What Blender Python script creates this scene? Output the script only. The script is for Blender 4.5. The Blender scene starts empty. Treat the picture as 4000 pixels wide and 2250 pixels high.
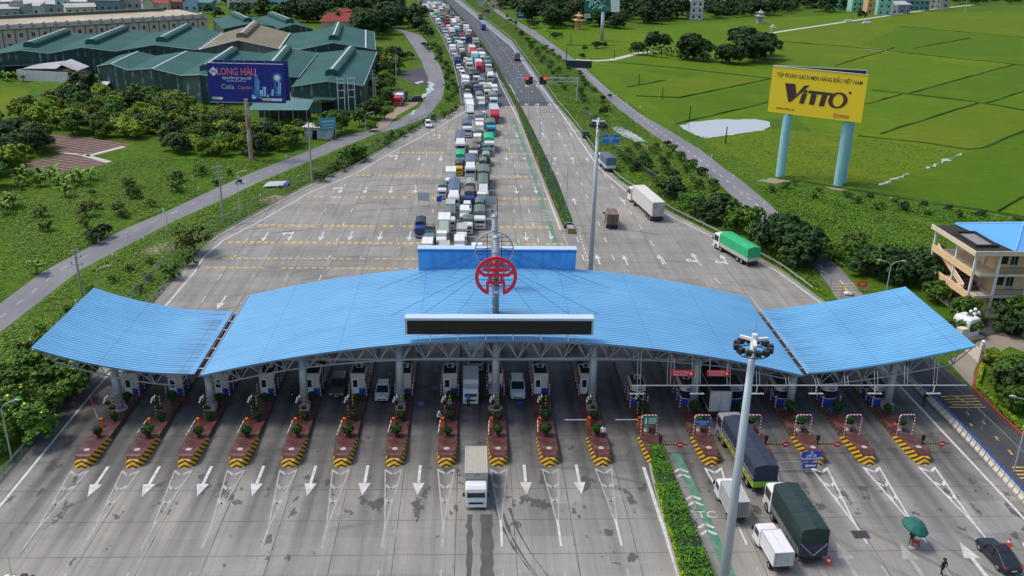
import bpy, bmesh, math, random
import numpy as np
from mathutils import Vector, Matrix
from mathutils.geometry import tessellate_polygon
D = bpy.data; SC = bpy.context.scene
COL = SC.collection
R_ = math.radians

# ------------------------------------------------------------------ camera
FPX, CAMH = 3600.0, 52.0                     # focal length for a 4000 px wide picture, height of the drone
def cam_axes(p, y, r):
    cp, sp = math.cos(p), math.sin(p)
    fw = np.array([math.sin(y)*cp, math.cos(y)*cp, -sp]); ri = np.array([math.cos(y), -math.sin(y), 0.0])
    dn = np.cross(fw, ri)
    return np.array([math.cos(r)*ri+math.sin(r)*dn, -math.sin(r)*ri+math.cos(r)*dn, fw])
CAX = cam_axes(R_(21.452), R_(2.606), R_(-1.176))
cam = D.cameras.new('camera'); cam.lens = FPX/4000*36; cam.sensor_width = 36
cam.clip_start = 1; cam.clip_end = 9000
co = D.objects.new('camera', cam); COL.objects.link(co)
mw = Matrix.Identity(4)
for i in range(3):
    mw[i][0] = CAX[0][i]; mw[i][1] = -CAX[1][i]; mw[i][2] = -CAX[2][i]
mw[2][3] = CAMH
co.matrix_world = mw; SC.camera = co

# ------------------------------------------------------------------ light
SUN_EL, SUN_AZ = 60.0, -76.0                 # azimuth from +Y, clockwise
w = D.worlds.new('World'); SC.world = w; w.use_nodes = True
nt = w.node_tree; nt.nodes.clear()
sky = nt.nodes.new('ShaderNodeTexSky'); sky.sky_type = 'NISHITA'; sky.sun_disc = False
sky.sun_elevation = R_(SUN_EL); sky.sun_rotation = R_(SUN_AZ % 360); sky.air_density = 1.0; sky.dust_density = 3.0; sky.ozone_density = 1.0
bg = nt.nodes.new('ShaderNodeBackground'); bg.inputs[1].default_value = 0.15
wo = nt.nodes.new('ShaderNodeOutputWorld')
nt.links.new(sky.outputs[0], bg.inputs[0]); nt.links.new(bg.outputs[0], wo.inputs[0])
sl = D.lights.new('sun', 'SUN'); sl.energy = 1.5; sl.angle = R_(14); sl.color = (1.0, 0.95, 0.88)
so = D.objects.new('sun', sl); COL.objects.link(so)
sd = Vector((math.sin(R_(SUN_AZ))*math.cos(R_(SUN_EL)), math.cos(R_(SUN_AZ))*math.cos(R_(SUN_EL)), math.sin(R_(SUN_EL))))
so.rotation_euler = sd.to_track_quat('Z', 'Y').to_euler(); so.location = (0, 0, 300)
SC.view_settings.view_transform = 'Standard'; SC.view_settings.look = 'None'
SC.view_settings.exposure = 0.30; SC.view_settings.gamma = 1.0
SC.cycles.max_bounces = 5; SC.cycles.diffuse_bounces = 3; SC.cycles.glossy_bounces = 2
SC.cycles.transparent_max_bounces = 6; SC.cycles.transmission_bounces = 2

# ------------------------------------------------------------------ survey: photo point -> place on the ground
def ray(x, y): return CAX.T @ np.array([(x/.644-2000)/FPX, (y/.644-1125)/FPX, 1.0])
def g(x, y, z=0.0):
    v = ray(x, y); v = v*(z-CAMH)/v[2]; return Vector((v[0], v[1], z))
def aty(x, y, Y):
    v = ray(x, y); v = v*Y/v[1]; return Vector((v[0], v[1], v[2]+CAMH))
def gl(pts, z=0.0): return [g(x, y, z) for x, y in pts]
RN = random.Random(7)

# ------------------------------------------------------------------ meshes
class MB:
    def __init__(s): s.v = []; s.f = []; s.m = []
    def add(s, vs, fs, mi=0):
        o = len(s.v); s.v += [tuple(v) for v in vs]
        for f in fs: s.f.append(tuple(i+o for i in f)); s.m.append(mi)
        return s
    def box(s, c, d, rz=0.0, mi=0, tilt=None):
        cx, cy, cz = c; hx, hy, hz = d[0]/2, d[1]/2, d[2]/2
        ca, sa = math.cos(rz), math.sin(rz); vs = []
        for z in (-hz, hz):
            for x, y in ((-hx, -hy), (hx, -hy), (hx, hy), (-hx, hy)):
                vs.append((cx+x*ca-y*sa, cy+x*sa+y*ca, cz+z))
        return s.add(vs, [(3, 2, 1, 0), (4, 5, 6, 7), (0, 1, 5, 4), (1, 2, 6, 5), (2, 3, 7, 6), (3, 0, 4, 7)], mi)
    def bb(s, x0, x1, y0, y1, z0, z1, mi=0): return s.box(((x0+x1)/2, (y0+y1)/2, (z0+z1)/2), (x1-x0, y1-y0, z1-z0), 0, mi)
    def tube(s, a, b, r, r2=None, n=8, mi=0, cap=True):
        a = Vector(a); b = Vector(b); r2 = r if r2 is None else r2
        d = (b-a).normalized(); u = d.orthogonal().normalized(); w_ = d.cross(u); vs = []
        for p, q in ((a, r), (b, r2)):
            for i in range(n):
                t = 2*math.pi*i/n; vs.append(p+u*(q*math.cos(t))+w_*(q*math.sin(t)))
        fs = [(i, (i+1) % n, n+(i+1) % n, n+i) for i in range(n)]
        if cap: fs += [tuple(range(n-1, -1, -1)), tuple(range(n, 2*n))]
        return s.add(vs, fs, mi)
    def path(s, pts, r, n=6, mi=0):
        for a, b in zip(pts[:-1], pts[1:]): s.tube(a, b, r, None, n, mi)
        return s
    def lathe(s, prof, c=(0, 0, 0), n=12, mi=0):
        vs = []; fs = []
        for r, z in prof:
            for i in range(n):
                t = 2*math.pi*i/n; vs.append((c[0]+r*math.cos(t), c[1]+r*math.sin(t), c[2]+z))
        for k in range(len(prof)-1):
            for i in range(n): fs.append((k*n+i, k*n+(i+1) % n, (k+1)*n+(i+1) % n, (k+1)*n+i))
        fs += [tuple(range(n-1, -1, -1)), tuple(range((len(prof)-1)*n, len(prof)*n))]
        return s.add(vs, fs, mi)
    def ball(s, c, r, n=10, mi=0, sz=1.0):
        k = max(4, n//2)
        return s.lathe([(max(.01*r, r*math.sin(math.pi*i/k)), -r*sz*math.cos(math.pi*i/k)) for i in range(k+1)], c, n, mi)
    def loft(s, secs, mi=0, closed=True, caps=True):
        n = len(secs[0]); vs = [p for q in secs for p in q]; fs = []
        for k in range(len(secs)-1):
            for i in range(n if closed else n-1): fs.append((k*n+i, k*n+(i+1) % n, (k+1)*n+(i+1) % n, (k+1)*n+i))
        if caps and closed: fs += [tuple(range(n-1, -1, -1)), tuple(range((len(secs)-1)*n, len(secs)*n))]
        return s.add(vs, fs, mi)
    def poly(s, pts, z=None, mi=0):
        p3 = [Vector((p[0], p[1], p[2] if z is None else z)) for p in pts]
        tr = tessellate_polygon([[Vector((p[0], p[1], 0)) for p in p3]])
        fs = []
        for t in tr:
            a, b, c = (p3[i] for i in t)
            fs.append(tuple(t) if (b-a).cross(c-a).z > 0 else tuple(reversed(t)))
        return s.add(p3, fs, mi)
    def prism(s, pts, z0, z1, mi=0):
        n = len(pts); s.poly(pts, z1, mi)
        vs = [(p[0], p[1], z0) for p in pts]+[(p[0], p[1], z1) for p in pts]
        return s.add(vs, [(i, (i+1) % n, n+(i+1) % n, n+i) for i in range(n)], mi)
    def slab(s, pts, o, ex, ey, ez, t, mi=0):
        """flat outline given in a plane (ex, ey) from o, with thickness t along ez"""
        o, ex, ey, ez = Vector(o), Vector(ex), Vector(ey), Vector(ez)
        tr = tessellate_polygon([[Vector((p[0], p[1], 0)) for p in pts]])
        A = [o+ex*p[0]+ey*p[1] for p in pts]; B = [p+ez*t for p in A]; n = len(pts)
        s.add(B, [tuple(q) for q in tr], mi); s.add(A, [tuple(q) for q in tr], mi)
        return s.add(A+B, [(i, (i+1) % n, n+(i+1) % n, n+i) for i in range(n)], mi)
    def strip(s, pts, wd, z, mi=0):
        P = [Vector((p[0], p[1], 0)) for p in pts]; L = []; Rr = []
        for i, p in enumerate(P):
            t = (P[min(i+1, len(P)-1)]-P[max(i-1, 0)]).normalized(); nrm = Vector((-t.y, t.x, 0))*wd/2
            L.append((p.x+nrm.x, p.y+nrm.y, z)); Rr.append((p.x-nrm.x, p.y-nrm.y, z))
        for i in range(len(P)-1): s.add([L[i], Rr[i], Rr[i+1], L[i+1]], [(0, 1, 2, 3)], mi)
        return s
    def mesh(s, name, mats):
        me = D.meshes.new(name); me.from_pydata(s.v, [], s.f)
        if not isinstance(mats, (list, tuple)): mats = [mats]
        for m_ in mats: me.materials.append(m_)
        if len(mats) > 1: me.polygons.foreach_set('material_index', s.m)
        me.update(); return me
    def build(s, name, mats, parent=None, smooth=False):
        me = s.mesh(name, mats)
        if smooth: me.polygons.foreach_set('use_smooth', [True]*len(me.polygons))
        return ob(name, me, parent)
def ob(name, me, parent=None, loc=None, rz=None):
    o = D.objects.new(name, me); COL.objects.link(o)
    if parent: o.parent = parent
    if loc is not None: o.location = loc
    if rz is not None: o.rotation_euler = (0, 0, rz)
    return o
def tag(o, label=None, cat=None, group=None, kind=None):
    if label: o['label'] = label
    if cat: o['category'] = cat
    if group: o['group'] = group
    if kind: o['kind'] = kind
    return o
def thing(name, label, cat, loc=(0, 0, 0), rz=0.0, group=None):
    o = D.objects.new(name, None); COL.objects.link(o); o.location = loc; o.rotation_euler = (0, 0, rz); o.empty_display_size = .3
    return tag(o, label, cat, group)
def dup(root, loc, rz=None, label=None, group=None, sc=None):
    r = root.copy(); COL.objects.link(r); r.location = loc
    if rz is not None: r.rotation_euler = (0, 0, rz)
    if label: r['label'] = label
    if group: r['group'] = group
    if sc: r.scale = sc if isinstance(sc, tuple) else (sc,)*3
    for ch in list(root.children):
        c = ch.copy(); COL.objects.link(c); c.parent = r
        for q in list(ch.children):
            d = q.copy(); COL.objects.link(d); d.parent = c
    return r
def struct(name, mb, m, parent=None):
    return tag(mb.build(name, m, parent), kind=None if parent else 'structure')
ORD = ['first', 'second', 'third', 'fourth', 'fifth', 'sixth', 'seventh', 'eighth', 'ninth', 'tenth', 'eleventh', 'twelfth', 'thirteenth', 'fourteenth', 'fifteenth', 'sixteenth', 'seventeenth', 'eighteenth', 'nineteenth', 'twentieth']
def nth(i):
    if i < 20: return ORD[i]
    t = ['twenty', 'thirty', 'forty', 'fifty', 'sixty', 'seventy', 'eighty', 'ninety'][(i+1)//10-2]
    u = (i+1) % 10
    return (t[:-1]+'ieth') if u == 0 else t+'-'+ORD[u-1]

# ------------------------------------------------------------------ materials
MATS = {}
class NT:
    """tiny node helper"""
    def __init__(s, name):
        s.m = D.materials.new(name); s.m.use_nodes = True; s.t = s.m.node_tree
        s.b = s.t.nodes['Principled BSDF']
        s.tc = s.t.nodes.new('ShaderNodeTexCoord')
    def n(s, k, **kw):
        d = s.t.nodes.new(k)
        for a, b in kw.items(): setattr(d, a, b)
        return d
    def l(s, a, b): s.t.links.new(a, b)
    def coord(s, scale=(1, 1, 1), rz=0.0, world=False):
        mp = s.n('ShaderNodeMapping'); mp.inputs['Scale'].default_value = scale; mp.inputs['Rotation'].default_value = (0, 0, rz)
        if world: s.l(s.n('ShaderNodeNewGeometry').outputs['Position'], mp.inputs[0])
        else: s.l(s.tc.outputs['Object'], mp.inputs[0])
        return mp.outputs[0]
    def noise(s, vec, scale, detail=4, rough=.55):
        d = s.n('ShaderNodeTexNoise'); d.inputs['Scale'].default_value = scale; d.inputs['Detail'].default_value = detail; d.inputs['Roughness'].default_value = rough
        s.l(vec, d.inputs['Vector']); return d.outputs[0]
    def ramp(s, fac, stops):
        d = s.n('ShaderNodeValToRGB'); e = d.color_ramp.elements
        while len(e) < len(stops): e.new(.5)
        for i, (p, c) in enumerate(stops):
            e[i].position = p; e[i].color = (c, c, c, 1) if isinstance(c, (int, float)) else (*c, 1)
        s.l(fac, d.inputs[0]); return d.outputs[0]
    def mix(s, fac, a, b, mode='MIX'):
        d = s.n('ShaderNodeMix', data_type='RGBA', blend_type=mode)
        for val, k in ((fac, 0), (a, 6), (b, 7)):
            if isinstance(val, (int, float)): d.inputs[k].default_value = val if k == 0 else (val, val, val, 1)
            elif isinstance(val, tuple): d.inputs[k].default_value = (*val, 1)
            else: s.l(val, d.inputs[k])
        return d.outputs[2]
    def math(s, op, a, b=0.0):
        d = s.n('ShaderNodeMath', operation=op)
        for i, val in enumerate((a, b)):
            if isinstance(val, (int, float)): d.inputs[i].default_value = val
            else: s.l(val, d.inputs[i])
        return d.outputs[0]
    def sep(s, vec):
        d = s.n('ShaderNodeSeparateXYZ'); s.l(vec, d.inputs[0]); return d.outputs
    def bump(s, h, strength=.3, dist=.05):
        d = s.n('ShaderNodeBump'); d.inputs['Strength'].default_value = strength; d.inputs['Distance'].default_value = dist
        s.l(h, d.inputs['Height']); s.l(d.outputs[0], s.b.inputs['Normal'])
    def out(s, col, rough=.7, metal=0.0, spec=.5):
        if isinstance(col, tuple): s.b.inputs['Base Color'].default_value = (*col, 1)
        else: s.l(col, s.b.inputs['Base Color'])
        if isinstance(rough, (int, float)): s.b.inputs['Roughness'].default_value = rough
        else: s.l(rough, s.b.inputs['Roughness'])
        s.b.inputs['Metallic'].default_value = metal; s.b.inputs['Specular IOR Level'].default_value = spec
        return s.m
def mat(name, c, rough=.6, metal=0.0, var=.18, scale=1.5, dirt=0.0, spec=.5):
    """paint or solid stuff with mottling and, if asked, patchy grime"""
    if name in MATS: return MATS[name]
    t = NT(name); v = t.coord()
    f = t.noise(v, scale, 5)
    col = t.mix(f, tuple(min(1, q*(1-var)) for q in c), tuple(min(1, q*(1+var)) for q in c))
    if dirt:
        d = t.ramp(t.noise(t.coord((1, 1, .35)), scale*1.7, 6, .65), [(.5, 0.0), (.72, 1.0)])
        col = t.mix(t.math('MULTIPLY', d, dirt), col, (.10, .085, .065))
    MATS[name] = t.out(col, rough, metal, spec); return MATS[name]
def glow(name, c, e):
    if name in MATS: return MATS[name]
    t = NT(name); t.b.inputs['Emission Color'].default_value = (*c, 1); t.b.inputs['Emission Strength'].default_value = e
    MATS[name] = t.out(c, .4); return MATS[name]
def stripes(name, c1, c2, axis, period, duty=.5, diag=(0, 0, 0), rough=.6, dirt=.25):
    """two painted colours in bands along axis (object space); diag adds |x|, y, z slopes"""
    if name in MATS: return MATS[name]
    t = NT(name); x, y, z = t.sep(t.coord())
    s_ = [x, y, z][axis] if axis is not None else None
    if axis is None:
        s_ = t.math('ADD', t.math('ADD', t.math('MULTIPLY', t.math('ABSOLUTE', x), diag[0]), t.math('MULTIPLY', y, diag[1])), t.math('MULTIPLY', z, diag[2]))
    fr = t.math('FRACT', t.math('DIVIDE', s_, period))
    col = t.mix(t.math('GREATER_THAN', fr, duty), c1, c2)
    d = t.ramp(t.noise(t.coord(), 3.0, 6), [(.5, 0.0), (.75, 1.0)])
    col = t.mix(t.math('MULTIPLY', d, dirt), col, (.08, .07, .05))
    MATS[name] = t.out(col, rough); return MATS[name]
def text_obj(name, body, size, m, parent, loc, rot, extr=.01, align='CENTER', shear=0.0, xs=1.0, bold=0.0):
    cu = D.curves.new(name, 'FONT'); cu.body = body; cu.size = size; cu.extrude = extr; cu.align_x = align; cu.align_y = 'CENTER'; cu.shear = shear; cu.offset = bold
    cu.resolution_u = 3
    tmp = D.objects.new(name+'_tmp', cu); COL.objects.link(tmp)
    dg = bpy.context.evaluated_depsgraph_get()
    me = D.meshes.new_from_object(tmp.evaluated_get(dg)); D.objects.remove(tmp); D.curves.remove(cu)
    me.materials.clear(); me.materials.append(m); me.name = name
    o = ob(name, me, parent); o.location = loc; o.rotation_euler = rot; o.scale = (xs, 1, 1)
    return o
STEEL = mat('galvanised_steel', (.42, .45, .47), .45, .4, .12, 2)
WHITE = mat('white_paint', (.78, .78, .76), .45, 0, .05, 1, .12)
BLACK = mat('black_paint', (.02, .02, .022), .4, 0, .2)
RUBBER = mat('rubber', (.018, .018, .018), .85, 0, .2)
GLASS = mat('dark_glass', (.02, .03, .035), .08, 0, .2, .8)
CONC = mat('concrete_grey', (.36, .35, .33), .85, 0, .2, 1.2, .3)
REDP = mat('red_paint', (.55, .02, .03), .4, 0, .1)
BLUEP = mat('blue_paint', (.02, .09, .42), .45, 0, .1)
ORANGE = mat('orange_paint', (.85, .16, .015), .45, 0, .06)
YEL = mat('yellow_paint', (.75, .45, .02), .5, 0, .1)
REDWHITE = stripes('red_white_bands', (.6, .02, .03), (.78, .78, .76), 2, .4)
BLKYEL = stripes('black_yellow_bands', (.02, .02, .02), (.7, .45, .02), 2, .42)
# ================================================================== the setting: ground, roads, fields, water
def mat_meadow(name, c1, c2, c3, s1=.045, s2=.5, bump=.6, rows=0):
    t = NT(name); v = t.coord(world=True)
    a = t.noise(v, s1, 5, .6); b = t.noise(v, s2, 6, .7); c = t.noise(v, 3.0, 3, .7)
    col = t.mix(t.ramp(a, [(.35, 0.0), (.65, 1.0)]), c1, c2)
    col = t.mix(t.ramp(b, [(.42, 0.0), (.68, 1.0)]), col, c3)
    col = t.mix(t.ramp(c, [(.35, 0.0), (.7, .45)]), col, tuple(q*.45 for q in c1))
    if rows:
        r1 = t.noise(t.coord((.14, 1.3, 1), R_(rows), world=True), .9, 5, .65); col = t.mix(t.ramp(r1, [(.42, 0.0), (.66, .55)]), col, tuple(q*.55 for q in c1))
        r2 = t.noise(v, .03, 5, .65); col = t.mix(t.ramp(r2, [(.5, 0.0), (.7, .5)]), col, (c2[0]*1.25, c2[1]*.95, c2[2]))
    t.bump(t.math('ADD', b, c), bump, .35)
    MATS[name] = t.out(col, .95, 0, .15); return MATS[name]
MEADOW = mat_meadow('meadow', (.070, .150, .008), (.115, .200, .010), (.040, .090, .010))
RICE = [mat_meadow('rice_a', (.095, .190, .003), (.125, .210, .004), (.080, .160, .003), .012, .4, .4, -16),
        mat_meadow('rice_b', (.078, .170, .003), (.100, .180, .004), (.066, .145, .003), .02, .4, .4, -16),
        mat_meadow('rice_c', (.115, .190, .004), (.140, .195, .006), (.090, .160, .004), .02, .4, .4, -16)]
DIKE = mat_meadow('dike_grass', (.034, .080, .008), (.055, .110, .008), (.026, .06, .008), .2, 1.2, .6)
def mat_soil():
    t = NT('ploughed_soil'); v = t.coord((1, 1, 1), R_(-62), world=True)
    x, y, z = t.sep(v)
    rows = t.math('SINE', t.math('MULTIPLY', x, 3.6)); n = t.noise(v, .6, 6, .7)
    f = t.math('ADD', t.math('MULTIPLY', rows, .25), n)
    col = t.mix(t.ramp(f, [(.3, 0.0), (.75, 1.0)]), (.12, .078, .062), (.24, .17, .145))
    t.bump(f, .6, .2); return t.out(col, .95, 0, .1)
SOIL = mat_soil()
DIRT = mat('bare_dirt', (.30, .23, .17), .95, 0, .3, .25, .2)
PATHM = mat('pale_path', (.50, .47, .42), .9, 0, .2, .3, .2)
def mat_water():
    t = NT('pond_water'); v = t.coord(world=True)
    n = t.noise(v, .25, 4)
    t.bump(n, .05, .05)
    return t.out((.42, .43, .43), .1, 0, .6)  # pale base colour paints in the white reflection of the sky
WATER = mat_water()
def mat_concrete():
    """plaza slabs: cast joints, tyre-blackened lanes, oil, wet patches"""
    t = NT('plaza_concrete'); v = t.coord(world=True); x, y, z = t.sep(v)
    lx = t.math('DIVIDE', t.math('ADD', x, 39.6), 5.42)
    ly = t.math('DIVIDE', t.math('ADD', y, 1.3), 5.1)
    # a tint of its own for each slab
    cb = t.n('ShaderNodeCombineXYZ'); t.l(t.math('FLOOR', lx), cb.inputs[0]); t.l(t.math('FLOOR', ly), cb.inputs[1])
    wn = t.n('ShaderNodeTexWhiteNoise', noise_dimensions='2D'); t.l(cb.outputs[0], wn.inputs['Vector'])
    base = t.mix(wn.outputs['Value'], (.215, .212, .198), (.315, .307, .285))
    n1 = t.noise(v, .05, 6, .65)
    base = t.mix(t.ramp(n1, [(.35, 0.0), (.65, .7)]), base, (.35, .325, .275))
    n2 = t.noise(t.coord((1.0, .18, 1), world=True), .55, 6, .7)
    base = t.mix(t.ramp(n2, [(.45, 0.0), (.75, .55)]), base, (.165, .163, .155))
    n2b = t.noise(t.coord((.12, 1.1, 1), world=True), .9, 5, .7)
    base = t.mix(t.ramp(n2b, [(.55, 0.0), (.8, .5)]), base, (.40, .39, .37))
    # rubber laid down by wheels: two bands in each lane, strongest round the booths
    fx = t.math('FRACT', lx)
    c0 = t.math('ABSOLUTE', t.math('SUBTRACT', fx, .56))
    band = t.ramp(c0, [(.03, .55), (.10, 1.0), (.2, .75), (.31, 0.0)])
    zone = t.math('MULTIPLY', t.ramp(t.math('DIVIDE', y, 300), [(.215, .05), (.262, .75), (.325, 1.0), (.36, .3), (.52, .06)]), band)
    n3 = t.noise(t.coord((1.3, .1, 1), world=True), .6, 5, .6)
    zone = t.math('MULTIPLY', zone, t.ramp(n3, [(.28, .35), (.62, 1.0)]))
    base = t.mix(zone, base, (.058, .058, .06))
    z2 = t.math('MULTIPLY', t.ramp(t.math('DIVIDE', y, 300), [(.255, 0.0), (.282, .8), (.32, .8), (.34, .1), (.6, 0.0)]), t.ramp(t.noise(v, .5, 5, .65), [(.3, .55), (.7, 1.0)]))  # whole strip from the noses to past the booths darkened, mottled by noise
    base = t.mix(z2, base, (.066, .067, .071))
    n6 = t.noise(t.coord((1.9, .016, 1), world=True), 1.0, 5, .65)
    trk = t.ramp(n6, [(.52, 0.0), (.60, .75), (.66, .25), (.72, .8), (.8, 0.0)])
    base = t.mix(t.math('MULTIPLY', trk, .26), base, (.085, .083, .08))
    wvx = t.n('ShaderNodeTexWave', wave_type='RINGS', rings_direction='Z'); wvx.inputs['Scale'].default_value = .22; wvx.inputs['Distortion'].default_value = 3.0; wvx.inputs['Detail'].default_value = 1.0; t.l(t.coord((.5, .32, 1), .3, world=True), wvx.inputs['Vector'])
    arc = t.math('MULTIPLY', t.ramp(wvx.outputs['Fac'], [(.93, 0.0), (.97, 1.0)]), t.ramp(t.noise(v, .07, 3), [(.52, 0.0), (.62, .5)]))
    base = t.mix(arc, base, (.10, .098, .095))
    # joints
    jx = t.math('LESS_THAN', t.math('ABSOLUTE', t.math('SUBTRACT', fx, .03)), .0085)
    jy = t.math('LESS_THAN', t.math('ABSOLUTE', t.math('SUBTRACT', t.math('FRACT', ly), .5)), .009)
    jj = t.math('MULTIPLY', t.math('MAXIMUM', jx, jy), t.ramp(t.noise(v, .4, 3), [(.3, .25), (.6, .8)]))
    base = t.mix(jj, base, (.07, .065, .06))
    # wet patches and drips
    n4 = t.noise(t.coord((1.0, .55, 1), R_(20), world=True), .55, 6, .62); wz = t.ramp(t.math('DIVIDE', y, 300), [(.18, .35), (.25, 1.0), (.32, .9), (.45, .3), (.6, .05)])
    wet = t.math('MULTIPLY', t.ramp(n4, [(.585, 0.0), (.60, 1.0)]), t.math('GREATER_THAN', t.math('MULTIPLY', wz, t.noise(v, .13, 3)), .44))
    n5 = t.noise(v, 1.6, 2, .5)
    wet = t.math('MAXIMUM', wet, t.ramp(n5, [(.735, 0.0), (.75, .75)]))
    base = t.mix(t.math('MULTIPLY', wet, .8), base, (.075, .07, .062))
    t.bump(t.noise(v, 6, 3), .12, .02)
    rg = t.mix(wet, .9, .45)
    return t.out(base, rg, 0, .12)
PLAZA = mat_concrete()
def mat_asphalt(name, c, c2, sc=.06):
    t = NT(name); v = t.coord(world=True)
    a = t.noise(v, sc, 6, .6); b = t.noise(t.coord((1.2, .12, 1), world=True), .5, 4)
    col = t.mix(t.ramp(a, [(.35, 0.0), (.68, 1.0)]), c, c2)
    col = t.mix(t.ramp(b, [(.5, 0.0), (.75, .45)]), col, tuple(q*.6 for q in c))
    t.bump(t.noise(v, 9, 3), .1, .02)
    return t.out(col, .8, 0, .3)
ASPH = mat_asphalt('highway_asphalt', (.075, .085, .092), (.10, .11, .118))
SHOULD = mat_asphalt('shoulder_grey', (.19, .195, .21), (.27, .275, .29))
ROADM = mat_asphalt('service_road_grey', (.175, .175, .19), (.23, .225, .235))
ROADD = mat_asphalt('lane_dark_asphalt', (.055, .055, .06), (.08, .08, .085))

b = MB(); b.bb(-3500, 3500, -300, 6500, -3, 0); struct('ground', b, MEADOW)

def area(name, pts, m, z, world=False):
    b = MB(); p = pts if world else [(q.x, q.y) for q in gl(pts)]
    if name in ('pond', 'puddle', 'meadow_patch', 'bare_earth'):
        f = []; k = 7; am = .035 if name != 'puddle' else .06
        for i in range(len(p)):
            a, c = Vector(p[i-1]), Vector(p[i]); L = (c-a).length
            for j in range(k): q = a.lerp(c, j/k); f.append((q.x+RN.uniform(-am, am)*min(L, 14), q.y+RN.uniform(-am, am)*min(L, 14)*1.6))
        p = f
    b.poly([(q[0], q[1]) for q in p], z); return struct(name, b, m)
# plaza and carriageways
LEFTB = [(-47, 30), (-47, 128), (-46.6, 141), (-45.8, 153)]+[(q.x-1.2, q.y+.8) for q in gl([(562, 594), (644, 548), (784, 470), (894, 426), (994, 367), (1060, 325), (1120, 297), (1163, 268)])]
RIGHTB = [(q.x, q.y) for q in gl([(1405, 267), (1425, 290), (1458, 330), (1512, 408), (1555, 452), (1600, 482), (1690, 535), (1805, 592), (1960, 675), (2080, 762)])]+[(54.8, 126), (55.2, 90), (55.4, 30)]
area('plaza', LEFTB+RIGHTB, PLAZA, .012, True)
HL = [(1040, -32), (1053, 0), (1114, 95), (1142, 162), (1157, 225), (1162, 268)]; HR = [(1405, 267), (1330, 160), (1290, 104), (1158, 0), (1118, -32)]
area('highway', HL+HR, ASPH, .010)
area('highway_shoulder', [(1403, 267), (1328, 160), (1288, 104), (1157, 0), (1119, -32), (1112, -32), (1145, 0), (1286, 118), (1321, 171), (1384, 267)], SHOULD, .014)
area('left_service_road', [(-200, 930), (0, 764), (107, 684), (200, 634.5), (317.5, 574.5), (425, 529.5), (525, 482), (644, 430), (784, 377), (861, 342), (919, 331), (1000, 303), (1054, 270), (1080, 235), (1076, 195), (1061, 155), (1044, 125), (1014, 81), (960, 66), (960, 60), (1014, 76), (1056.5, 87.5), (1076.5, 107.5), (1111.5, 175), (1120, 212), (1111, 250), (1074, 295), (1004, 322), (944, 337), (864, 369.5), (751.5, 417), (644, 461), (577.5, 494.5), (512.5, 523), (442.5, 554), (362.5, 595), (287.5, 634), (202, 679), (0, 836), (-200, 1020)], ROADM, .010)
area('concrete_lane', [(985, -2), (1001, 2), (1014, 20), (1012, 42), (1004, 42), (992, 30), (990, 12)], PATHM, .011)
area('right_service_road', [(1200, -22), (1221, 0), (1240, 22), (1252, 38), (1288, 57.5), (1340, 92), (1408, 140), (1448, 172.5), (1513, 232.5), (1550.5, 270), (1633, 331), (1663, 352), (1723, 396), (1788, 442), (1833, 484.5), (1875.5, 522), (1932, 570), (2057, 680), (2082, 715), (2100, 745), (2180, 825), (2292, 936), (2388, 1030), (2576, 1233), (2700, 1370),
    (2700, 1225), (2576, 1100), (2505, 1032), (2447, 979), (2290, 860), (2165, 735), (2112, 672), (1979, 556), (1932, 510), (1863, 452), (1825.5, 427), (1763, 377), (1688, 331), (1613, 288), (1538, 232.5), (1473, 172.5), (1443, 147.5), (1345.5, 77.5), (1288, 47), (1258, 28), (1236, 10), (1225, 0), (1206, -22)], ROADM, .010)
area('forecourt_road', [(2384, 909), (2440, 878), (2470, 850), (2520, 838), (2576, 850), (2700, 890), (2700, 950), (2576, 885), (2540, 872), (2500, 892), (2462, 905), (2449, 940), (2448, 978)], mat_asphalt('forecourt_tan', (.26, .21, .16), (.34, .29, .23)), .014)
area('forecourt_asphalt', [(2398, 812), (2440, 792), (2480, 806), (2576, 806), (2700, 830), (2700, 888), (2576, 850), (2520, 838), (2470, 850), (2440, 876), (2405, 856)], ROADD, .018)
area('service_lane', [(2230, 878), (2292, 936), (2388, 1030), (2576, 1233), (2700, 1370), (2700, 1225), (2576, 1100), (2505, 1032), (2447, 979), (2330, 893)], ROADD, .015)
area('dirt_yard', [(930, 330), (960, 300), (1010, 262), (1055, 250), (1050, 262), (1000, 290), (970, 320)], DIRT, .012)
area('roadside_yard', [(1010, 182), (1060, 168), (1078, 195), (1075, 215), (1040, 212), (1008, 195)], ROADD, .013)
# puddles, ponds
for nm, pts in (('pond', [(1710, 317), (1740, 307), (1800, 301), (1900, 300), (1935, 306), (1940, 318), (1920, 327), (1850, 338), (1775, 348), (1750, 340)]),
                ('pond', [(1538, 320), (1556, 317), (1578, 326), (1600, 340), (1625, 356), (1600, 356), (1575, 346), (1550, 333)]),
                ('puddle', [(1042, 252), (1062, 240), (1078, 226), (1076, 206), (1094, 208), (1092, 224), (1074, 243), (1052, 256)]),
                ('puddle', [(1032, 287), (1040, 277), (1046, 279), (1040, 290)]),
                ('puddle', [(1042, 208), (1062, 203), (1066, 206), (1050, 211)]),
                ('puddle', [(2208, 465), (2240, 450.5), (2282, 436.5), (2287, 437.5), (2248, 453), (2214, 466.5)]),
                ('puddle', [(2328, 423), (2357, 408.5), (2419, 384.5), (2422, 386), (2366, 409.5), (2333, 424)])):
    area(nm, pts, WATER, .03)
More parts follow.
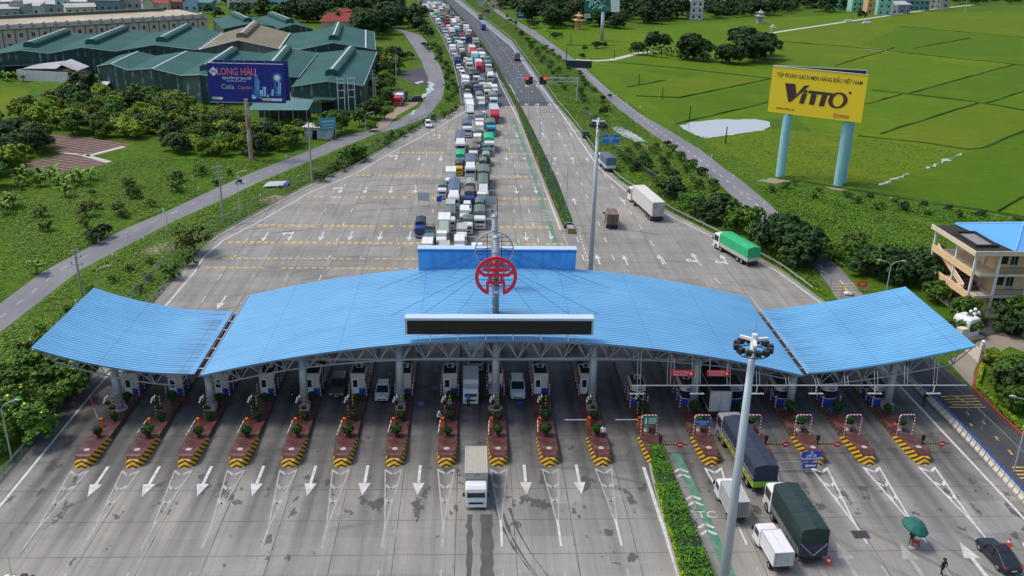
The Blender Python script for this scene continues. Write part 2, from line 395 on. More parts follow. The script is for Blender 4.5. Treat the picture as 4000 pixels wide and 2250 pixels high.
# paddies: one sheet, then parcels of other greens, earth dikes between them
area('rice_field', [(1300, 45), (1440, 140), (1540, 225), (1640, 300), (1720, 318), (1930, 300), (2000, 290), (2180, 470), (2576, 545), (2900, 600), (2900, 40), (2576, 28), (2200, 30), (1900, 50), (1600, 70), (1440, 68)], RICE[0], .006)
for i, pts in ((1, [(1593, 175), (1628, 167.5), (1775, 185), (1723, 195)]), (1, [(1552, 185), (1590, 186), (1640, 205), (1578, 220)]), (2, [(1640, 200), (1770, 190), (1930, 203), (1714, 244), (1640, 240)]),
               (1, [(1630, 255), (1720, 250), (1932, 206), (1932, 255), (1890, 266), (1720, 308), (1700, 308)]), (2, [(1960, 108), (2130, 120), (2260, 135), (2180, 160), (1960, 150)]), (1, [(2265, 68), (2570, 97), (2576, 160), (2300, 132), (2160, 116)]),
               (2, [(1960, 85), (2140, 56), (2250, 66), (2150, 112), (1960, 102)]), (1, [(2290, 237), (2552, 165), (2576, 166), (2576, 228), (2458, 256)]), (2, [(2222, 336), (2460, 262), (2576, 280), (2576, 325), (2470, 371), (2432, 374), (2322, 357)]), (1, [(2190, 478), (2280, 440), (2425, 386), (2470, 375), (2576, 332), (2576, 492), (2514, 530)]),
               (2, [(2240, 30), (2576, 40), (2576, 90), (2260, 64)])):
    area('rice_field', pts, RICE[i], .010)
area('meadow_patch', [(1760, 352), (1850, 341), (1940, 322), (2190, 345), (2310, 360), (2420, 380), (2200, 465), (1990, 455), (1900, 420)], RICE[2], .012)
b = MB()
for wd, pts in ((1.2, [(1952, 104), (2132, 117.5), (2264, 132), (2552, 162), (2700, 180)]), (1.6, [(2257, 66), (2576, 95)]), (1.3, [(2554, 162), (2287, 235)]), (1.5, [(2194, 227), (2287, 237), (2457, 257), (2700, 300)]), (1.2, [(2459, 260), (2214, 337)]),
                (1.0, [(2576, 230), (2482, 260)]), (.8, [(2182, 262), (2267, 238)]), (1.3, [(2700, 275), (2576, 329), (2470, 373), (2432, 376), (2322, 359), (2157, 342)]), (2.2, [(1960, 448), (2182, 484), (2340, 512), (2519, 536), (2700, 570)]), (1.0, [(2576, 494), (2514, 532)]),
                (1.0, [(1600, 242), (1713, 246), (1932, 200), (1960, 196)]), (1.2, [(1700, 312), (1895, 267), (1932, 257)]), (1.8, [(1533, 155), (1708, 172), (1932, 197), (2000, 205)]), (1.2, [(1425, 114), (1548, 115)]), (.7, [(1578, 220), (1675, 202)]), (.6, [(2100, 166), (2250, 120)]), (.6, [(2300, 122), (2440, 96)]), (.7, [(1960, 272), (2180, 262)])):
    P = [g(*q) for q in pts]; fine = [P[0]]
    for q in P[1:]:
        k = max(1, int((q-fine[-1]).length/6)); a = fine[-1].copy()
        for i in range(1, k+1): fine.append(a.lerp(q, i/k)+Vector((RN.uniform(-.25, .25), RN.uniform(-.25, .25), 0)))
    secs = []
    for i, p in enumerate(fine):
        t_ = (fine[min(i+1, len(fine)-1)]-fine[max(i-1, 0)]).normalized(); n_ = Vector((-t_.y, t_.x, 0)); h = RN.uniform(.15, .4); w_ = wd*RN.uniform(.45, 1.1)/2
        secs.append([p-n_*w_+Vector((0, 0, .005)), p-n_*w_*.5+Vector((0, 0, h)), p+n_*w_*.5+Vector((0, 0, h)), p+n_*w_+Vector((0, 0, .005))])
    b.loft(secs, 0, False)
struct('field_dikes', b, DIKE)
area('ploughed_field', [(66, 330), (188, 343), (335, 362), (312, 370), (215, 388), (150, 384), (135, 372), (95, 345)], SOIL, .012)
area('ploughed_field', [(47, 414), (110, 399), (160, 388), (205, 393), (275, 409), (225, 424), (190, 434), (90, 434)], SOIL, .012)
area('rice_field', [(-60, 215), (0, 216), (70, 225), (72, 244), (142, 262), (100, 276), (40, 292), (0, 296), (-60, 300)], RICE[2], .012)
b = MB()
for wd, pts in ((1.6, [(205, 389), (275, 408)]), (1.6, [(218, 393), (312, 369)]), (1.0, [(150, 384), (208, 390)]), (3.4, [(1448, 150), (1500, 153), (1538, 151), (1606, 134), (1650, 128)]), (3.0, [(1940, 83), (2040, 68), (2147, 52), (2332, 25), (2450, 12)]), (1.5, [(2238, 494), (2280, 500)]), (.8, [(2171, 123), (2264, 132)])):
    b.strip([(q.x, q.y) for q in gl(pts)], wd, .03)
struct('path', b, PATHM)
for pts in ([(350, 632), (400, 612), (470, 600), (480, 612), (440, 628), (380, 642)], [(645, 505), (690, 490), (720, 495), (680, 515)], [(1580, 345), (1640, 370), (1650, 380), (1600, 360)], [(1905, 455), (1940, 448), (1990, 455), (1950, 462)], [(2060, 462), (2110, 470), (2180, 480), (2100, 478)]):
    area('bare_earth', pts, DIRT, .013)

# ------------------------------------------------------------------ painted markings
def paint(name, c, wear=.45, sc=1.4):
    t = NT(name); v = t.coord(world=True)
    f = t.ramp(t.noise(v, sc, 6, .7), [(.36, 1.0), (.62, 0.0)])
    return t.out(t.mix(t.math('MULTIPLY', f, wear), c, (.30, .285, .265)), .7)
PWHITE = paint('road_paint_white', (.64, .64, .62), .65); PFAINT = paint('road_paint_worn', (.41, .40, .375), 1.25, 1.0); PYEL = paint('road_paint_yellow', (.74, .47, .04), .5, .7); PGREEN = paint('road_paint_green', (.02, .19, .10), .55, .9)
mkW, mkF, mkY, mkG = MB(), MB(), MB(), MB(); ZM = .02
def line(mb, pts, wd, z=ZM, world=False): mb.strip(pts if world else [(q.x, q.y) for q in gl(pts)], wd, z)
line(mkW, [(-150, 1445), (0, 1273), (199, 1030), (420, 766), (490, 684), (512, 647), (562, 604), (644, 562), (784, 482), (894, 437), (994, 379), (1101, 322), (1171, 280)], .28)
line(mkW, [(1144, 0), (1288, 118), (1438, 322), (1503, 419), (1575, 481), (1678, 539), (1798, 599), (1957, 684), (2067, 764), (2319, 1030), (2576, 1305), (2700, 1440)], .3, .024)
line(mkW, [(1140, 25), (1245, 171), (1256, 206), (1314, 322), (1410, 579)], .3); line(mkW, [(1282, 212), (1300, 246), (1330, 312), (1355, 360), (1450, 574)], .25)
line(mkW, [(1078, 0), (1200, 130), (1284, 235)], .22)
line(mkW, [(1619, 1175), (1708, 1449), (1725, 1500)], .34); line(mkW, [(1687, 1175), (1704, 1215), (1727, 1285), (1768, 1383), (1795, 1449), (1815, 1500)], .3)
for pts in ([(1417, 590), (1445, 660)], [(1456, 584), (1490, 690)]):
    A, B = gl(pts); n = 12
    for i in range(n): line(mkW, [A.lerp(B, i/n)[:2], A.lerp(B, (i+.5)/n)[:2]], .22, ZM, True)
def arrow(mb, x, y, L, d=-1, w_=.24, hw=.55, hl=.42, z=ZM):
    """straight arrow, tip at y, pointing along d"""
    yb = y-d*L; yh = y-d*L*hl
    mb.add([(x-w_/2, yb, z), (x+w_/2, yb, z), (x+w_/2, yh, z), (x-w_/2, yh, z)], [(0, 1, 2, 3)])
    mb.add([(x-hw, yh, z), (x+hw, yh, z), (x, y, z)], [(0, 1, 2)])
def bent(mb, x, y, L, side=-1, d=-1, z=ZM):
    arrow(mb, x, y, L, d, .28, .55, .4, z); ym = y-d*L*.8
    mb.add([(x, ym, z+.004), (x, ym-d*.9, z+.004), (x+side*1.3, ym-d*.2, z+.004), (x+side*1.3, ym+d*.6, z+.004)], [(0, 1, 2, 3)])
    mb.add([(x+side*1.2, ym-d*.9, z+.004), (x+side*1.2, ym+d*1.2, z+.004), (x+side*2.0, ym+d*.1, z+.004)], [(0, 1, 2)])
NOSE_PX = [(206.6, 1176), (337, 1172), (468.5, 1170), (599.5, 1169), (730.7, 1166), (861, 1167), (992, 1168), (1123, 1169), (1253.7, 1170.5), (1383.4, 1172), (1516, 1171), (1652, 1172), (1790.7, 1171), (1925, 1173), (2060, 1176), (2192, 1176.3), (2332, 1176.3)]
NOSES = [(g(*q).x, g(*q).y) for q in NOSE_PX]
IX = [q[0] for q in NOSES]; IY = 82.0
for k in range(10):
    if k == 7: continue
    xm = (IX[k]+IX[k+1])/2; tip = 76.7
    arrow(mkW, xm, tip, 5.4, -1, .30, .60, .4)
for k, x in enumerate(IX):
    mb = mkW if k >= 12 else mkF; z = ZM
    if k == 11: continue
    for s_ in (-1, 1):
        line(mb, [(x+s_*.85, 81.4), (x, 71.4)], .2 if k >= 12 else .14, z, True)
    for yy, hw in ((81.2, .8), (78.6, .6), (76.2, .4)):
        for s_ in (-1, 1): line(mb, [(x+s_*hw, yy), (x, yy-.8)], .3, z+.004, True)
    line(mkW if k >= 8 else mkF, [(x, 72.6), (x, 68.6)], .22, z+.004, True)
    line(mkF, [(x, 65.5), (x, 61)], .18, z, True)
for px, py in ((2414, 1364), (2105, 1365), (2264, 1367), (2570, 1362)):
    q = g(px, py); arrow(mkW if px > 2300 else mkF, q.x, q.y, 5.5, 1, .38, .75, .42)
# upstream of the booths
for py, two in ((333, 1), (386, 1), (444.5, 1), (500, 1), (572.5, 1), (615, 1), (653, 0), (677, 0)):
    Y = g(1100, py).y; xl = np.interp(Y, [125, 139, 155, 164, 186, 201, 224, 252], [-44, -43.6, -43, -39.6, -33, -25.8, -18.8, -9.4])+.7
    xr = np.interp(Y, [130, 161, 253], [17.2, 15.6, 13.0])
    x = xl
    while x < xr:
        if RN.random() > .13:
            for dy in ((0, .75) if two else (0,)): mkY.bb(x, x+.78, Y+dy, Y+dy+.4, ZM-.002, ZM)
        x += 1.2
for py in (545, 355, 410, 470, 517):
    Y = g(1100, py).y
    for i in range(60):
        if RN.random() < .25: xx = RN.uniform(-30, 12); mkF.add([(xx, Y, ZM), (xx+.9, Y, ZM), (xx+.9, Y+.2, ZM), (xx, Y+.2, ZM)], [(0, 1, 2, 3)])
xe = lambda Y: np.interp(Y, [125, 139, 155, 164, 186, 201, 224, 252, 277], [-44, -43.6, -43, -39.6, -33, -25.8, -18.8, -9.4, -2.4])
for k, x in enumerate(IX[:12]):
    Y = 126
    while Y < 262:
        xx = x+(3.2-x)*max(0, (Y-165)/420)
        if xx > xe(Y)+1.2 and xx < 13: line(mkF if (k+int(Y))%3 else mkW, [(xx, Y), (xx, Y+2.4)], .17, ZM, True)
        Y += 9.2
for px, py, kind in ((853, 487, 1), (916, 487, 0), (981, 487, 0), (1043, 487, 0), (659, 608, 0), (725, 606, 1), (804, 606, 0), (878, 605, 0), (953, 605, 0), (1028, 606, 0), (1300, 488, 0), (1325, 607, 0), (1350, 487, 0), (1388, 604, 0), (995, 403, 1), (1053, 404, 0), (1108, 405, 0), (1105, 349, 1), (1275, 404, 0), (1320, 402, 0), (1260, 348, 0), (1302, 346, 0), (546, 778, 0)):
    q = g(px, py)
    (bent if kind else arrow)(mkW, q.x, q.y, 5.2)
for px, py in ((1442, 498), (1565, 500), (1395, 395), (1438, 395), (1475, 396), (1365, 334), (1405, 334), (1435, 334), (1323, 260), (1352, 260), (1383, 260), (1323, 214), (1350, 214), (1500, 640), (1568, 642), (1655, 640)):
    q = g(px, py); arrow(mkW, q.x, q.y, 5.0, 1)
for px, py in ((1740, 636), (1812, 640)):
    q = g(px, py); bent(mkW, q.x, q.y, 5.0, -1, 1)
for A, B, k in (((1208, 40), (1345, 240), 20), ((1160, 0), (1208, 40), 7), ((1185, 40), (1318, 240), 20), ((1347, 262), (1480, 690), 15), ((1378, 262), (1560, 690), 14), ((1400, 265), (1700, 700), 14), ((1258, 300), (1365, 640), 12), ((1750, 655), (1850, 750), 3)):
    a, c = g(*A), g(*B); L = (c-a).length; n = max(2, int(L/9)); 
    for i in range(n): line(mkW, [a.lerp(c, i/n)[:2], a.lerp(c, (i+.3)/n)[:2]], .2, ZM, True)
line(mkG, [(1290, 300), (1330, 400), (1363, 507), (1400, 622)], .85, ZM-.004); line(mkG, [(1698, 1140), (1760, 1265), (1837, 1449), (1855, 1500)], .95, ZM-.004)
for px, py in ((1335, 425), (1352, 470), (1376, 540), (1380, 556)):
    q = g(px, py)
    for i in range(4): mkF.bb(q.x-.9+RN.uniform(-.2, .2), q.x+.8, q.y+i*.9, q.y+i*.9+.3, ZM, ZM+.004)
for px, py in ((1718, 1202), (1750, 1272), (1783, 1345)):
    q = g(px, py)
    for dy in (0, 1.0):
        for s_ in (-1, 1): line(mkW, [(q.x+s_*.75, q.y+dy), (q.x, q.y+dy+.6)], .3, ZM+.006, True)
q = g(1768, 1296); tx = text_obj('lane_lettering', 'ETC', 1.5, PWHITE, None, (q.x, q.y, .03), (0, 0, 0), .002, xs=1.0); tag(tx, kind='structure')
# side road lines
mid = [(0, 800), (150, 680), (250, 625), (375, 562), (480, 515), (560, 480), (644, 445), (760, 398), (860, 357), (960, 327)]
P = gl(mid)
for a, c in zip(P[:-1], P[1:]):
    n = max(1, round((c-a).length/5.2))
    for i in range(n): line(mkY if a.x > -999 and False else mkF, [a.lerp(c, i/n)[:2], a.lerp(c, (i+.38)/n)[:2]], .22, ZM, True)
P = gl([(1440, 158), (1560, 250), (1660, 331), (1745, 390), (1810, 440), (1900, 512), (1955, 562), (2085, 690)])
for a, c in zip(P[:-1], P[1:]):
    n = max(1, round((c-a).length/4.6))
    for i in range(n): line(mkW, [a.lerp(c, i/n)[:2], a.lerp(c, (i+.4)/n)[:2]], .22, ZM, True)
for pts in ([(2367, 998), (2449, 996)], [(2376, 1005), (2457, 1003)], [(2385, 1012), (2464, 1010)], [(2394, 1019), (2471, 1018)], [(2386, 1025), (2479, 1025)], [(2546, 1176), (2640, 1176)], [(2552, 1185), (2640, 1185)], [(2558, 1194), (2640, 1194)], [(2565, 1203), (2640, 1203)], [(2082, 715), (2148, 714)], [(2088, 722), (2152, 721)], [(2092, 729), (2155, 728)], [(2097, 736), (2157, 735)], [(2102, 743), (2160, 742)]):
    line(mkY, pts, .22, .03)
for pts in ([(2350, 960), (2356, 965)], [(2403, 997), (2440, 1018)], [(2430, 1037), (2439, 1045)], [(2440, 1066), (2446, 1072)], [(2470, 1059), (2479, 1068)], [(2503, 1098), (2513, 1109)], [(2537, 1132), (2547, 1145)], [(2113, 706), (2122, 716)], [(2126, 724), (2134, 733)]):
    line(mkY, pts, .24, .034)
struct('road_markings_white', mkW, PWHITE); struct('road_markings_worn', mkF, PFAINT); struct('road_markings_yellow', mkY, PYEL); struct('green_lane_marking', mkG, PGREEN)
b = MB(); q = g(2165, 1345); b.box((q.x, q.y, .02), (1.5, 1.2, .012)); struct('drain_grate', b, mat('drain_iron', (.06, .06, .06), .6, .3))
# damp wheel tracks left by the lorry in front
WETM = mat_asphalt('wet_concrete', (.085, .078, .07), (.12, .11, .10), .5); WETM.node_tree.nodes['Principled BSDF'].inputs['Roughness'].default_value = .35
b = MB()
for x0, w0 in ((-.55, .5), (1.0, 1.1)):
    pl, pr_ = [], []
    for i in range(30):
        yy = 73.5-i*.8; pl.append((x0+.35-w0/2+RN.uniform(-.12, .12), yy)); pr_.append((x0+.35+w0/2+RN.uniform(-.12, .12), yy))
    b.poly(pl+pr_[::-1], .018)
for sx, sy, wd in ((2.2, 75, .5), (2.9, 74, .35), (3.6, 74.5, .3)):
    pl, pr_ = [], []
    for i in range(16):
        yy = sy-i*.75; xx = sx+.01*i*i+.09*i; q = wd*RN.uniform(.1, .6)*(1-i/20); pl.append((xx-q, yy)); pr_.append((xx+q, yy))
    b.poly(pl+pr_[::-1], .018)
struct('wet_tracks', b, WETM)
# ================================================================== canopy over the booths
def mat_roof():
    t = NT('blue_roof_sheet'); x, y, z = t.sep(t.coord())
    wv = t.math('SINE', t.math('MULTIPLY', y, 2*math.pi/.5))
    n = t.noise(t.coord((.12, 1.2, 1)), .8, 5, .6); n2 = t.noise(t.coord(), .12, 4)
    col = t.mix(t.ramp(n2, [(.3, 0.0), (.7, 1.0)]), (.045, .250, .520), (.085, .345, .640))
    col = t.mix(t.ramp(n, [(.42, 0.0), (.7, .6)]), col, (.035, .185, .42))
    col = t.mix(t.ramp(wv, [(.0, 0.0), (.3, .0), (.75, .6)]), col, (.36, .64, .80))  # sheen on the corrugation painted in as pale stripes along the crests
    sh = t.math('LESS_THAN', t.math('ABSOLUTE', t.math('SUBTRACT', t.math('FRACT', t.math('DIVIDE', t.math('ADD', x, 1.7), 8.6)), .5)), .004)
    col = t.mix(t.math('MULTIPLY', sh, .6), col, (.03, .09, .25))
    # rust and soot round the foot of the mast
    dx = t.math('MULTIPLY', t.math('SUBTRACT', x, 3.6), .35); dy = t.math('SUBTRACT', y, 98.3)
    dd = t.math('SQRT', t.math('ADD', t.math('MULTIPLY', dx, dx), t.math('MULTIPLY', dy, dy)))
    so_ = t.math('MULTIPLY', t.ramp(t.math('DIVIDE', dd, 4), [(.05, 1.0), (.5, 0.0)]), t.ramp(t.noise(t.coord((.25, 2, 1)), 1.2, 5, .7), [(.35, 0.0), (.6, 1.0)]))
    col = t.mix(t.math('MULTIPLY', so_, .7), col, (.10, .085, .08))
    # grime running down to the valley gutters
    for x0, s_ in ((-30.8, -1), (37.9, 1)):
        d = t.math('MULTIPLY', t.math('SUBTRACT', x, x0), s_)
        gr = t.math('MULTIPLY', t.ramp(t.math('DIVIDE', d, 8), [(.0, 0.0), (.001, 1.0), (.45, .0)]), t.ramp(t.noise(t.coord((.08, 2.5, 1)), 1.0, 4, .6), [(.45, 0.0), (.65, 1.0)]))
        col = t.mix(t.math('MULTIPLY', gr, .75), col, (.05, .07, .13))
    t.bump(wv, .5, .05)
    return t.out(col, .38, 0, .5)
ROOF = mat_roof(); UNDER = mat('ceiling_grey', (.16, .17, .18), .8); GUT = mat('gutter_dark', (.03, .035, .045), .6)
zc = lambda x: 10.15-4.3*((x-3.7)/33.3)**2
zl = lambda x: 6.06+3.14*((-30.8-x)/16.25)**2
zr = lambda x: 6.1+3.3*max(0, (x-37.9)/18.2)**1.35
can = thing('toll_canopy', 'long blue metal canopy arched over all the toll lanes with upswept wings', 'canopy', (0, 0, 0))
def sheet(name, x0, x1, y0, y1, zf, n, yend=None):
    b = MB(); xs = np.linspace(x0, x1, n)
    secs = []
    for x in xs:
        z = float(zf(x)); secs.append([(x, y0, z), (x, y1, z), (x, y1, z-.14), (x, y0, z-.14)])
    b.loft(secs, 0); b.m = [0]*len(b.f)
    return b.build(name, ROOF, can)
sheet('arched_roof', -29.6, 37.0, 91.0, 114.3, zc, 60)
sheet('wing_roof', -47.05, -30.2, 91.0, 108.4, zl, 24); sheet('wing_roof', 37.5, 56.1, 91.2, 109.4, zr, 24)
for x0, x1, z, y1 in ((-30.2, -29.6, 5.62, 108.4), (37.0, 37.5, 5.7, 109.4)):
    b = MB(); b.bb(x0, x1, 91.1, y1, z-.1, z); b.build('valley_gutter', GUT, can)
    b = MB()
    for y in np.arange(92.5, y1, 2.6): b.tube((x0-.05, y, z+.3), (x1+.05, y, z+.32), .06)
    b.tube((x1+.02, 91.1, z+.26), (x1+.02, 114.0, z+.26), .09); b.build('gutter_brace', STEEL, can)
def truss(name, xs, zf, ya, deep):
    """triangular lattice under a roof edge: one top chord pair, one bottom chord"""
    b = MB(); T0 = []; T1 = []; B0 = []
    for i, x in enumerate(xs):
        z = float(zf(x)); T0.append(Vector((x, ya+.25, z-.26))); T1.append(Vector((x, ya+2.4, z-.3)))
        B0.append(Vector((x+(xs[1]-xs[0])/2, ya+1.2, z-deep(x))))
    b.path(T0, .085); b.path(T1, .07); b.path(B0[:-1], .085)
    for i in range(len(xs)-1):
        for q in (T0[i], T0[i+1], T1[i], T1[i+1]): b.tube(q, B0[i], .06, None, 5)
        b.tube(T0[i], T1[i], .05, None, 5); b.tube(T0[i], T1[i+1], .045, None, 5)
    return b.build(name, STEEL, can)
dc = lambda x: 1.75+1.2*max(0, 1-abs(x-3)/24)
truss('edge_truss', np.linspace(-29.4, 36.8, 27), zc, 91, dc); truss('edge_truss', np.linspace(-46.9, -31, 7), zl, 91, lambda x: 2.2); truss('edge_truss', np.linspace(38.1, 55.9, 8), zr, 91.2, lambda x: 2.2)
truss('edge_truss', np.linspace(-29.4, 36.8, 25), zc, 111.4, lambda x: 1.5)
for y in (97.5, 103.5, 108):
    b = MB(); xs = np.linspace(-46.5, 55.5, 49); zz = [float(zl(x) if x < -30.8 else zr(x) if x > 37.9 else zc(x)) for x in xs]
    for i in range(48):
        a = Vector((xs[i], y, zz[i]-.35)); c = Vector((xs[i+1], y, zz[i+1]-.35)); m_ = Vector(((xs[i]+xs[i+1])/2, y, min(zz[i], zz[i+1])-1.5))
        b.tube(a, c, .07, None, 5)
        b.tube(a, m_, .05, None, 5); b.tube(m_, c, .05, None, 5)
    b.build('inner_truss', STEEL, can)
b = MB(); b.tube((-29, 96.4, 5.2), (37, 96.4, 5.2), .22, None, 8); b.build('tie_beam', STEEL, can)
COLX = [-39.7, -29.5, -19.0, -8.2, 2.6, 13.65, 25.5, 36.8, 48.3]
def column_mesh(h):
    b = MB(); b.tube((0, 0, 0), (0, 0, h), .46, .44, 16)
    for z in np.arange(1.2, h, 1.45): b.tube((0, 0, z-.03), (0, 0, z+.03), .48, None, 16)
    return b
for yy in (93.3, 111.5):
    for i, x in enumerate(COLX):
        y = yy if not (yy > 100 and (i == 0 or i == 8)) else 106.5
        z = float(zl(x) if x < -30 else zr(x) if x > 37.5 else zc(x))-.5
        if yy > 100: z -= .3
        cb = column_mesh(z); o = cb.build('column', STEEL, can, True); o.location = (x, y, 0)
        p = MB()
        if i in (0, 4): p.tube((0, 0, .3), (0, 0, .62), .85, None, 18)
        else: p.bb(-.55, .55, -.55, .55, .3, 1.2)
        q = p.build('column_footing', CONC, o)
# fascia at the back of the roof
tt = NT('fascia_sheet'); fx_, fy_, fz_ = tt.sep(tt.coord()); fw_ = tt.math('SINE', tt.math('MULTIPLY', fx_, 17)); tt.bump(fw_, .4, .04); FASC = tt.out(tt.mix(tt.ramp(tt.noise(tt.coord((1, 1, .2)), 1.2, 5), [(.35, 0.0), (.7, 1.0)]), (.055, .30, .68), (.12, .42, .80)), .45)
b = MB(); b.bb(-7.15, 13.5, 113.7, 114.9, 8.9, 12.3); b.build('roof_fascia', FASC, can)
b = MB(); b.bb(-7.2, 13.55, 113.65, 114.95, 12.3, 12.62); b.build('fascia_band', mat('fascia_band_blue', (.03, .18, .58), .45), can)
b = MB(); b.bb(-7.25, 13.6, 113.6, 115.0, 12.62, 12.75); b.build('fascia_cap', mat('cap_pale_blue', (.45, .60, .72), .5), can)
# display board
db = thing('display_board', 'long black unlit message board on the front edge of the blue canopy', 'display board', (2.9, 91, 10.15))
b = MB(); b.bb(-10.2, 10.2, -.05, 1.15, .62, 2.55); b.build('housing', mat('housing_pale', (.50, .62, .70), .5, 0, .1), db)
b = MB(); b.bb(-9.95, 9.95, -.12, -.052, .72, 2.28); b.build('screen', mat('screen_black', (.008, .008, .009), .5), db)
for x in np.arange(-7.5, 8, 3):
    for y in (.1, .85): b = MB(); b.bb(x-.06, x+.06, y, y+.12, -.15-.02*abs(x), .62); b.build('support_post', WHITE, db)
# emblem masts
def emblem_shapes(front):
    R0, R1 = 1.0, (.835 if front else .94); out = []
    a0, a1 = R_(-116), R_(-64); n = 60; th = [a1+(2*math.pi+a0-a1)*i/n for i in range(n+1)]
    ring = [(R0*math.cos(t), R0*math.sin(t)) for t in th]+[(R1*math.cos(t), R1*math.sin(t)) for t in reversed(th)]
    out.append(ring)
    out += [[(-.47, -.85), (-.33, -.93), (-.33, -.38), (-.34, -.25), (-.47, -.25)], [(.33, -.93), (.45, -.85), (.45, -.25), (.34, -.25), (.33, -.38)], [(-.33, -.37), (.33, -.37), (.34, -.25), (-.34, -.25)],
            [(-.34, -.25), (-.21, -.25), (-.21, .02), (-.34, .02)], [(.19, -.25), (.33, -.25), (.33, .02), (.19, .02)],
            [(-.83, .22), (-.6, .01), (.6, .01), (.85, .22), (.73, .3), (.53, .15), (-.55, .15), (-.73, .3)],
            [(-.65, .42), (-.5, .25), (.48, .25), (.65, .42), (.55, .48), (.45, .40), (-.45, .40), (-.56, .48)],
            [(-.43, .46), (-.2, .55), (.19, .55), (.43, .46), (.27, .75), (.17, .68), (-.17, .68), (-.27, .74)]]
    return out
EMR = mat('emblem_red', (.90, .012, .03), .4, 0, .05); EMG = mat('emblem_back_grey', (.45, .45, .46), .6); DARKST = mat('dark_steel', (.035, .035, .045), .5, .3)
def emblem_mast(y, front, label):
    t = thing('emblem_mast', label, 'mast', (2.62, y, 10.05), 0, 'emblem masts on the canopy roof'); s_ = -1 if front else 1
    b = MB(); b.tube((0, 0, 0), (0, 0, 9.5), .40, .36, 18)
    for z in (.9, 2.2, 3.4, 6.1, 7.6, 9.3): b.tube((0, 0, z-.05), (0, 0, z+.05), .45, None, 18)
    b.build('pole', mat('mast_grey', (.33, .36, .39), .45, .2), t, True)
    yo = s_*.62; R = 2.4; zc_ = 4.8
    b = MB()
    for i, sh in enumerate(emblem_shapes(front)):
        if not front and i > 0: break
        b.slab([(p[0]*R, p[1]*R) for p in sh], (0, yo-.09-.003*i, zc_), (1, 0, 0), (0, 0, 1), (0, 1, 0), .18+.006*i)
    b.build('emblem', EMR if front else EMG, t)
    b = MB()
    for k in (-.78, -.5, -.2, .1, .28, .5, .72):
        hw = math.sqrt(1-k*k)*R*.96; b.tube((-hw, yo-s_*.2, zc_+k*R), (hw, yo-s_*.2, zc_+k*R), .04, None, 5)
    for xx in (-.9, .9): b.tube((xx, yo-s_*.26, zc_-2.1), (xx, yo-s_*.26, zc_+2.1), .05, None, 5)
    for zz in (-1.2, .2, 1.6): b.tube((0, 0, zc_+zz), (0, yo-s_*.2, zc_+zz), .07, None, 5)
    b.build('bracing_frame', DARKST, t)
    b = MB()
    for k in range(7):
        a = R_(-60+120*k/6); X = math.sin(a)*(14 if front else 17)*(1 if front else 1); Y = (-math.cos(a)*5 if front else math.cos(a)*5)+(3 if front else -1)
        b.tube((0, 0, 6.2 if front else 5.6), (X, Y, float(zc(X+2.62))-10.05+.05), .022, None, 4)
    b.build('stay_cable', DARKST, t)
    return t
t = emblem_mast(98.6, True, 'nearer roof mast carrying a red round pagoda gate emblem')
b = MB(); b.bb(-.28, .28, -.62, -.44, 2.75, 2.98); b.build('junction_box', WHITE, t)
t = emblem_mast(106.6, False, 'farther roof mast behind the red emblem, showing a dark frame')
b = MB(); b.tube((.3, 0, 9.5), (.3, 0, 10.6), .03); b.ball((.3, 0, 10.65), .09); b.build('lightning_rod', DARKST, t)

# ================================================================== gantry with lane signs under the right half
LAMPW = mat('lamp_tray', (.50, .52, .53), .5)
lg = thing('sign_gantry', 'white pipe gantry with hanger rods and lamps below the right canopy edge', 'gantry', (0, 90.4, 0))
b = MB(); b.tube((17.6, 0, 4.9), (55.5, 0, 4.9), .065)
b.build('pipe', LAMPW, lg)
for i, x in enumerate(np.arange(18.2, 55, 3.35)):
    zt = float(zc(x) if x < 37 else zr(x))-.7
    for q in (x, x+.35): b = MB(); b.tube((q, 0, 4.9), (q, .7, zt), .035, None, 5); b.build('hanger', STEEL, lg)
    if i % 2 == 0: b = MB(); b.bb(x-.8, x+.8, -.45, -.2, 4.0, 4.08); b.bb(x-.05, x+.05, -.3, -.2, 4.1, 4.9); b.build('lamp', LAMPW, lg)
SIGNRED = mat('sign_red', (.68, .02, .03), .45, 0, .05); SIGNBLUE = mat('sign_blue', (.015, .07, .45), .45, 0, .05); SIGNW = mat('sign_white', (.85, .85, .85), .5, 0, .02); SIGNY = mat('sign_yellow', (.85, .70, .05), .5, 0, .04)
for px, lab in ((1718, 'left'), (1808, 'right')):
    p = aty(px, 940, 90.2)
    t = thing('lane_sign', 'red lane sign with white letters and down arrow, %s one below the canopy' % lab, 'sign', p, R_(-2), 'red lane signs under the canopy')
    b = MB(); b.bb(-1.28, 1.28, 0, .12, -.34, .34); b.build('panel', SIGNRED, t)
    for z, s_ in ((.15, 'LÀN THU PHÍ TỰ ĐỘNG'), (-.14, 'KHÔNG DỪNG (ETC)')): text_obj('lettering', s_, .26, SIGNW, t, (-.22, -.012, z), (R_(90), 0, 0), .008, xs=.62)
    b = MB(); b.bb(.83, .95, -.02, -.004, 0, .22); b.slab([(.70, 0), (1.08, 0), (.89, -.2)], (0, -.004, .02), (1, 0, 0), (0, 0, 1), (0, -1, 0), .014); b.build('arrow', SIGNW, t)
    for x in (-1, 1): b = MB(); b.tube((x, .06, .34), (x, .5, 1.6), .03); b.build('hanger', STEEL, t)
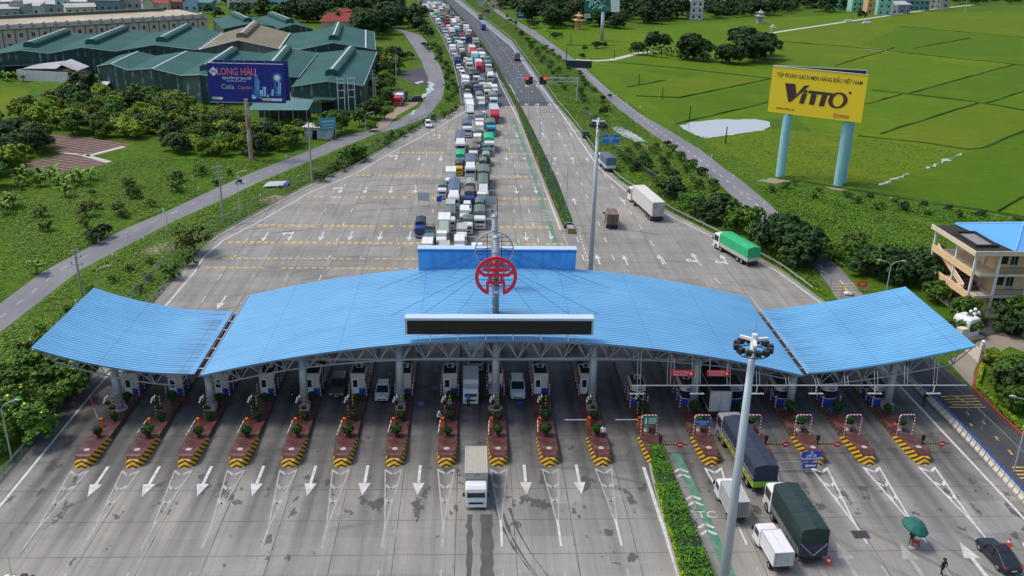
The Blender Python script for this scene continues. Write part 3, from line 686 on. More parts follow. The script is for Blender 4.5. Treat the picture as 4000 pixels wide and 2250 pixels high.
# ================================================================== islands, booths and what stands on them
def mat_paving():
    t = NT('red_paving'); v = t.coord()
    br = t.n('ShaderNodeTexBrick'); br.inputs['Scale'].default_value = 2.6; br.inputs['Mortar Size'].default_value = .02; t.l(v, br.inputs['Vector'])
    br.inputs['Color1'].default_value = (.072, .018, .018, 1); br.inputs['Color2'].default_value = (.095, .026, .024, 1); br.inputs['Mortar'].default_value = (.07, .035, .03, 1)
    d = t.ramp(t.noise(v, .9, 5, .65), [(.45, 0.0), (.7, .7)])
    return t.out(t.mix(d, br.outputs[0], (.20, .12, .11)), .5, 0, .4)
PAVING = mat_paving()
CHEV = stripes('chevron_paint', (.055, .022, .012), (.72, .42, .015), None, .60, .45, (.62, .75, 1.0), .6, .3)
KERB = stripes('kerb_stripes', (.045, .03, .025), (.15, .10, .045), 1, .8, .5, (0, 0, 0), .8, .8)
def outline(y):                             # half width of an island at distance y behind its nose
    return np.interp(y, [0, .25, .7, 1.6, 5.2, 36], [.30, .68, .86, .95, 1.06, 1.06])
def topz(y): return np.interp(y, [0, .5, 1.0, 6.2, 36], [.5, 1.08, 1.15, .48, .32])
YS_N = [0, .12, .25, .45, .7, 1.1, 1.6, 2.6, 3.8, 5.2]
def island_meshes():
    b = MB(); L = [(-outline(y), y, topz(y)) for y in YS_N]; Rr = [(outline(y), y, topz(y)) for y in YS_N]
    bl = [(-outline(y)-.06, y-.28*max(0, 1-y/1.5), 0) for y in YS_N]; br = [(outline(y)+.06, y-.28*max(0, 1-y/1.5), 0) for y in YS_N]
    b.loft([[l, k] for l, k in zip(bl, L)], 0, False); b.loft([[k, l] for l, k in zip(br, Rr)], 0, False)
    b.add([bl[0], br[0], Rr[0], L[0]], [(0, 1, 2, 3)])
    i_cut = 4
    b.add([L[0], Rr[0], Rr[2], L[2]], [(0, 1, 2, 3)])
    nose = b.mesh('nose_guard', CHEV)
    b = MB(); ys = [.25, .45, .7, 1.1, 1.6, 2.6, 3.8, 5.2, 12, 36]
    b.loft([[(-outline(y)+.02, y, topz(y)), (outline(y)-.02, y, topz(y))] for y in ys], 0, False); top = b.mesh('paving', PAVING)
    for p_ in top.polygons: pass
    b = MB()
    for s_ in (-1, 1):
        b.bb(s_*.98, s_*1.1, 5.2, 36, 0, .40); 
    b.bb(-1.1, 1.1, 36, 36.15, 0, .36)
    kb = b.mesh('kerb', KERB)
    b = MB(); b.lathe([(.3, .0), (.3, .02), (.22, .03), (.06, .03)], (0, 1.6, 1.08), 14); lid = b.mesh('cover_lid', mat('lid_pale', (.42, .36, .33), .7))
    return nose, top, kb, lid
ISM = island_meshes()
for p_ in ISM[1].polygons:
    if p_.normal.z < 0: ISM[1].flip_normals(); break
def where(i):
    return '%s toll island counted from the left' % nth(i)
ISL = []
for i, (x, y0) in enumerate(NOSES):
    lab = 'red paved toll island with yellow and black nose, %s' % nth(i)+' from the left' if i != 11 else 'red paved toll island meeting the green hedge, twelfth from left'
    t = thing('toll_island', lab, 'toll island', (x, IY, 0), 0, 'toll islands between the lanes'); ISL.append(t)
    for me in ISM: ob(me.name, me, t)
# ---- booths
BWALL = mat('booth_cream', (.62, .58, .50), .6, 0, .06, 1, .15); BBLUE = mat('booth_blue', (.015, .07, .40), .45, 0, .1); BROOF = mat('booth_roof_dark', (.045, .04, .04), .9, 0, .4)
def booth_a():
    t = thing('toll_booth', '', 'toll booth')
    b = MB(); b.bb(-.82, .82, 0, 2.6, 0, 2.35); b.build('wall', BWALL, t)
    b = MB(); b.bb(-.86, .86, -.04, 2.64, 2.35, 2.55); b.bb(-.86, .86, -.04, .1, 2.55, 2.75); b.bb(-.86, .86, 2.5, 2.64, 2.55, 2.75); b.bb(-.86, -.74, .1, 2.5, 2.55, 2.75); b.bb(.74, .86, .1, 2.5, 2.55, 2.75); b.build('parapet', BWALL, t)
    b = MB(); b.bb(-.74, .74, .1, 2.5, 2.551, 2.58); b.build('roof', BROOF, t)
    b = MB(); b.bb(-.70, .06, -.05, 0, .05, 2.05); d = b.build('door', SIGNW, t)
    b = MB(); b.bb(-.58, -.06, -.062, -.05, .98, 1.92); b.build('window', GLASS, d)
    b = MB(); b.bb(.12, .84, -.03, 0, 0, .82); b.bb(.823, .85, 0, 2.6, 0, .86); b.bb(-.85, -.823, .3, 2.6, 0, .86); b.build('blue_panel', BBLUE, t)
    for s_ in (-1, 1): b = MB(); b.bb(s_*.82, s_*.835, .35, 2.3, .95, 1.95); b.build('window', GLASS, t)
    return t
def booth_b():
    t = thing('toll_booth', '', 'toll booth')
    n = 9; arc = [(.84*math.sin(R_(-90+180*i/(n-1))), .45-.5*math.cos(R_(-90+180*i/(n-1)))) for i in range(n)]
    def ring(z0, z1, off=0.0, y1=3.0):
        b = MB(); pts = [(p[0]*(1+off), p[1]-off*.5) for p in arc]+[(.84*(1+off), y1), (-.84*(1+off), y1)]
        b.prism(pts, z0, z1); b.poly(pts, z0); return b
    ring(0, .95).build('blue_panel', BBLUE, t); ring(.95, 1.02, .015).build('sill', SIGNW, t); ring(1.02, 1.95, -.02).build('window', GLASS, t)
    b = ring(1.95, 2.55, .04); w_ = b.build('fascia', BWALL, t)
    b = MB(); b.slab([(.36*math.cos(a), .17*math.sin(a)) for a in [2*math.pi*i/16 for i in range(16)]], (0, -.11, 2.27), (1, 0, 0), (0, 0, 1), (0, -1, 0), .03); q = b.build('oval_plate', mat('plate_violet', (.12, .08, .30), .5), w_)
    text_obj('plate_lettering', 'VETC', .2, SIGNW, w_, (0, -.145, 2.27), (R_(90), 0, 0), .004)
    b = MB(); b.bb(-.7, .7, .5, 2.9, 2.552, 2.6); b.build('roof', BROOF, t)
    for s_ in (-1, 1):
        for yy in (1.0, 2.0): b = MB(); b.bb(s_*.84, s_*.85, yy-.03, yy+.03, 1.02, 1.95); b.build('mullion', SIGNW, t)
    return t
def ac_unit():
    t = thing('air_conditioner', '', 'air conditioner')
    b = MB(); b.bb(-.42, .42, -.16, .16, .06, .62); b.build('casing', mat('ac_grey', (.42, .42, .40), .6), t)
    b = MB(); b.tube((-.08, -.165, .34), (-.08, -.18, .34), .22, None, 16); b.build('fan_grille', BLACK, t)
    return t
pa, pb, pac = booth_a(), booth_b(), ac_unit(); firstA = firstB = firstC = True
YB = 96.9
for i, x in enumerate(IX):
    kind = i >= 11
    lab = ('cream toll booth with white door on the %s toll island from left' % nth(i)) if not kind else ('curved glass toll booth with blue base on the %s toll island from left' % nth(i))
    y = YB-(3.0 if kind else 0); z = .36
    if kind: o = pb if firstB else dup(pb, (0, 0, 0)); firstB = False
    else: o = pa if firstA else dup(pa, (0, 0, 0)); firstA = False
    o.location = (x, y, z); tag(o, lab, 'toll booth', 'toll booths on the islands')
    if i < 13:
        c = pac if firstC else dup(pac, (0, 0, 0)); firstC = False
        c.location = (x+.05, y+1.9, z+2.58 if not kind else z+2.6); tag(c, 'grey air conditioner on the roof of the %s toll booth from the left' % nth(i), 'air conditioner', 'air conditioners on booth roofs')
# ---- bollards: six round each booth
b = MB(); b.tube((0, 0, 0), (0, 0, 1.75), .07, None, 8); b.ball((0, 0, 1.75), .075, 8); BOL = b.mesh('bollard', REDWHITE)
for i, x in enumerate(IX):
    for s_ in (-1, 1):
        for k, dy in enumerate((-.5, 1.3, 3.1)):
            o = ob('bollard', BOL, None, (x+s_*1.0, YB+dy-(3 if i >= 11 else 0), .34)); 
            tag(o, 'striped post, %s of three %s of the %s booth from left' % (['nearest', 'middle', 'farthest'][k], 'left' if s_ < 0 else 'right', nth(i)), 'bollard', 'striped posts round the booths')
# ---- potted shrubs
def leafball(name, r, n, lf, m, seed, squash=.85, zc_=0.0):
    rr = np.random.default_rng(seed); d = rr.normal(size=(n, 3)); d /= np.linalg.norm(d, axis=1)[:, None]
    rad = r*(.62+.42*rr.random(n)); p = d*rad[:, None]; p[:, 2] = p[:, 2]*squash+zc_
    return quads(name, p, d+rr.normal(size=(n, 3))*.5, lf*(.6+.8*rr.random(n)), m, rr)
def quads(name, p, nrm, size, m, rr, aspect=.75, mi=None):
    n = len(p); nrm = nrm/np.linalg.norm(nrm, axis=1)[:, None]
    a = rr.normal(size=(n, 3)); u = np.cross(nrm, a); u /= np.linalg.norm(u, axis=1)[:, None]; v = np.cross(nrm, u)
    s_ = size[:, None]; q = np.empty((n, 4, 3)); v = v*aspect
    bend = nrm*s_*.18
    q[:, 0] = p-u*s_; q[:, 1] = p-v*s_*.9+bend; q[:, 2] = p+u*s_; q[:, 3] = p+v*s_*.9+bend
    me = D.meshes.new(name); me.vertices.add(4*n); me.vertices.foreach_set('co', q.reshape(-1).astype(np.float32))
    me.loops.add(4*n); me.loops.foreach_set('vertex_index', np.arange(4*n, dtype=np.int32))
    me.polygons.add(n); me.polygons.foreach_set('loop_start', np.arange(0, 4*n, 4, dtype=np.int32)); me.polygons.foreach_set('loop_total', np.full(n, 4, dtype=np.int32))
    for q_ in (m if isinstance(m, (list, tuple)) else [m]): me.materials.append(q_)
    if mi is not None: me.polygons.foreach_set('material_index', mi.astype(np.int32))
    me.update(calc_edges=True); return me
def leafmat(name, c1, c2, sc=1.2):
    t = NT(name); oi = t.n('ShaderNodeObjectInfo')
    f = t.noise(t.coord(), sc, 4, .7)
    col = t.mix(t.ramp(f, [(.32, 0.0), (.68, 1.0)]), c1, c2)
    hv = t.n('ShaderNodeHueSaturation'); t.l(col, hv.inputs['Color'])
    mr = t.n('ShaderNodeMapRange'); t.l(oi.outputs['Random'], mr.inputs[0]); mr.inputs[3].default_value = .78; mr.inputs[4].default_value = 1.25; t.l(mr.outputs[0], hv.inputs['Value'])
    mh = t.n('ShaderNodeMapRange'); t.l(oi.outputs['Random'], mh.inputs[0]); mh.inputs[3].default_value = .485; mh.inputs[4].default_value = .512; t.l(mh.outputs[0], hv.inputs['Hue'])
    t.out(hv.outputs[0], .6, 0, .25)
    MATS[name] = t.m; return t.m
LSHRUB = leafmat('clipped_leaves', (.016, .048, .012), (.042, .100, .016), 4)
SHR = leafball('foliage', .58, 700, .10, LSHRUB, 3, .85)
b = MB(); b.lathe([(.22, 0), (.3, .35), (.33, .5), (.27, .5), (.26, .42)], n=12); POTD = b.mesh('pot', mat('pot_dark', (.05, .045, .045), .7))
b = MB(); b.lathe([(.26, 0), (.2, .12), (.13, .3), (.2, .55), (.42, .72), (.5, .86), (.46, .88), (.3, .8)], n=14); POTW = b.mesh('pot', mat('pot_cream', (.55, .52, .43), .7))
b = MB(); b.tube((0, 0, .3), (0, 0, .8), .05); STEM = b.mesh('stem', mat('bark', (.06, .045, .03), .9))
def pot(x, y, z, white, lab, s_=1.0):
    t = thing('potted_shrub', lab, 'potted plant', (x, y, z), RN.uniform(0, 6), 'potted round shrubs on the islands'); k_ = s_*.9*RN.uniform(.8, 1.12); t.scale = (k_, k_, k_*RN.uniform(.88, 1.12))
    ob('pot', POTW if white else POTD, t); ob('stem', STEM, t); f = ob('foliage', SHR, t); f.location = (0, 0, 1.2 if white else .92); return t
for i, x in enumerate(IX):
    nm = 'the %s island from left' % nth(i)
    if i < 11:
        pot(x-.12+.1*(i % 3), 87.0, topz(5), False, 'clipped shrub in dark pot near the nose of '+nm, 1.12)
        pot(x+.2, 90.7, .40, False, 'clipped shrub in dark pot by the posts of '+nm, .95)
        pot(x+.15, 94.9, .38, False, 'clipped shrub in dark pot just before the booth of '+nm, 1.1)
        pot(x+.1, 100.9, .37, False, 'clipped shrub in dark pot behind the booth of '+nm, 1.1); pot(x+.05, 103.6, .36, False, 'farther clipped shrub behind the booth of '+nm, 1.05)
    else:
        pot(x-.05, 88.0, topz(5.2), True, 'round shrub in cream urn under the arch of '+nm, 1.25)
        pot(x+.3, 92.2, .40, False, 'dark round shrub in front of the booth of '+nm, 1.15)
# ---- barriers
b = MB(); b.loft([[(-.2, -.17, 0), (.2, -.17, 0), (.2, .17, 0), (-.2, .17, 0)], [(-.17, -.15, 1.05), (.17, -.15, 1.05), (.17, .15, 1.05), (-.17, .15, 1.05)], [(-.13, -.12, 1.12), (.13, -.12, 1.12), (.13, .12, 1.12), (-.13, .12, 1.12)]]); BHOUS = b.mesh('housing', ORANGE)
ARMRW = stripes('arm_bands', (.78, .78, .76), (.55, .02, .03), 1, .9, .78)
for i, x in enumerate(IX[:12]):
    st = 'closed across the lane' if i in (10, 11) else 'raised upright' if i == 0 else 'swung open along the lane'
    t = thing('barrier_gate', 'orange barrier with arm %s on the %s toll island from left' % (st, nth(i)), 'barrier', (x-.62, 89.3, .42), 0, 'orange lane barriers')
    ob('housing', BHOUS, t)
    b = MB()
    if i in (10, 11): b.bb(-2.75, -.1, -.27, -.21, .88, .98)
    elif i == 0: b.tube((-.2, -.22, .9), (-.75, -.1, 4.0), .05, .045)
    else: b.tube((-.22, -.1, .95), (-.36, -2.7-.25*(i % 3), .84), .05, .04)
    b.build('arm', ARMRW if i < 10 else WHITE, t)
    b = MB(); b.tube((-.28, -.2, .95), (.05, -.2, .95), .09); b.build('arm_hub', BLACK, t)
# ---- camera and signal posts
def posts():
    t = thing('signal_post', '', 'signal post')
    for dx, h in ((-.28, 2.7), (.28, 2.9)): b = MB(); b.tube((dx, 0, 0), (dx, 0, h), .07, None, 8); b.build('post', BLKYEL, t)
    b = MB(); b.bb(-.55, -.05, -.2, .12, 1.9, 2.3); b.bb(-.1, .45, -.16, .14, 1.25, 1.62); b.build('signal_box', BLACK, t)
    for x, z in ((-.45, 2.62), (-.58, 2.25), (-.2, 2.85)): b = MB(); b.tube((x, -.3, z), (x, .12, z+.05), .10, .08, 8); b.build('camera', SIGNW, t)
    return t
pp = posts()
for i, x in enumerate(IX[:12]):
    o = pp if i == 0 else dup(pp, (0, 0, 0)); o.location = (x-.15, 91.1 if i < 11 else 91.8, .40); tag(o, 'striped posts with white cameras on the %s toll island from left' % nth(i), 'signal post', 'camera posts on the islands')
# ---- arches on the right hand islands
BANDX = stripes('red_white_bands_across', (.6, .02, .03), (.78, .78, .76), 0, .36)
for i in range(11, 17):
    x = IX[i]; t = thing('height_arch', 'red and white arch on the %s island from left%s' % (nth(i), {11: ', bearing a green notice', 12: ', bearing a blue notice'}.get(i, ', over a shrub in an urn')), 'arch', (x, 87.0, .44), 0, 'striped arches on the right islands')
    b = MB()
    for s_ in (-1, 1): b.tube((s_*.86, 0, 0), (s_*.86, 0, 2.35), .06)
    b.build('leg', REDWHITE, t)
    b = MB(); b.path([(-.86, 0, 2.35), (-.78, 0, 2.55), (-.62, 0, 2.63), (.62, 0, 2.63), (.78, 0, 2.55), (.86, 0, 2.35)], .06); b.build('crossbar', BANDX, t)
GRNS = mat('sign_green', (.02, .24, .14), .5, 0, .06)
t = thing('notice_board', 'green notice with a white figure hung on the arch of the twelfth toll island', 'sign', (IX[11], 86.85, 2.45))
b = MB(); b.bb(-.78, .78, -.03, .03, -.5, .5); b.build('panel', GRNS, t)
b = MB(); b.slab([(-.42+.1*math.cos(a), .24+.12*math.sin(a)) for a in [6.283*k/12 for k in range(12)]], (0, -.031, 0), (1, 0, 0), (0, 0, 1), (0, -1, 0), .01); b.slab([(-.5, .12), (-.34, .12), (-.3, -.1), (-.35, -.4), (-.4, -.4), (-.42, -.15), (-.46, -.4), (-.52, -.4), (-.54, -.1)], (0, -.031, 0), (1, 0, 0), (0, 0, 1), (0, -1, 0), .01); b.build('pictogram', SIGNW, t)
b = MB()
for z in (.3, .1, -.08, -.26): b.bb(-.15, .7, -.042, -.031, z-.03, z+.04)
b.build('lettering', SIGNW, t)
t = thing('notice_board', 'blue notice with white letters hung on the arch of the thirteenth island', 'sign', (IX[12], 86.85, 2.2))
b = MB(); b.bb(-.84, .84, -.03, .03, -.3, .3); b.build('panel', mat('sign_mid_blue', (.01, .13, .55), .5), t)
for z, s_ in ((.11, 'LÁI XE ĐI KHÔNG CẦN'), (-.13, 'XUỐNG XE')): text_obj('lettering', s_, .2, SIGNW, t, (0, -.036, z), (R_(90), 0, 0), .006, xs=.66)
# ---- swing bars with no entry discs
def swing(x, y, rot, lab):
    t = thing('swing_gate', lab, 'gate', (x, y, .3), rot, 'striped swing gates with no entry discs')
    b = MB(); b.tube((0, 0, 0), (0, 0, 1.5), .09); b.bb(-.16, .16, -.12, .12, 1.2, 1.75); b.build('post', BLACK, t)
    b = MB(); b.bb(.1, 3.0, -.04, .04, .62, .78); b.build('bar', stripes('bar_diag', (.04, .04, .035), (.35, .26, .03), 0, .28, .5), t)
    b = MB(); b.tube((2.15, -.06, .72), (2.15, -.11, .72), .36, None, 20); d = b.build('disc', SIGNRED, t)
    b = MB(); b.bb(1.92, 2.38, -.13, -.112, .66, .78); b.build('disc_bar', SIGNW, d)
for i, lab in ((11, 'swing bar with no entry disc by the end of the green hedge'), (13, 'swing bar with no entry disc behind the long blue tarpaulin lorry'), (14, 'swing bar with no entry disc behind the blue lane direction sign'), (16, 'swing bar with no entry disc beside the rightmost toll island')):
    swing(IX[i]+.75, 84.4, 0, lab)
# ---- direction sign on a crowd barrier
q = g(2035, 1188); t = thing('direction_sign', 'blue lane sign with white arrow standing against a grey crowd barrier', 'sign', (q.x, q.y, 0), R_(4))
b = MB(); b.bb(-1.05, 1.05, 0, .06, 1.35, 2.5); b.bb(-.78, .78, 0, .06, .45, 1.15); b.build('panel', SIGNBLUE, t)
for z, s_ in ((1.98, 'LÀN XE'), (1.62, '"LUỒNG XANH"')): text_obj('lettering', s_, .38, SIGNW, t, (0, -.012, z), (R_(90), 0, 0), .01, xs=.78, bold=.012)
b = MB(); b.slab([(-.62, .8), (-.3, 1.05), (-.3, .9), (.62, .9), (.62, .7), (-.3, .7), (-.3, .55)], (0, -.002, 0), (1, 0, 0), (0, 0, 1), (0, -1, 0), .02); b.slab([(-.07, 2.2), (.07, 2.2), (.07, 2.32), (.16, 2.32), (0, 2.46), (-.16, 2.32), (-.07, 2.32)], (0, -.002, 0), (1, 0, 0), (0, 0, 1), (0, -1, 0), .02); b.build('arrow', SIGNW, t)
b = MB()
for x in (-.95, .95): b.tube((x, .1, 0), (x, .1, 2.5), .035)
b.build('post', STEEL, t)
def crowd_barrier(x, y, rz, L, lab, z=0):
    t = thing('crowd_barrier', lab, 'barrier', (x, y, z), rz, 'steel crowd barriers')
    b = MB(); b.path([(-L/2, 0, .15), (-L/2, 0, 1.1), (L/2, 0, 1.1), (L/2, 0, .15), (-L/2, 0, .15)], .03); b.build('frame', STEEL, t)
    b = MB()
    for k in range(int(L/.14)): b.tube((-L/2+.14*(k+.5), 0, .15), (-L/2+.14*(k+.5), 0, 1.1), .012, None, 4)
    b.build('bars', STEEL, t)
    b = MB()
    for s_ in (-1, 1): b.bb(s_*L*.35-.04, s_*L*.35+.04, -.35, .35, 0, .06); b.tube((s_*L*.35, 0, .05), (s_*L*.35, 0, .16), .03)
    b.build('foot', STEEL, t); return t
crowd_barrier(q.x-1.5, q.y+.3, R_(4), 3.6, 'grey crowd barrier behind the blue lane direction sign')
# ================================================================== vehicles (local frame: nose at the origin, body along +Y)
PAINTS = {'W': mat('cab_white', (.74, .75, .74), .3, 0, .03, .8, .06), 'S': mat('cab_silver', (.36, .38, .40), .3, .3, .05), 'R': mat('cab_red', (.60, .015, .05), .3, 0, .05), 'B': mat('cab_blue', (.02, .06, .22), .3, 0, .06),
          'K': mat('cab_black', (.018, .02, .024), .25, 0, .1), 'Y': mat('cab_yellow', (.72, .42, .01), .35, 0, .05), 'C': mat('cab_cyan', (.04, .38, .62), .35, 0, .05), 'T': mat('cab_teal', (.10, .22, .26), .35, 0, .05),
          'P': mat('cab_pale_green', (.40, .50, .40), .4, 0, .06), 'E': mat('cab_cream', (.70, .64, .48), .35, 0, .05), 'O': mat('car_bronze', (.17, .13, .10), .25, .3, .06)}
def tarpmat(name, c):
    t = NT(name); v = t.coord(); x, y, z = t.sep(v)
    f = t.noise(v, .9, 5, .6); w_ = t.noise(t.coord((.35, 2.2, .6)), 1.5, 4, .6)
    col = t.mix(f, tuple(q*.75 for q in c), tuple(q*1.2 for q in c))
    col = t.mix(t.ramp(w_, [(.5, 0.0), (.75, .35)]), col, tuple(min(1, q*1.5+.02) for q in c))
    t.bump(w_, .5, .08); return t.out(col, .55, 0, .35)
TARPS = {'g': ('grey', tarpmat('tarp_grey', (.17, .19, .195))), 'd': ('dark-grey', tarpmat('tarp_dark', (.075, .08, .088))), 'n': ('grey-green', tarpmat('tarp_grey_green', (.12, .17, .145))), 'l': ('pale-green', tarpmat('tarp_pale', (.26, .32, .29))),
         'b': ('slate-blue', tarpmat('tarp_slate', (.10, .14, .20))), 'u': ('navy-blue', tarpmat('tarp_navy', (.030, .040, .066))), 'G': ('bright-green', tarpmat('tarp_green', (.03, .42, .17))), 'p': ('brownish-grey', tarpmat('tarp_brown', (.17, .145, .14))), 'V': ('dark-green', tarpmat('tarp_bottle', (.020, .042, .037))), 'x': ('black', tarpmat('tarp_black', (.03, .03, .034)))}
BOXM = {'w': ('white', mat('box_white', (.74, .74, .73), .4, 0, .03, .7, .10)), 'c': ('cream', mat('box_cream', (.62, .55, .46), .45, 0, .05, .6, .2)), 't': ('tan', mat('box_tan', (.42, .35, .27), .5, 0, .08, .6, .3)), 'h': ('grey', mat('box_grey', (.40, .41, .40), .45, 0, .06, .6, .2)), 'k': ('blue-grey', mat('box_bluegrey', (.42, .50, .55), .45, 0, .05, .6, .15)), 'j': ('beige', mat('box_beige', (.40, .37, .31), .5, 0, .06, .6, .2)), 'q': ('brown', mat('box_brown', (.16, .105, .07), .7, 0, .2, 1.5, .3)), 'Z': ('blue', mat('box_blue', (.02, .12, .42), .45, 0, .08))}
PNAME = {'W': 'white', 'S': 'silver', 'R': 'red', 'B': 'dark-blue', 'K': 'black', 'Y': 'yellow', 'C': 'sky-blue', 'T': 'teal', 'P': 'pale-green', 'E': 'cream', 'O': 'bronze'}
HEADL = mat('headlamp', (.55, .57, .58), .15); TAIL = mat('tail_lamp', (.45, .01, .01), .3); PLATE = mat('number_plate', (.7, .7, .68), .5); CHAS = mat('chassis_dark', (.03, .03, .032), .8)
RIM = mat('wheel_rim', (.30, .31, .32), .5, .4); BEDM = mat('bed_slats', (.24, .25, .25), .6, .2, .15, 1, .3); DECAL = [mat('decal_red', (.55, .03, .03), .5), mat('decal_lime', (.30, .62, .03), .5)]
VC = {}
def wheel_meshes(r, w_):
    k = ('wh', r, w_)
    if k not in VC:
        b = MB(); b.tube((-w_/2, 0, 0), (w_/2, 0, 0), r, None, 14); c = MB(); c.tube((-w_/2-.015, 0, 0), (w_/2+.015, 0, 0), r*.55, None, 10); VC[k] = (b.mesh('wheel', RUBBER), c.mesh('rim', RIM))
    return VC[k]
def add_wheels(t, W, ys, r=.45, w_=.3, rim=True):
    a, c = wheel_meshes(r, w_)
    for y in ys:
        for s_ in (-1, 1):
            o = ob('wheel', a, t, (s_*(W/2-w_/2-.02), y, r))
            if rim: ob('rim', c, o)
def cab_parts(t, W, h, L, pm, key, detail=True, face=True):
    k = ('cab', round(W, 2), round(h, 2), L, key)
    if k not in VC:
        b = MB(); z0 = .42; zw = z0+(h-z0)*.46; r_ = .10
        def prof(ins, zt): return [(0+ins, z0), (-.03+ins, z0+.35), (0+ins, zw), (.16+ins*.4, h-.22-ins), (.42, zt), (L, zt), (L, z0)]
        secs = [[(x, p[0], p[1]) for p in prof(i_, zt)] for x, i_, zt in ((-W/2, .10, h-.12), (-W/2+.10, .02, h-.02), (-W/2+.3, 0, h), (W/2-.3, 0, h), (W/2-.10, .02, h-.02), (W/2, .10, h-.12))]
        b.loft(secs); cab = b.mesh('cab', pm)
        b = MB(); ww = W/2-.16
        b.add([(-ww, -.015, zw+.03), (ww, -.015, zw+.03), (ww-.06, .17, h-.24), (-ww+.06, .17, h-.24)], [(0, 1, 2, 3)]); b.add([(-ww, .03, zw+.03), (ww, .03, zw+.03), (ww-.06, .2, h-.24), (-ww+.06, .2, h-.24)], [(3, 2, 1, 0)]); ws = b.mesh('windscreen', GLASS)
        b = MB(); b.bb(-.005, .005, .35, L-.25, zw+.02, h-.3); sw = b.mesh('side_window', GLASS)
        b = MB(); b.bb(-W*.34, W*.34, -.055, -.03, z0+.20, z0+.42); gr = b.mesh('grille', BLACK)
        b = MB(); b.bb(-W/2+.03, W/2-.03, -.12, .12, z0-.1, z0+.14); bu = b.mesh('bumper', PAINTS['S'] if key[0] in 'KB' else pm)
        b = MB(); b.bb(-.14, .14, -.06, .06, -.09, .09); hl = b.mesh('headlamp', HEADL)
        b = MB(); b.bb(-.09, .09, -.05, .05, -.2, .2); b.tube((0, .02, 0), (0, .12, .1), .02); mi = b.mesh('mirror', BLACK)
        b = MB(); b.bb(-.25, .25, -.135, -.121, z0-.04, z0+.07); pl = b.mesh('number_plate', PLATE)
        b = MB(); b.bb(-.5, -.2, -.02, .0, zw+.1, zw+.26); b.bb(.15, .5, -.02, .0, zw+.08, zw+.2); VC[k] = (cab, ws, sw, gr, bu, hl, mi, pl, zw, z0)
    cab, ws, sw, gr, bu, hl, mi, pl, zw, z0 = VC[k]
    for m_ in (cab, ws, bu): ob(m_.name.split('.')[0], m_, t)
    for s_ in (-1, 1): ob('side_window', sw, t, (s_*(W/2+.007), 0, 0))
    if detail:
        ob('grille', gr, t); ob('number_plate', pl, t)
        for s_ in (-1, 1): ob('headlamp', hl, t, (s_*(W/2-.22), 0, z0+.28)); ob('mirror', mi, t, (s_*(W/2+.14), .12, zw+.3))
def tarp_body(W, y0, y1, z0, zt, m, ribs=True):
    b = MB(); n = max(2, int((y1-y0)/.3)); secs = []
    rr = random.Random(int(W*1000+y1*77)); pk = .10
    for i in range(n+1):
        y = y0+(y1-y0)*i/n; d = (-.05 if i % 2 else 0)+rr.uniform(-.015, .015); e = .012 if i % 2 else 0
        secs.append([(-W/2+e, y, z0), (-W/2+e, y, zt-.28), (-W/2+.12, y, zt-.07+d), (0, y, zt+pk+d), (W/2-.12, y, zt-.07+d), (W/2-e, y, zt-.28), (W/2-e, y, z0)])
    b.loft(secs); return b.mesh('tarpaulin', m)
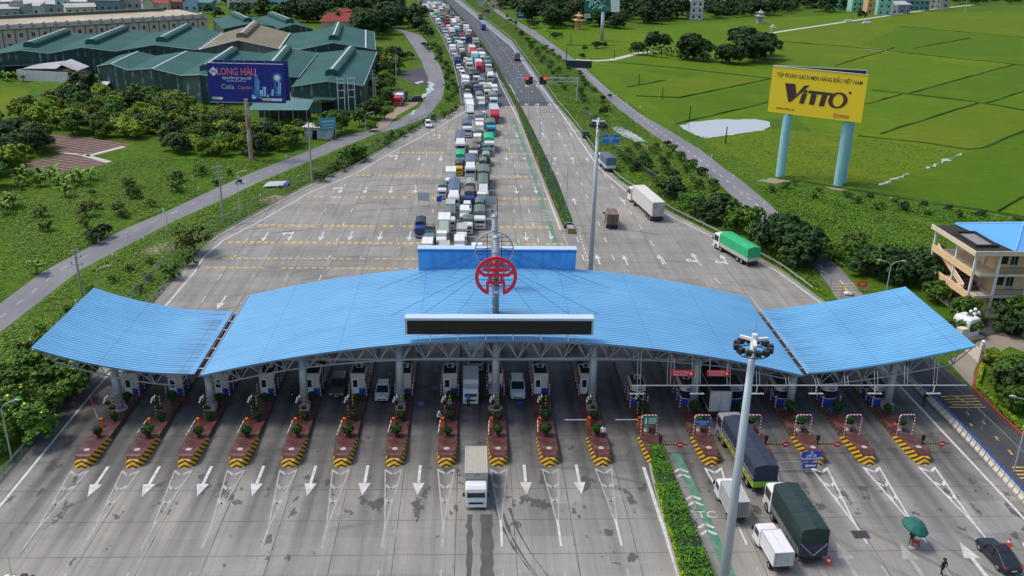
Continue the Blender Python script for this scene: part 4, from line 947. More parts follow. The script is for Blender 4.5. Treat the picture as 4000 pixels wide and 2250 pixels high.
def truck(label, cat='lorry', W=2.2, L=7.0, H=3.3, body='tarp', bm='g', pm='W', cabh=None, cabl=None, defl=False, detail=True, group=None, bed=None, rearcol=None):
    t = thing('lorry' if cat == 'lorry' else cat.replace(' ', '_'), label, cat, (0, 0, 0), 0, group)
    cabl = cabl or (1.55 if W < 2.0 else 1.75 if W < 2.3 else 1.95); cabh = cabh or (2.1 if W < 1.95 else 2.35 if W < 2.25 else 2.85)
    cabh = min(cabh, H-.15)
    cab_parts(t, W*.97 if W > 2 else W, cabh, cabl, PAINTS[pm], pm, detail)
    y0 = cabl+.14; zb = .95
    key = ('body', round(W, 2), round(L, 1), round(H, 2), body, bm, bed, rearcol)
    if key not in VC:
        parts = []
        if body == 'tarp':
            parts.append(('tarpaulin', tarp_body(W, y0, L, zb+.65, H, TARPS[bm][1])))
            b = MB(); b.bb(-W/2+.02, W/2-.02, y0, L, zb, zb+.66)
            for y in np.arange(y0+.1, L-.05, .62): b.bb(-W/2-.02, -W/2+.02, y, y+.07, zb, zb+.68); b.bb(W/2-.02, W/2+.02, y, y+.07, zb, zb+.68)
            parts.append(('cargo_bed', b.mesh('cargo_bed', bed and mat('bed_'+str(bed), bed, .5, 0, .08) or BEDM)))
        elif body == 'open':
            b = MB(); b.bb(-W/2, W/2, y0, L, zb, zb+.12)
            for x in (-W/2, W/2-.06): b.bb(x, x+.06, y0, L, zb, H-.5)
            b.bb(-W/2, W/2, L-.06, L, zb, H-.5); b.bb(-W/2, W/2, y0, y0+.06, zb, H)
            parts.append(('cargo_bed', b.mesh('cargo_bed', BEDM)))
            b = MB()
            for y in np.arange(y0+.2, L, .55): b.path([(-W/2+.03, y, zb), (-W/2+.03, y, H), (W/2-.03, y, H), (W/2-.03, y, zb)], .03, 4)
            for x in (-W/2+.03, -.4, .4, W/2-.03): b.tube((x, y0, H), (x, L, H), .025, None, 4)
            parts.append(('hoop_frame', b.mesh('hoop_frame', DARKST)))
        else:
            m_ = BOXM[bm][1]; b = MB(); b.bb(-W/2, W/2, y0, L, zb, H); parts.append(('cargo_box', b.mesh('cargo_box', m_)))
            b = MB()
            for x in (-W/2, W/2):
                for y in (y0, L): b.bb(x-.035, x+.035, y-.035, y+.035, zb-.02, H+.02)
                b.bb(x-.035, x+.035, y0, L, H-.03, H+.03); b.bb(x-.035, x+.035, y0, L, zb-.03, zb+.03)
            for y in (y0, L): b.bb(-W/2, W/2, y-.035, y+.035, H-.03, H+.03)
            b.bb(-.02, .02, y0, L, H+.003, H+.02); parts.append(('box_edging', b.mesh('box_edging', mat('box_trim', (.55, .55, .54), .45, .3))))
            b = MB(); b.bb(-W/2+.08, -.03, L+.002, L+.04, zb+.08, H-.1); b.bb(.03, W/2-.08, L+.002, L+.04, zb+.08, H-.1)
            for x in (-.35, -.12, .12, .35): b.tube((x, L+.06, zb+.05), (x, L+.06, H-.1), .02, None, 5)
            parts.append(('rear_door', b.mesh('rear_door', rearcol and mat('rear_'+str(rearcol), rearcol, .5, 0, .1, 1, .35) or m_)))
        b = MB(); b.bb(-W*.36, W*.36, .3, L-.1, .5, zb-.01); b.bb(-W/2+.06, W/2-.06, L-.12, L-.04, .42, .62); b.bb(-W/2+.08, -W*.36, y0+1.2, y0+1.9, .45, .85); parts.append(('chassis', b.mesh('chassis', CHAS)))
        b = MB(); b.bb(-W/2+.1, -W/2+.35, L-.04, L-.01, .55, .7); parts.append(('tail_lamp', b.mesh('tail_lamp', TAIL))); b = MB(); b.bb(W/2-.35, W/2-.1, L-.04, L-.01, .55, .7); parts.append(('tail_lamp', b.mesh('tail_lamp', TAIL)))
        VC[key] = parts
    for n_, m_ in VC[key]: ob(n_, m_, t)
    if defl:
        kd = ('defl', round(W, 2), round(cabh, 2), round(H, 2), pm, cabl)
        if kd not in VC:
            b = MB(); w2 = W*.42; b.loft([[(-w2, .35, cabh-.02), (w2, .35, cabh-.02), (w2*.96, .42, cabh+.03), (-w2*.96, .42, cabh+.03)], [(-w2, cabl-.1, cabh-.02), (w2, cabl-.1, cabh-.02), (w2*.95, cabl-.05, H-.08), (-w2*.95, cabl-.05, H-.08)]]); VC[kd] = b.mesh('roof_deflector', PAINTS[pm])
        ob('roof_deflector', VC[kd], t)
    r = .36 if W < 1.95 else .42 if W < 2.3 else .5
    ys = [cabl*.55, L-L*.2] if L < 8 else [cabl*.55, cabl*.55+1.5, L-2.9, L-1.7] if body != 'cont' else [cabl*.6]
    add_wheels(t, W, ys, r, .3 if W > 2 else .24, detail)
    return t
CARP = {'suv': dict(L=4.7, W=1.86, H=1.78, hood=1.15, wb=.62, rear=4.45, roof0=2.05), 'hatch': dict(L=4.0, W=1.72, H=1.55, hood=1.0, wb=.6, rear=3.75, roof0=1.85), 'coupe': dict(L=4.7, W=1.86, H=1.62, hood=1.3, wb=.6, rear=4.5, roof0=2.25), 'van': dict(L=4.9, W=1.80, H=1.95, hood=.65, wb=.55, rear=4.85, roof0=1.6)}
def car(label, kind, pm, group=None, cat='car'):
    p = CARP[kind]; L, W, H, hd = p['L'], p['W'], p['H'], p['hood']; t = thing('parked_car' if False else 'car', label, cat, (0, 0, 0), 0, group)
    key = ('car', kind, pm)
    if key not in VC:
        out = []; zb = H*.58
        def sec(y, w_, z0, z1): return [(-w_*.92, y, z0), (-w_, y, z0+.12), (-w_, y, z1-.16), (-w_*.9, y, z1), (w_*.9, y, z1), (w_, y, z1-.16), (w_, y, z0+.12), (w_*.92, y, z0)]
        b = MB(); h = W/2
        b.loft([sec(0, h*.72, .35, .62), sec(.10, h*.88, .27, .74), sec(.45, h*.97, .24, zb-.12), sec(hd, h, .22, zb), sec(L*.6, h, .22, zb+.02), sec(L-.5, h*.98, .24, zb+.03), sec(L-.12, h*.93, .28, zb-.03), sec(L, h*.84, .36, zb-.22)])
        out.append(('body', b.mesh('body', PAINTS[pm]), True))
        g_ = MB(); q = [(hd-.05, h*.86, zb-.03), (p['roof0']-.12, h*.74, H-.09), (p['rear']-(1.35 if kind == 'coupe' else .35), h*.74, H-(.16 if kind == 'coupe' else .09)), (L-.10 if kind != 'coupe' else L-.05, h*.84, zb)]
        g_.loft([[(-h*.9, q[0][0], zb-.06), (h*.9, q[0][0], zb-.06), (h*.9, L-.14, zb-.06), (-h*.9, L-.14, zb-.06)], [(-h*.76, q[1][0], H-.08), (h*.76, q[1][0], H-.08), (h*.74, q[2][0], q[2][2]), (-h*.74, q[2][0], q[2][2])]])
        out.append(('window', g_.mesh('window', GLASS), False))
        b = MB(); b.loft([[(-h*.76, p['roof0']-.14, H-.085), (h*.76, p['roof0']-.14, H-.085), (h*.75, q[2][0]+.04, q[2][2]-.005), (-h*.75, q[2][0]+.04, q[2][2]-.005)], [(-h*.66, p['roof0'], H), (h*.66, p['roof0'], H), (h*.66, q[2][0]-.12, q[2][2]+.07), (-h*.66, q[2][0]-.12, q[2][2]+.07)]])
        for s_ in (-1, 1):
            b.tube((s_*h*.9, q[0][0], zb-.05), (s_*h*.765, q[1][0], H-.08), .045, None, 5); b.tube((s_*h*.92, L*.58, zb-.03), (s_*h*.765, L*.56, H-.08), .05, None, 5); b.tube((s_*h*.9, L-.14, zb-.05), (s_*h*.75, q[2][0], q[2][2]), .06, None, 5)
        out.append(('roof', b.mesh('roof', PAINTS[pm]), False))
        b = MB(); b.bb(-h*.55, h*.55, .0, .06, .42, .6); b.bb(-h*.7, h*.7, -.02, .06, .28, .38); out.append(('grille', b.mesh('grille', BLACK), False))
        b = MB(); b.bb(-.25, .25, -.04, -.02, .40, .50); out.append(('number_plate', b.mesh('number_plate', PLATE), False)); b = MB(); b.bb(-.25, .25, L-.02, L+.02, .55, .66); out.append(('number_plate', b.mesh('number_plate', PLATE), False))
        VC[key] = out
    for n_, m_, sm in VC[key]: ob(n_, m_, t)
    kh = ('hl', kind)
    if kh not in VC:
        b = MB(); b.bb(-.19, .19, -.07, .1, -.07, .07); c = MB(); c.bb(-.1, .1, -.08, .08, -.07, .07); d = MB(); d.bb(-.13, .13, -.04, .04, -.1, .1); VC[kh] = (b.mesh('headlamp', HEADL), c.mesh('mirror', BLACK), d.mesh('tail_lamp', TAIL))
    for s_ in (-1, 1):
        ob('headlamp', VC[kh][0], t, (s_*W*.34, .10, .66)); ob('mirror', VC[kh][1], t, (s_*(W/2+.08), hd+.25, H*.6)); ob('tail_lamp', VC[kh][2], t, (s_*W*.38, L-.08, H*.52))
    add_wheels(t, W, (L*.19, L*.79), .34, .22)
    return t
def park(t, front=None, rear=None, hd=0.0, away=False, L=6.0, z=0.0):
    """put a vehicle with its nose (or tail) on a ground point; hd is the heading of its long axis from +Y"""
    if away: t.rotation_euler = (0, 0, math.pi-hd)
    else: t.rotation_euler = (0, 0, -hd)
    ax = Vector((math.sin(hd), math.cos(hd), 0))
    p = (front if front is not None else rear).copy(); p.z = z
    if away:
        if front is None: p = p+ax*L
    elif front is None: p = p-ax*L
    t.location = p; return t
def logo(t, pts_list, o, ex, ey, ez, th=.012):
    for pts, m_ in pts_list:
        b = MB(); b.slab(pts, o, ex, ey, ez, th); b.build('logo', m_, t)
LIME = (.30, .58, .03)
# --- lorries and cars near the booths
t = park(truck('small lorry with beige box and white cab driving out of the booths', W=2.12, L=6.3, H=3.15, body='box', bm='j', pm='W', cabh=2.35, cabl=1.35), Vector((.37, 74.3, 0)))
logo(t, [([(-.22, -.16), (-.06, -.16), (-.06, -.05), (-.12, -.05), (-.12, .05), (-.0, .05), (-.0, .16), (-.22, .16)], mat('logo_green', (.03, .30, .22), .5)), ([(.02, .05), (.16, .05), (.16, -.16), (.22, -.16), (.22, .16), (.02, .16)], mat('logo_blue', (.03, .08, .35), .5))], (.1, 1.49, 2.82), (1, 0, 0), (0, 0, 1), (0, -1, 0), .02)
def veh_line(rear, frontleft): pass
rr_ = g(1920, 1246); ff_ = g(1835, 1108); hd = math.atan2(ff_.x-rr_.x, ff_.y-rr_.y)
t = park(truck('long lorry under a dark blue tarpaulin with lime green sides entering the booths', W=2.45, L=12.0, H=3.45, body='tarp', bm='u', pm='S', cabh=2.9, bed=LIME), rear=rr_, hd=hd, away=True, L=12.0)
b = MB()
for k in range(8): b.bb(-1.262, -1.246, 2.6+k*1.15, 3.3+k*1.15, 1.2, 1.45); b.bb(1.246, 1.262, 2.6+k*1.15, 3.3+k*1.15, 1.2, 1.45)
b.build('side_panel', DECAL[0], t)
b = MB()
for s_ in (-1, 1): b.bb(s_*1.246-.008, s_*1.246+.008, 2.1, 11.9, 1.56, 1.64); b.bb(s_*1.24-.008, s_*1.24+.008, 2.1, 11.9, 1.9, 2.0)
b.build('side_rail', STEEL, t)
rr_ = g(1807, 1054); park(truck('lorry with black slatted roof and white rear doors stopped under the canopy', W=2.4, L=9.5, H=3.55, body='box', bm='h', pm='S', rearcol=(.55, .55, .54)), rear=rr_, hd=R_(1), away=True, L=9.5)
o = [q for q in D.objects if q.get('label', '').startswith('lorry with black slatted')][0]
b = MB(); b.bb(-1.18, 1.18, 2.15, 9.45, 3.56, 3.6); b.bb(-1.21, -1.203, 2.15, 9.4, 1.2, 3.5); b.bb(1.203, 1.21, 2.15, 9.4, 1.2, 3.5)
for y in np.arange(2.4, 9.4, .62): b.bb(-1.18, 1.18, y, y+.08, 3.6, 3.66)
b.build('roof_slats', TARPS['x'][1], o)
rr_ = g(1856, 1323); park(truck('small lorry with plain grey box seen from behind beside the light mast', W=1.72, L=5.2, H=2.65, body='box', bm='h', pm='W', rearcol=(.24, .23, .22)), rear=rr_, hd=R_(-2), away=True, L=5.2)
rr_ = g(1966, 1447); ff_ = g(1918, 1372); park(truck('small white box lorry at the bottom edge beside the dark green tarpaulin lorry', W=1.74, L=5.0, H=2.35, body='box', bm='w', pm='W', rearcol=(.50, .53, .53)), rear=rr_, hd=R_(-4), away=True, L=5.0)
rr_ = g(2040, 1422); t = park(truck('tall lorry wrapped in a dark green tarpaulin at the lower right', W=2.5, L=9.2, H=3.85, body='tarp', bm='V', pm='W', cabh=2.8), rear=rr_, hd=R_(-3), away=True, L=9.2)
b = MB(); b.loft([[(-1.27, 9.0, 1.0), (1.27, 9.0, 1.0), (1.27, 9.28, 1.0), (-1.27, 9.28, 1.0)], [(-1.27, 9.0, 2.35), (1.27, 9.0, 2.35), (1.27, 9.24, 2.35), (-1.27, 9.24, 2.35)]]); b.build('rear_sheet', TARPS['u'][1], t)
b = MB(); b.path([(-1.2, 9.26, 2.3), (0, 9.31, 1.1), (1.2, 9.26, 2.3)], .02, 5); b.build('rope', WHITE, t)
park(car('black coupe style car waiting at the lower right edge', 'coupe', 'K'), rear=g(2548, 1452), hd=R_(-4), away=True, L=4.7)
park(car('red hatchback half out of the picture at the lower right corner', 'hatch', 'R'), rear=g(2672, 1428), hd=R_(-3), away=True, L=4.0)
# --- in the booths
park(car('bronze people carrier stopped between the fifth and sixth toll islands', 'suv', 'O'), g(846, 1005)); park(car('white hatchback with black grille between the sixth and seventh toll islands', 'hatch', 'W'), g(960, 1015))
park(car('white sport utility car between the ninth and tenth toll islands', 'suv', 'W'), g(1303, 1010))
t = park(truck('white box pickup lorry stopped at the booth while a worker stands before it', W=1.8, L=5.2, H=2.6, body='box', bm='w', pm='W', cabh=2.0), g(1184, 1021))
lane = lambda k: (IX[k]+IX[k+1])/2
park(truck('white box lorry right behind the one stopped at the middle booth', W=1.95, L=5.8, H=2.8, body='box', bm='w', pm='W'), Vector((lane(7)+.35, 103.3, 0)))
for k, y, bm_, lab in ((6, 113.6, 'w', 'white box lorry glimpsed through the roof lattice left of the middle lane'), (5, 114.6, 'w', 'white lorry glimpsed through the lattice just before the sixth lane'), (8, 114.2, 'w', 'white box lorry glimpsed through the lattice right of the red emblem mast'), (9, 114.8, 'c', 'cream lorry glimpsed through the lattice above the tenth lane')):
    park(truck(lab, W=2.1, L=5.8, H=3.0, body='box', bm=bm_, pm='W', detail=False), Vector((lane(k), y, 0)))
# --- leaving traffic on the right
rr_ = g(1654, 559); fl = g(1580.5, 507); rl = g(1634, 557); hd = math.atan2(fl.x-rl.x, fl.y-rl.y)
t = thing('articulated_lorry', 'articulated lorry with long white container parked on the right edge of the plaza', 'lorry', (0, 0, 0))
cab_parts(t, 2.4, 3.0, 2.1, PAINTS['W'], 'W2')
b = MB(); b.bb(-1.22, 1.22, 3.1, 15.6, 1.15, 3.95); b.build('container', mat('container_white', (.66, .64, .58), .5, 0, .06, .5, .35), t)
b = MB()
for y in np.arange(3.4, 15.5, .55): b.bb(-1.23, -1.22, y, y+.1, 1.2, 3.9); b.bb(1.22, 1.23, y, y+.1, 1.2, 3.9)
b.build('ribs', mat('container_rib', (.58, .56, .51), .5), t)
b = MB()
for x in (-.9, -.35, .35, .9): b.tube((x, 15.64, 1.2), (x, 15.64, 3.9), .03, None, 6)
b.bb(-1.2, 1.2, 15.6, 15.63, 1.2, 3.9); b.build('rear_door', mat('rear_door_worn', (.48, .46, .42), .6, 0, .1, 1, .6), t)
b = MB(); b.bb(-.5, .5, .4, 15.4, .7, 1.14); b.bb(-1.15, 1.15, 15.3, 15.55, .5, .95); b.build('chassis', CHAS, t)
add_wheels(t, 2.4, (1.2, 4.3, 12.0, 13.2, 14.4), .5, .32); park(t, rear=rr_, hd=hd, away=True, L=15.6)
rr_ = g(1893, 671); fl = g(1805, 633); rl = g(1865, 669); hd = math.atan2(fl.x-rl.x, fl.y-rl.y)
park(truck('lorry with bright green tarpaulin parked by the right verge', W=2.45, L=10.8, H=3.4, body='tarp', bm='G', pm='W', bed=(.50, .50, .47)), rear=rr_, hd=hd, away=True, L=10.8)
park(truck('brown wooden sided lorry driving away on the right of the plaza', W=2.2, L=5.6, H=3.0, body='box', bm='q', pm='E'), rear=g(1540, 578), hd=R_(2), away=True, L=5.6)
rr_ = g(1536, 434); park(truck('lorry with slate blue tarpaulin parked behind the far light mast', W=2.35, L=8.2, H=3.4, body='tarp', bm='b', pm='W', bed=(.60, .62, .62)), rear=rr_, hd=R_(-6), away=True, L=8.2)
park(car('black sport utility car parked beside the right guardrail', 'suv', 'K'), rear=g(1474, 349), hd=R_(2), away=True, L=4.7)
park(truck('grey tarpaulin lorry driving away on the open highway, nearest of three', W=2.2, L=6.4, H=3.2, body='tarp', bm='g', pm='W'), rear=g(1302, 154), hd=R_(-5), away=True, L=6.4)
park(truck('blue box lorry driving away on the open highway, between two grey ones', W=2.3, L=6.4, H=3.2, body='box', bm='Z', pm='B'), rear=g(1217, 77), hd=R_(-6), away=True, L=6.4)
park(truck('grey lorry driving away on the open highway, farthest of three', W=2.3, L=7.0, H=3.5, body='tarp', bm='g', pm='W'), rear=g(1210, 50), hd=R_(-6), away=True, L=7.0)
park(car('white sport utility car alone near the left guardrail', 'suv', 'W'), g(1080, 323), hd=R_(-8))

# ================================================================== the queue on the left carriageway
def slope(Y): return float(np.interp(Y, [180, 277, 316, 375, 470, 600, 720], [0, .045, .058, .074, .10, .107, .112]))
ZO = [((1620, 0), 2557/300), ((1700, 160), 2557/300), ((1740, 320), 2557/300), ((1740, 480), 2557/300), ((1680, 640), 2557/300), ((1580, 800), 2557/360)]
# (sheet, x, y of the load's upper front edge, its width there, load code, cab code, extra)
Q = [(0, 230, 18, 110, 'd', 'K'), (0, 475, 78, 115, 'w', 'W'), (0, 690, 78, 115, 'w', 'W'), (0, 340, 150, 115, 'w', 'W'), (0, 300, 75, 110, 'g', 'W'), (0, 430, 195, 130, 'w', 'W'), (0, 610, 122, 170, 'c', 'W'), (0, 650, 215, 150, 'w', 'W'), (0, 840, 160, 140, 'g', 'W'), (0, 880, 235, 120, 'w', 'W'),
     (0, 980, 150, 115, 'w', 'W'), (0, 1085, 182, 160, 't', 'E'), (0, 940, 88, 140, 'g', 'S'), (0, 815, 80, 110, 'w', 'W'), (0, 690, 262, 130, 'g', 'W'), (0, 495, 292, 160, 'g', 'S'), (0, 1165, 312, 160, 'g', 'B'), (0, 555, 345, 140, 'd', 'K'), (0, 735, 345, 145, 'c', 'E'), (0, 1265, 408, 130, 'g', 'S'), (0, 1010, 398, 160, 'p', 'W'),
     (0, 1085, 455, 175, 'p', 'Y'), (0, 850, 428, 170, 'g', 'W'), (0, 905, 500, 200, 'n', 'S'), (0, 665, 482, 175, 'G', 'W'), (0, 570, 440, 110, 'w', 'W'), (0, 785, 640, 150, 'w', 'W'), (0, 820, 690, 140, 'g', 'W'), (0, 1080, 650, 205, 'u', 'R'), (0, 1315, 660, 200, 'w', 'W', 'D'), (0, 1425, 592, 150, 'c', 'W'), (0, 1230, 560, 160, 'p', 'S'), (0, 1510, 735, 140, 'p', 'W'), (0, 1640, 755, 160, 'g', 'S'),
     (0, 1740, 858, 205, 'w', 'W'), (0, 1825, 1020, 200, 'c', 'R'), (0, 955, 860, 195, 'g', 'S'), (0, 1010, 968, 210, 'g', 'W'), (0, 1130, 850, 130, 'c', 'W'), (0, 1420, 900, 150, 'w', 'C'), (0, 1240, 960, 170, 'w', 'W'), (0, 1375, 828, 150, 'n', 'W'), (0, 1535, 1020, 140, 'd', 'R'), (0, 1360, 1160, 175, 'd', 'C'), (0, 1600, 1178, 185, 'd', 'W'), (0, 1805, 1150, 210, 'g', 'B'), (0, 1055, 1140, 115, 'V', 'W'), (0, 1105, 1190, 120, 'V', 'W'), (0, 1150, 1300, 120, 'V', 'W'), (0, 1440, 1278, 200, 'n', 'W'), (0, 2060, 1310, 250, 't', 'S'),
     (1, 590, 172, 195, 'w', 'W'), (1, 850, 60, 165, 'w', 'P'), (1, 1250, 208, 205, 'c', 'R', 'D'), (1, 1340, 430, 210, 'c', 'C', 'D'), (1, 1470, 690, 220, 'c', 'R', 'D'), (1, 1530, 290, 185, 'g', 'W'), (1, 1580, 430, 205, 'w', 'W'), (1, 1750, 560, 190, 'g', 'C'), (1, 1770, 700, 220, 'g', 'W'), (1, 1835, 1000, 250, 'g', 'W', 'D'), (1, 650, 335, 180, 'g', 'W'), (1, 755, 530, 225, 'g', 'B'), (1, 905, 280, 150, 'w', 'W'), (1, 945, 368, 195, 'n', 'K'), (1, 1020, 560, 150, 'V', 'W'), (1, 1140, 642, 220, 'h', 'W'),
     (1, 790, 790, 130, 'K', 'W'), (1, 875, 880, 140, 'K', 'W'), (1, 930, 1010, 180, 'V', 'W'), (1, 1250, 948, 260, 'n', 'S'), (1, 1380, 1075, 300, 'V_', 'W'), (1, 1020, 1230, 260, 'w', 'W'), (1, 1390, 1390, 240, 'd', 'K'), (1, 1645, 1300, 230, 'g', 'W'),
     (2, 710, 85, 180, 'n', 'K'), (2, 735, 265, 130, 'K', 'S'), (2, 1085, 125, 250, 'g', 'B'), (2, 1340, 72, 180, 'w', 'W'), (2, 1400, 172, 230, 'l', 'E'), (2, 1630, 150, 210, 'w', 'W'), (2, 1600, 425, 275, 'g', 'W'), (2, 1150, 405, 245, 'g', 'W'), (2, 1210, 555, 210, 'w', 'W'), (2, 770, 520, 265, 'w', 'W'), (2, 830, 755, 245, 'w', 'W', 'D'), (2, 1215, 870, 250, 'O', 'W'), (2, 1645, 910, 290, 'k', 'R', 'D'), (2, 1140, 1110, 330, 'g', 'W'), (2, 1520, 1340, 310, 'n', 'C'), (2, 725, 1372, 310, 'b', 'W'), (2, 1140, 1440, 260, 'w', 'P'),
     (3, 500, 482, 330, 'b', 'W', 'D'), (3, 490, 1040, 300, 'G', 'T'), (3, 1090, 262, 205, 'n', 'W'), (3, 1060, 455, 250, 'w', 'P'), (3, 1460, 490, 340, 'G', 'W'), (3, 1040, 640, 205, 'p', 'S'), (3, 930, 812, 290, 'p', 'W'), (3, 1370, 745, 260, 'g', 'T'), (3, 1360, 1045, 240, 'l', 'K'), (3, 830, 1272, 350, 'b', 'W', 'D'), (3, 1255, 1250, 240, 'g', 'K'), (3, 450, 1342, 180, 'd', 'Y'),
     (4, 680, 258, 350, 'w', 'W'), (4, 1790, 238, 380, 'n', 'K'), (4, 410, 702, 280, 'n', 'W'), (4, 790, 852, 380, 'b', 'W', 'D'), (4, 1350, 637, 330, 'l', 'K'), (4, 1770, 637, 350, 'n', 'W', 'D'), (4, 1310, 917, 335, 'p', 'B'), (4, 1710, 1002, 290, 'w', 'T'), (4, 1645, 1272, 290, 'n', 'T'), (4, 670, 1332, 290, 'h', 'P'), (4, 1235, 1275, 210, 'V', 'W'),
     (5, 1260, 212, 310, 'n', 'W'), (5, 2080, 182, 320, 'n', 'W'), (5, 1770, 392, 280, 'n', 'W'), (5, 1665, 152, 220, 'w', 'W'), (5, 490, 467, 275, 'u', 'B'), (5, 1090, 412, 320, 'w', 'P', 'D'), (5, 1590, 667, 290, 'h', 'W'), (5, 640, 690, 240, 'O', 'T'), (5, 1030, 795, 275, 'w', 'W'), (5, 620, 1077, 310, 'w', 'W'), (5, 1095, 1177, 285, 'h', 'W'), (5, 1520, 1000, 290, 'w', 'W'), (5, 1530, 1240, 290, 'w', 'W'), (5, 2010, 1240, 310, 'w', 'W')]
VH = []
for e in Q:
    (ox, oy), s_ = ZO[e[0]]; px, py = ox+e[1]/s_, oy+e[2]/s_; P_ = (px*.644, py*.644)
    dpt = g(*P_, 2.8); depth = float(CAX[2] @ np.array([dpt.x, dpt.y, dpt.z-CAMH])); wm = e[3]/s_*depth/FPX
    load, cabc = e[4], e[5]; small = load in ('K', 'V')
    W = min(2.48, max(1.7, wm)); H = 2.6 if W < 1.9 else 3.05 if W < 2.2 else 3.55
    if 'D' in e[6:]: H = 3.8
    if small: W = 1.8; H = 1.75 if load == 'K' else 1.95
    if load == 'V_': load = 'V'; small = False
    p = g(*P_, H); rz = math.atan(slope(p.y)); cl = 0 if small else (1.55 if W < 2.0 else 1.75 if W < 2.3 else 1.95)+.14
    if small: cl = 1.9
    org = Vector((p.x+math.sin(rz)*cl, p.y-math.cos(rz)*cl, 0))
    VH.append(dict(p=org, rz=rz, W=W, H=H, load=load, cab=cabc, small=small, D='D' in e[6:], cl=cl, L=4.8 if small else 5.3 if W < 1.95 else 6.6 if W < 2.25 else 8.6, far=e[0] == 0))
    if 'D' in e[6:]: VH[-1]['L'] = 11.0
# road frame: u along the queue, v across it
def uv(p): return p.y, p.x-float(np.interp(p.y, [180, 277, 316, 375, 470, 600, 720], [0, -2.2, -4.3, -8.1, -16.6, -30, -43.2]))
for v in VH: v['u'], v['v'] = uv(v['p'])
VH.sort(key=lambda v: v['u'])
for it in range(60):                        # nudge apart files that touch
    for i, a in enumerate(VH):
        for c in VH[i+1:]:
            if c['u']-a['u'] > 9: break
            lap = (a['W']+c['W'])/2+.22-abs(a['v']-c['v'])
            if lap > 0 and (lap < .95 or c['u']-a['u'] < 3.2):
                if c['u']-a['u'] < a['L']+.2:
                    s_ = .5*min(lap, .5)*.5*(1 if c['v'] >= a['v'] else -1); a['v'] -= s_; c['v'] += s_
keep = []
for i, a in enumerate(VH):
    nxt = [c['u'] for c in VH[i+1:] if abs(a['v']-c['v']) < (a['W']+c['W'])/2+.02]
    gap = (min(nxt)-a['u']-.45) if nxt else 99
    a['L'] = min(a['L'], gap); a['ok'] = a['L'] > (3.2 if not a['small'] else 3.9)
    if not a['ok'] and a['L'] > 2.2: a['ok'] = True; a['small'] and None
    keep.append(a)
dropped = [a for a in keep if not a['ok']]; print('queue', len(keep), 'dropped', len(dropped), [(round(a['u']), round(a['L'], 1)) for a in dropped])
short = [a for a in keep if a['ok'] and a['L'] < 4.0]; print('short', [(round(a['u']), round(a['L'], 1), a['load']) for a in short])
QN = 0; seen = {}
for a in keep:
    if not a['ok']: continue
    p = a['p']; dv = a['v']-uv(p)[1]; p = Vector((p.x+dv, p.y, 0))
    file_ = 'inner file' if a['v'] > 8.3 else 'middle file' if a['v'] > 3.2 else 'outer file'
    L = round(max(3.0, a['L']), 1); W = round(a['W']*10)/10 if a['W'] > 1.75 else 1.75
    ld, cb = a['load'], a['cab']
    if a['small'] or (L < 3.9 and False):
        base = '%s %s' % (PNAME[cb], 'van' if ld == 'V' else 'car')
        t = car('', 'van' if ld == 'V' else 'suv', cb); 
        if L < CARP['van' if ld == 'V' else 'suv']['L']: t.scale = (1, L/CARP['van' if ld == 'V' else 'suv']['L'], 1)
        cat = 'van' if ld == 'V' else 'car'
    else:
        kw = dict(W=W, L=L, H=a['H'], pm=cb, defl=a['D'], detail=not a['far'] or p.y < 420)
        if ld == 'O': base = 'open lorry with hooped bed and %s cab' % PNAME[cb]; t = truck('', body='open', bm='g', **kw)
        elif ld in TARPS: base = 'lorry with %s tarpaulin and %s cab' % (TARPS[ld][0], PNAME[cb]); t = truck('', body='tarp', bm=ld, **kw)
        else: base = 'lorry with %s box and %s cab' % (BOXM[ld][0], PNAME[cb]); t = truck('', body='box', bm=ld, **kw)
        if ld == 'O' and cb == 'W':
            b = MB(); b.bb(-W/2+.1, W/2-.1, 2.0, L-.1, .95, a['H']-.35); ob_ = b.build('load_cover', mat('cover_blue', (.03, .10, .60), .5, 0, .35, 2), t)
        cat = 'lorry'
    a['t'] = t; a['base'] = base; a['file'] = file_; t['category'] = cat; t['group'] = 'vehicles queueing for the toll booths'
    t.location = p; t.rotation_euler = (0, 0, a['rz']); seen.setdefault((base, file_), []).append(a)
for (base, file_), lst in seen.items():
    lst.sort(key=lambda v: v['u'])
    for i, a in enumerate(lst):
        a['t']['label'] = '%s, %s in the queue\'s %s' % (base, 'only such one' if len(lst) == 1 else nth(i)+' such one', file_)
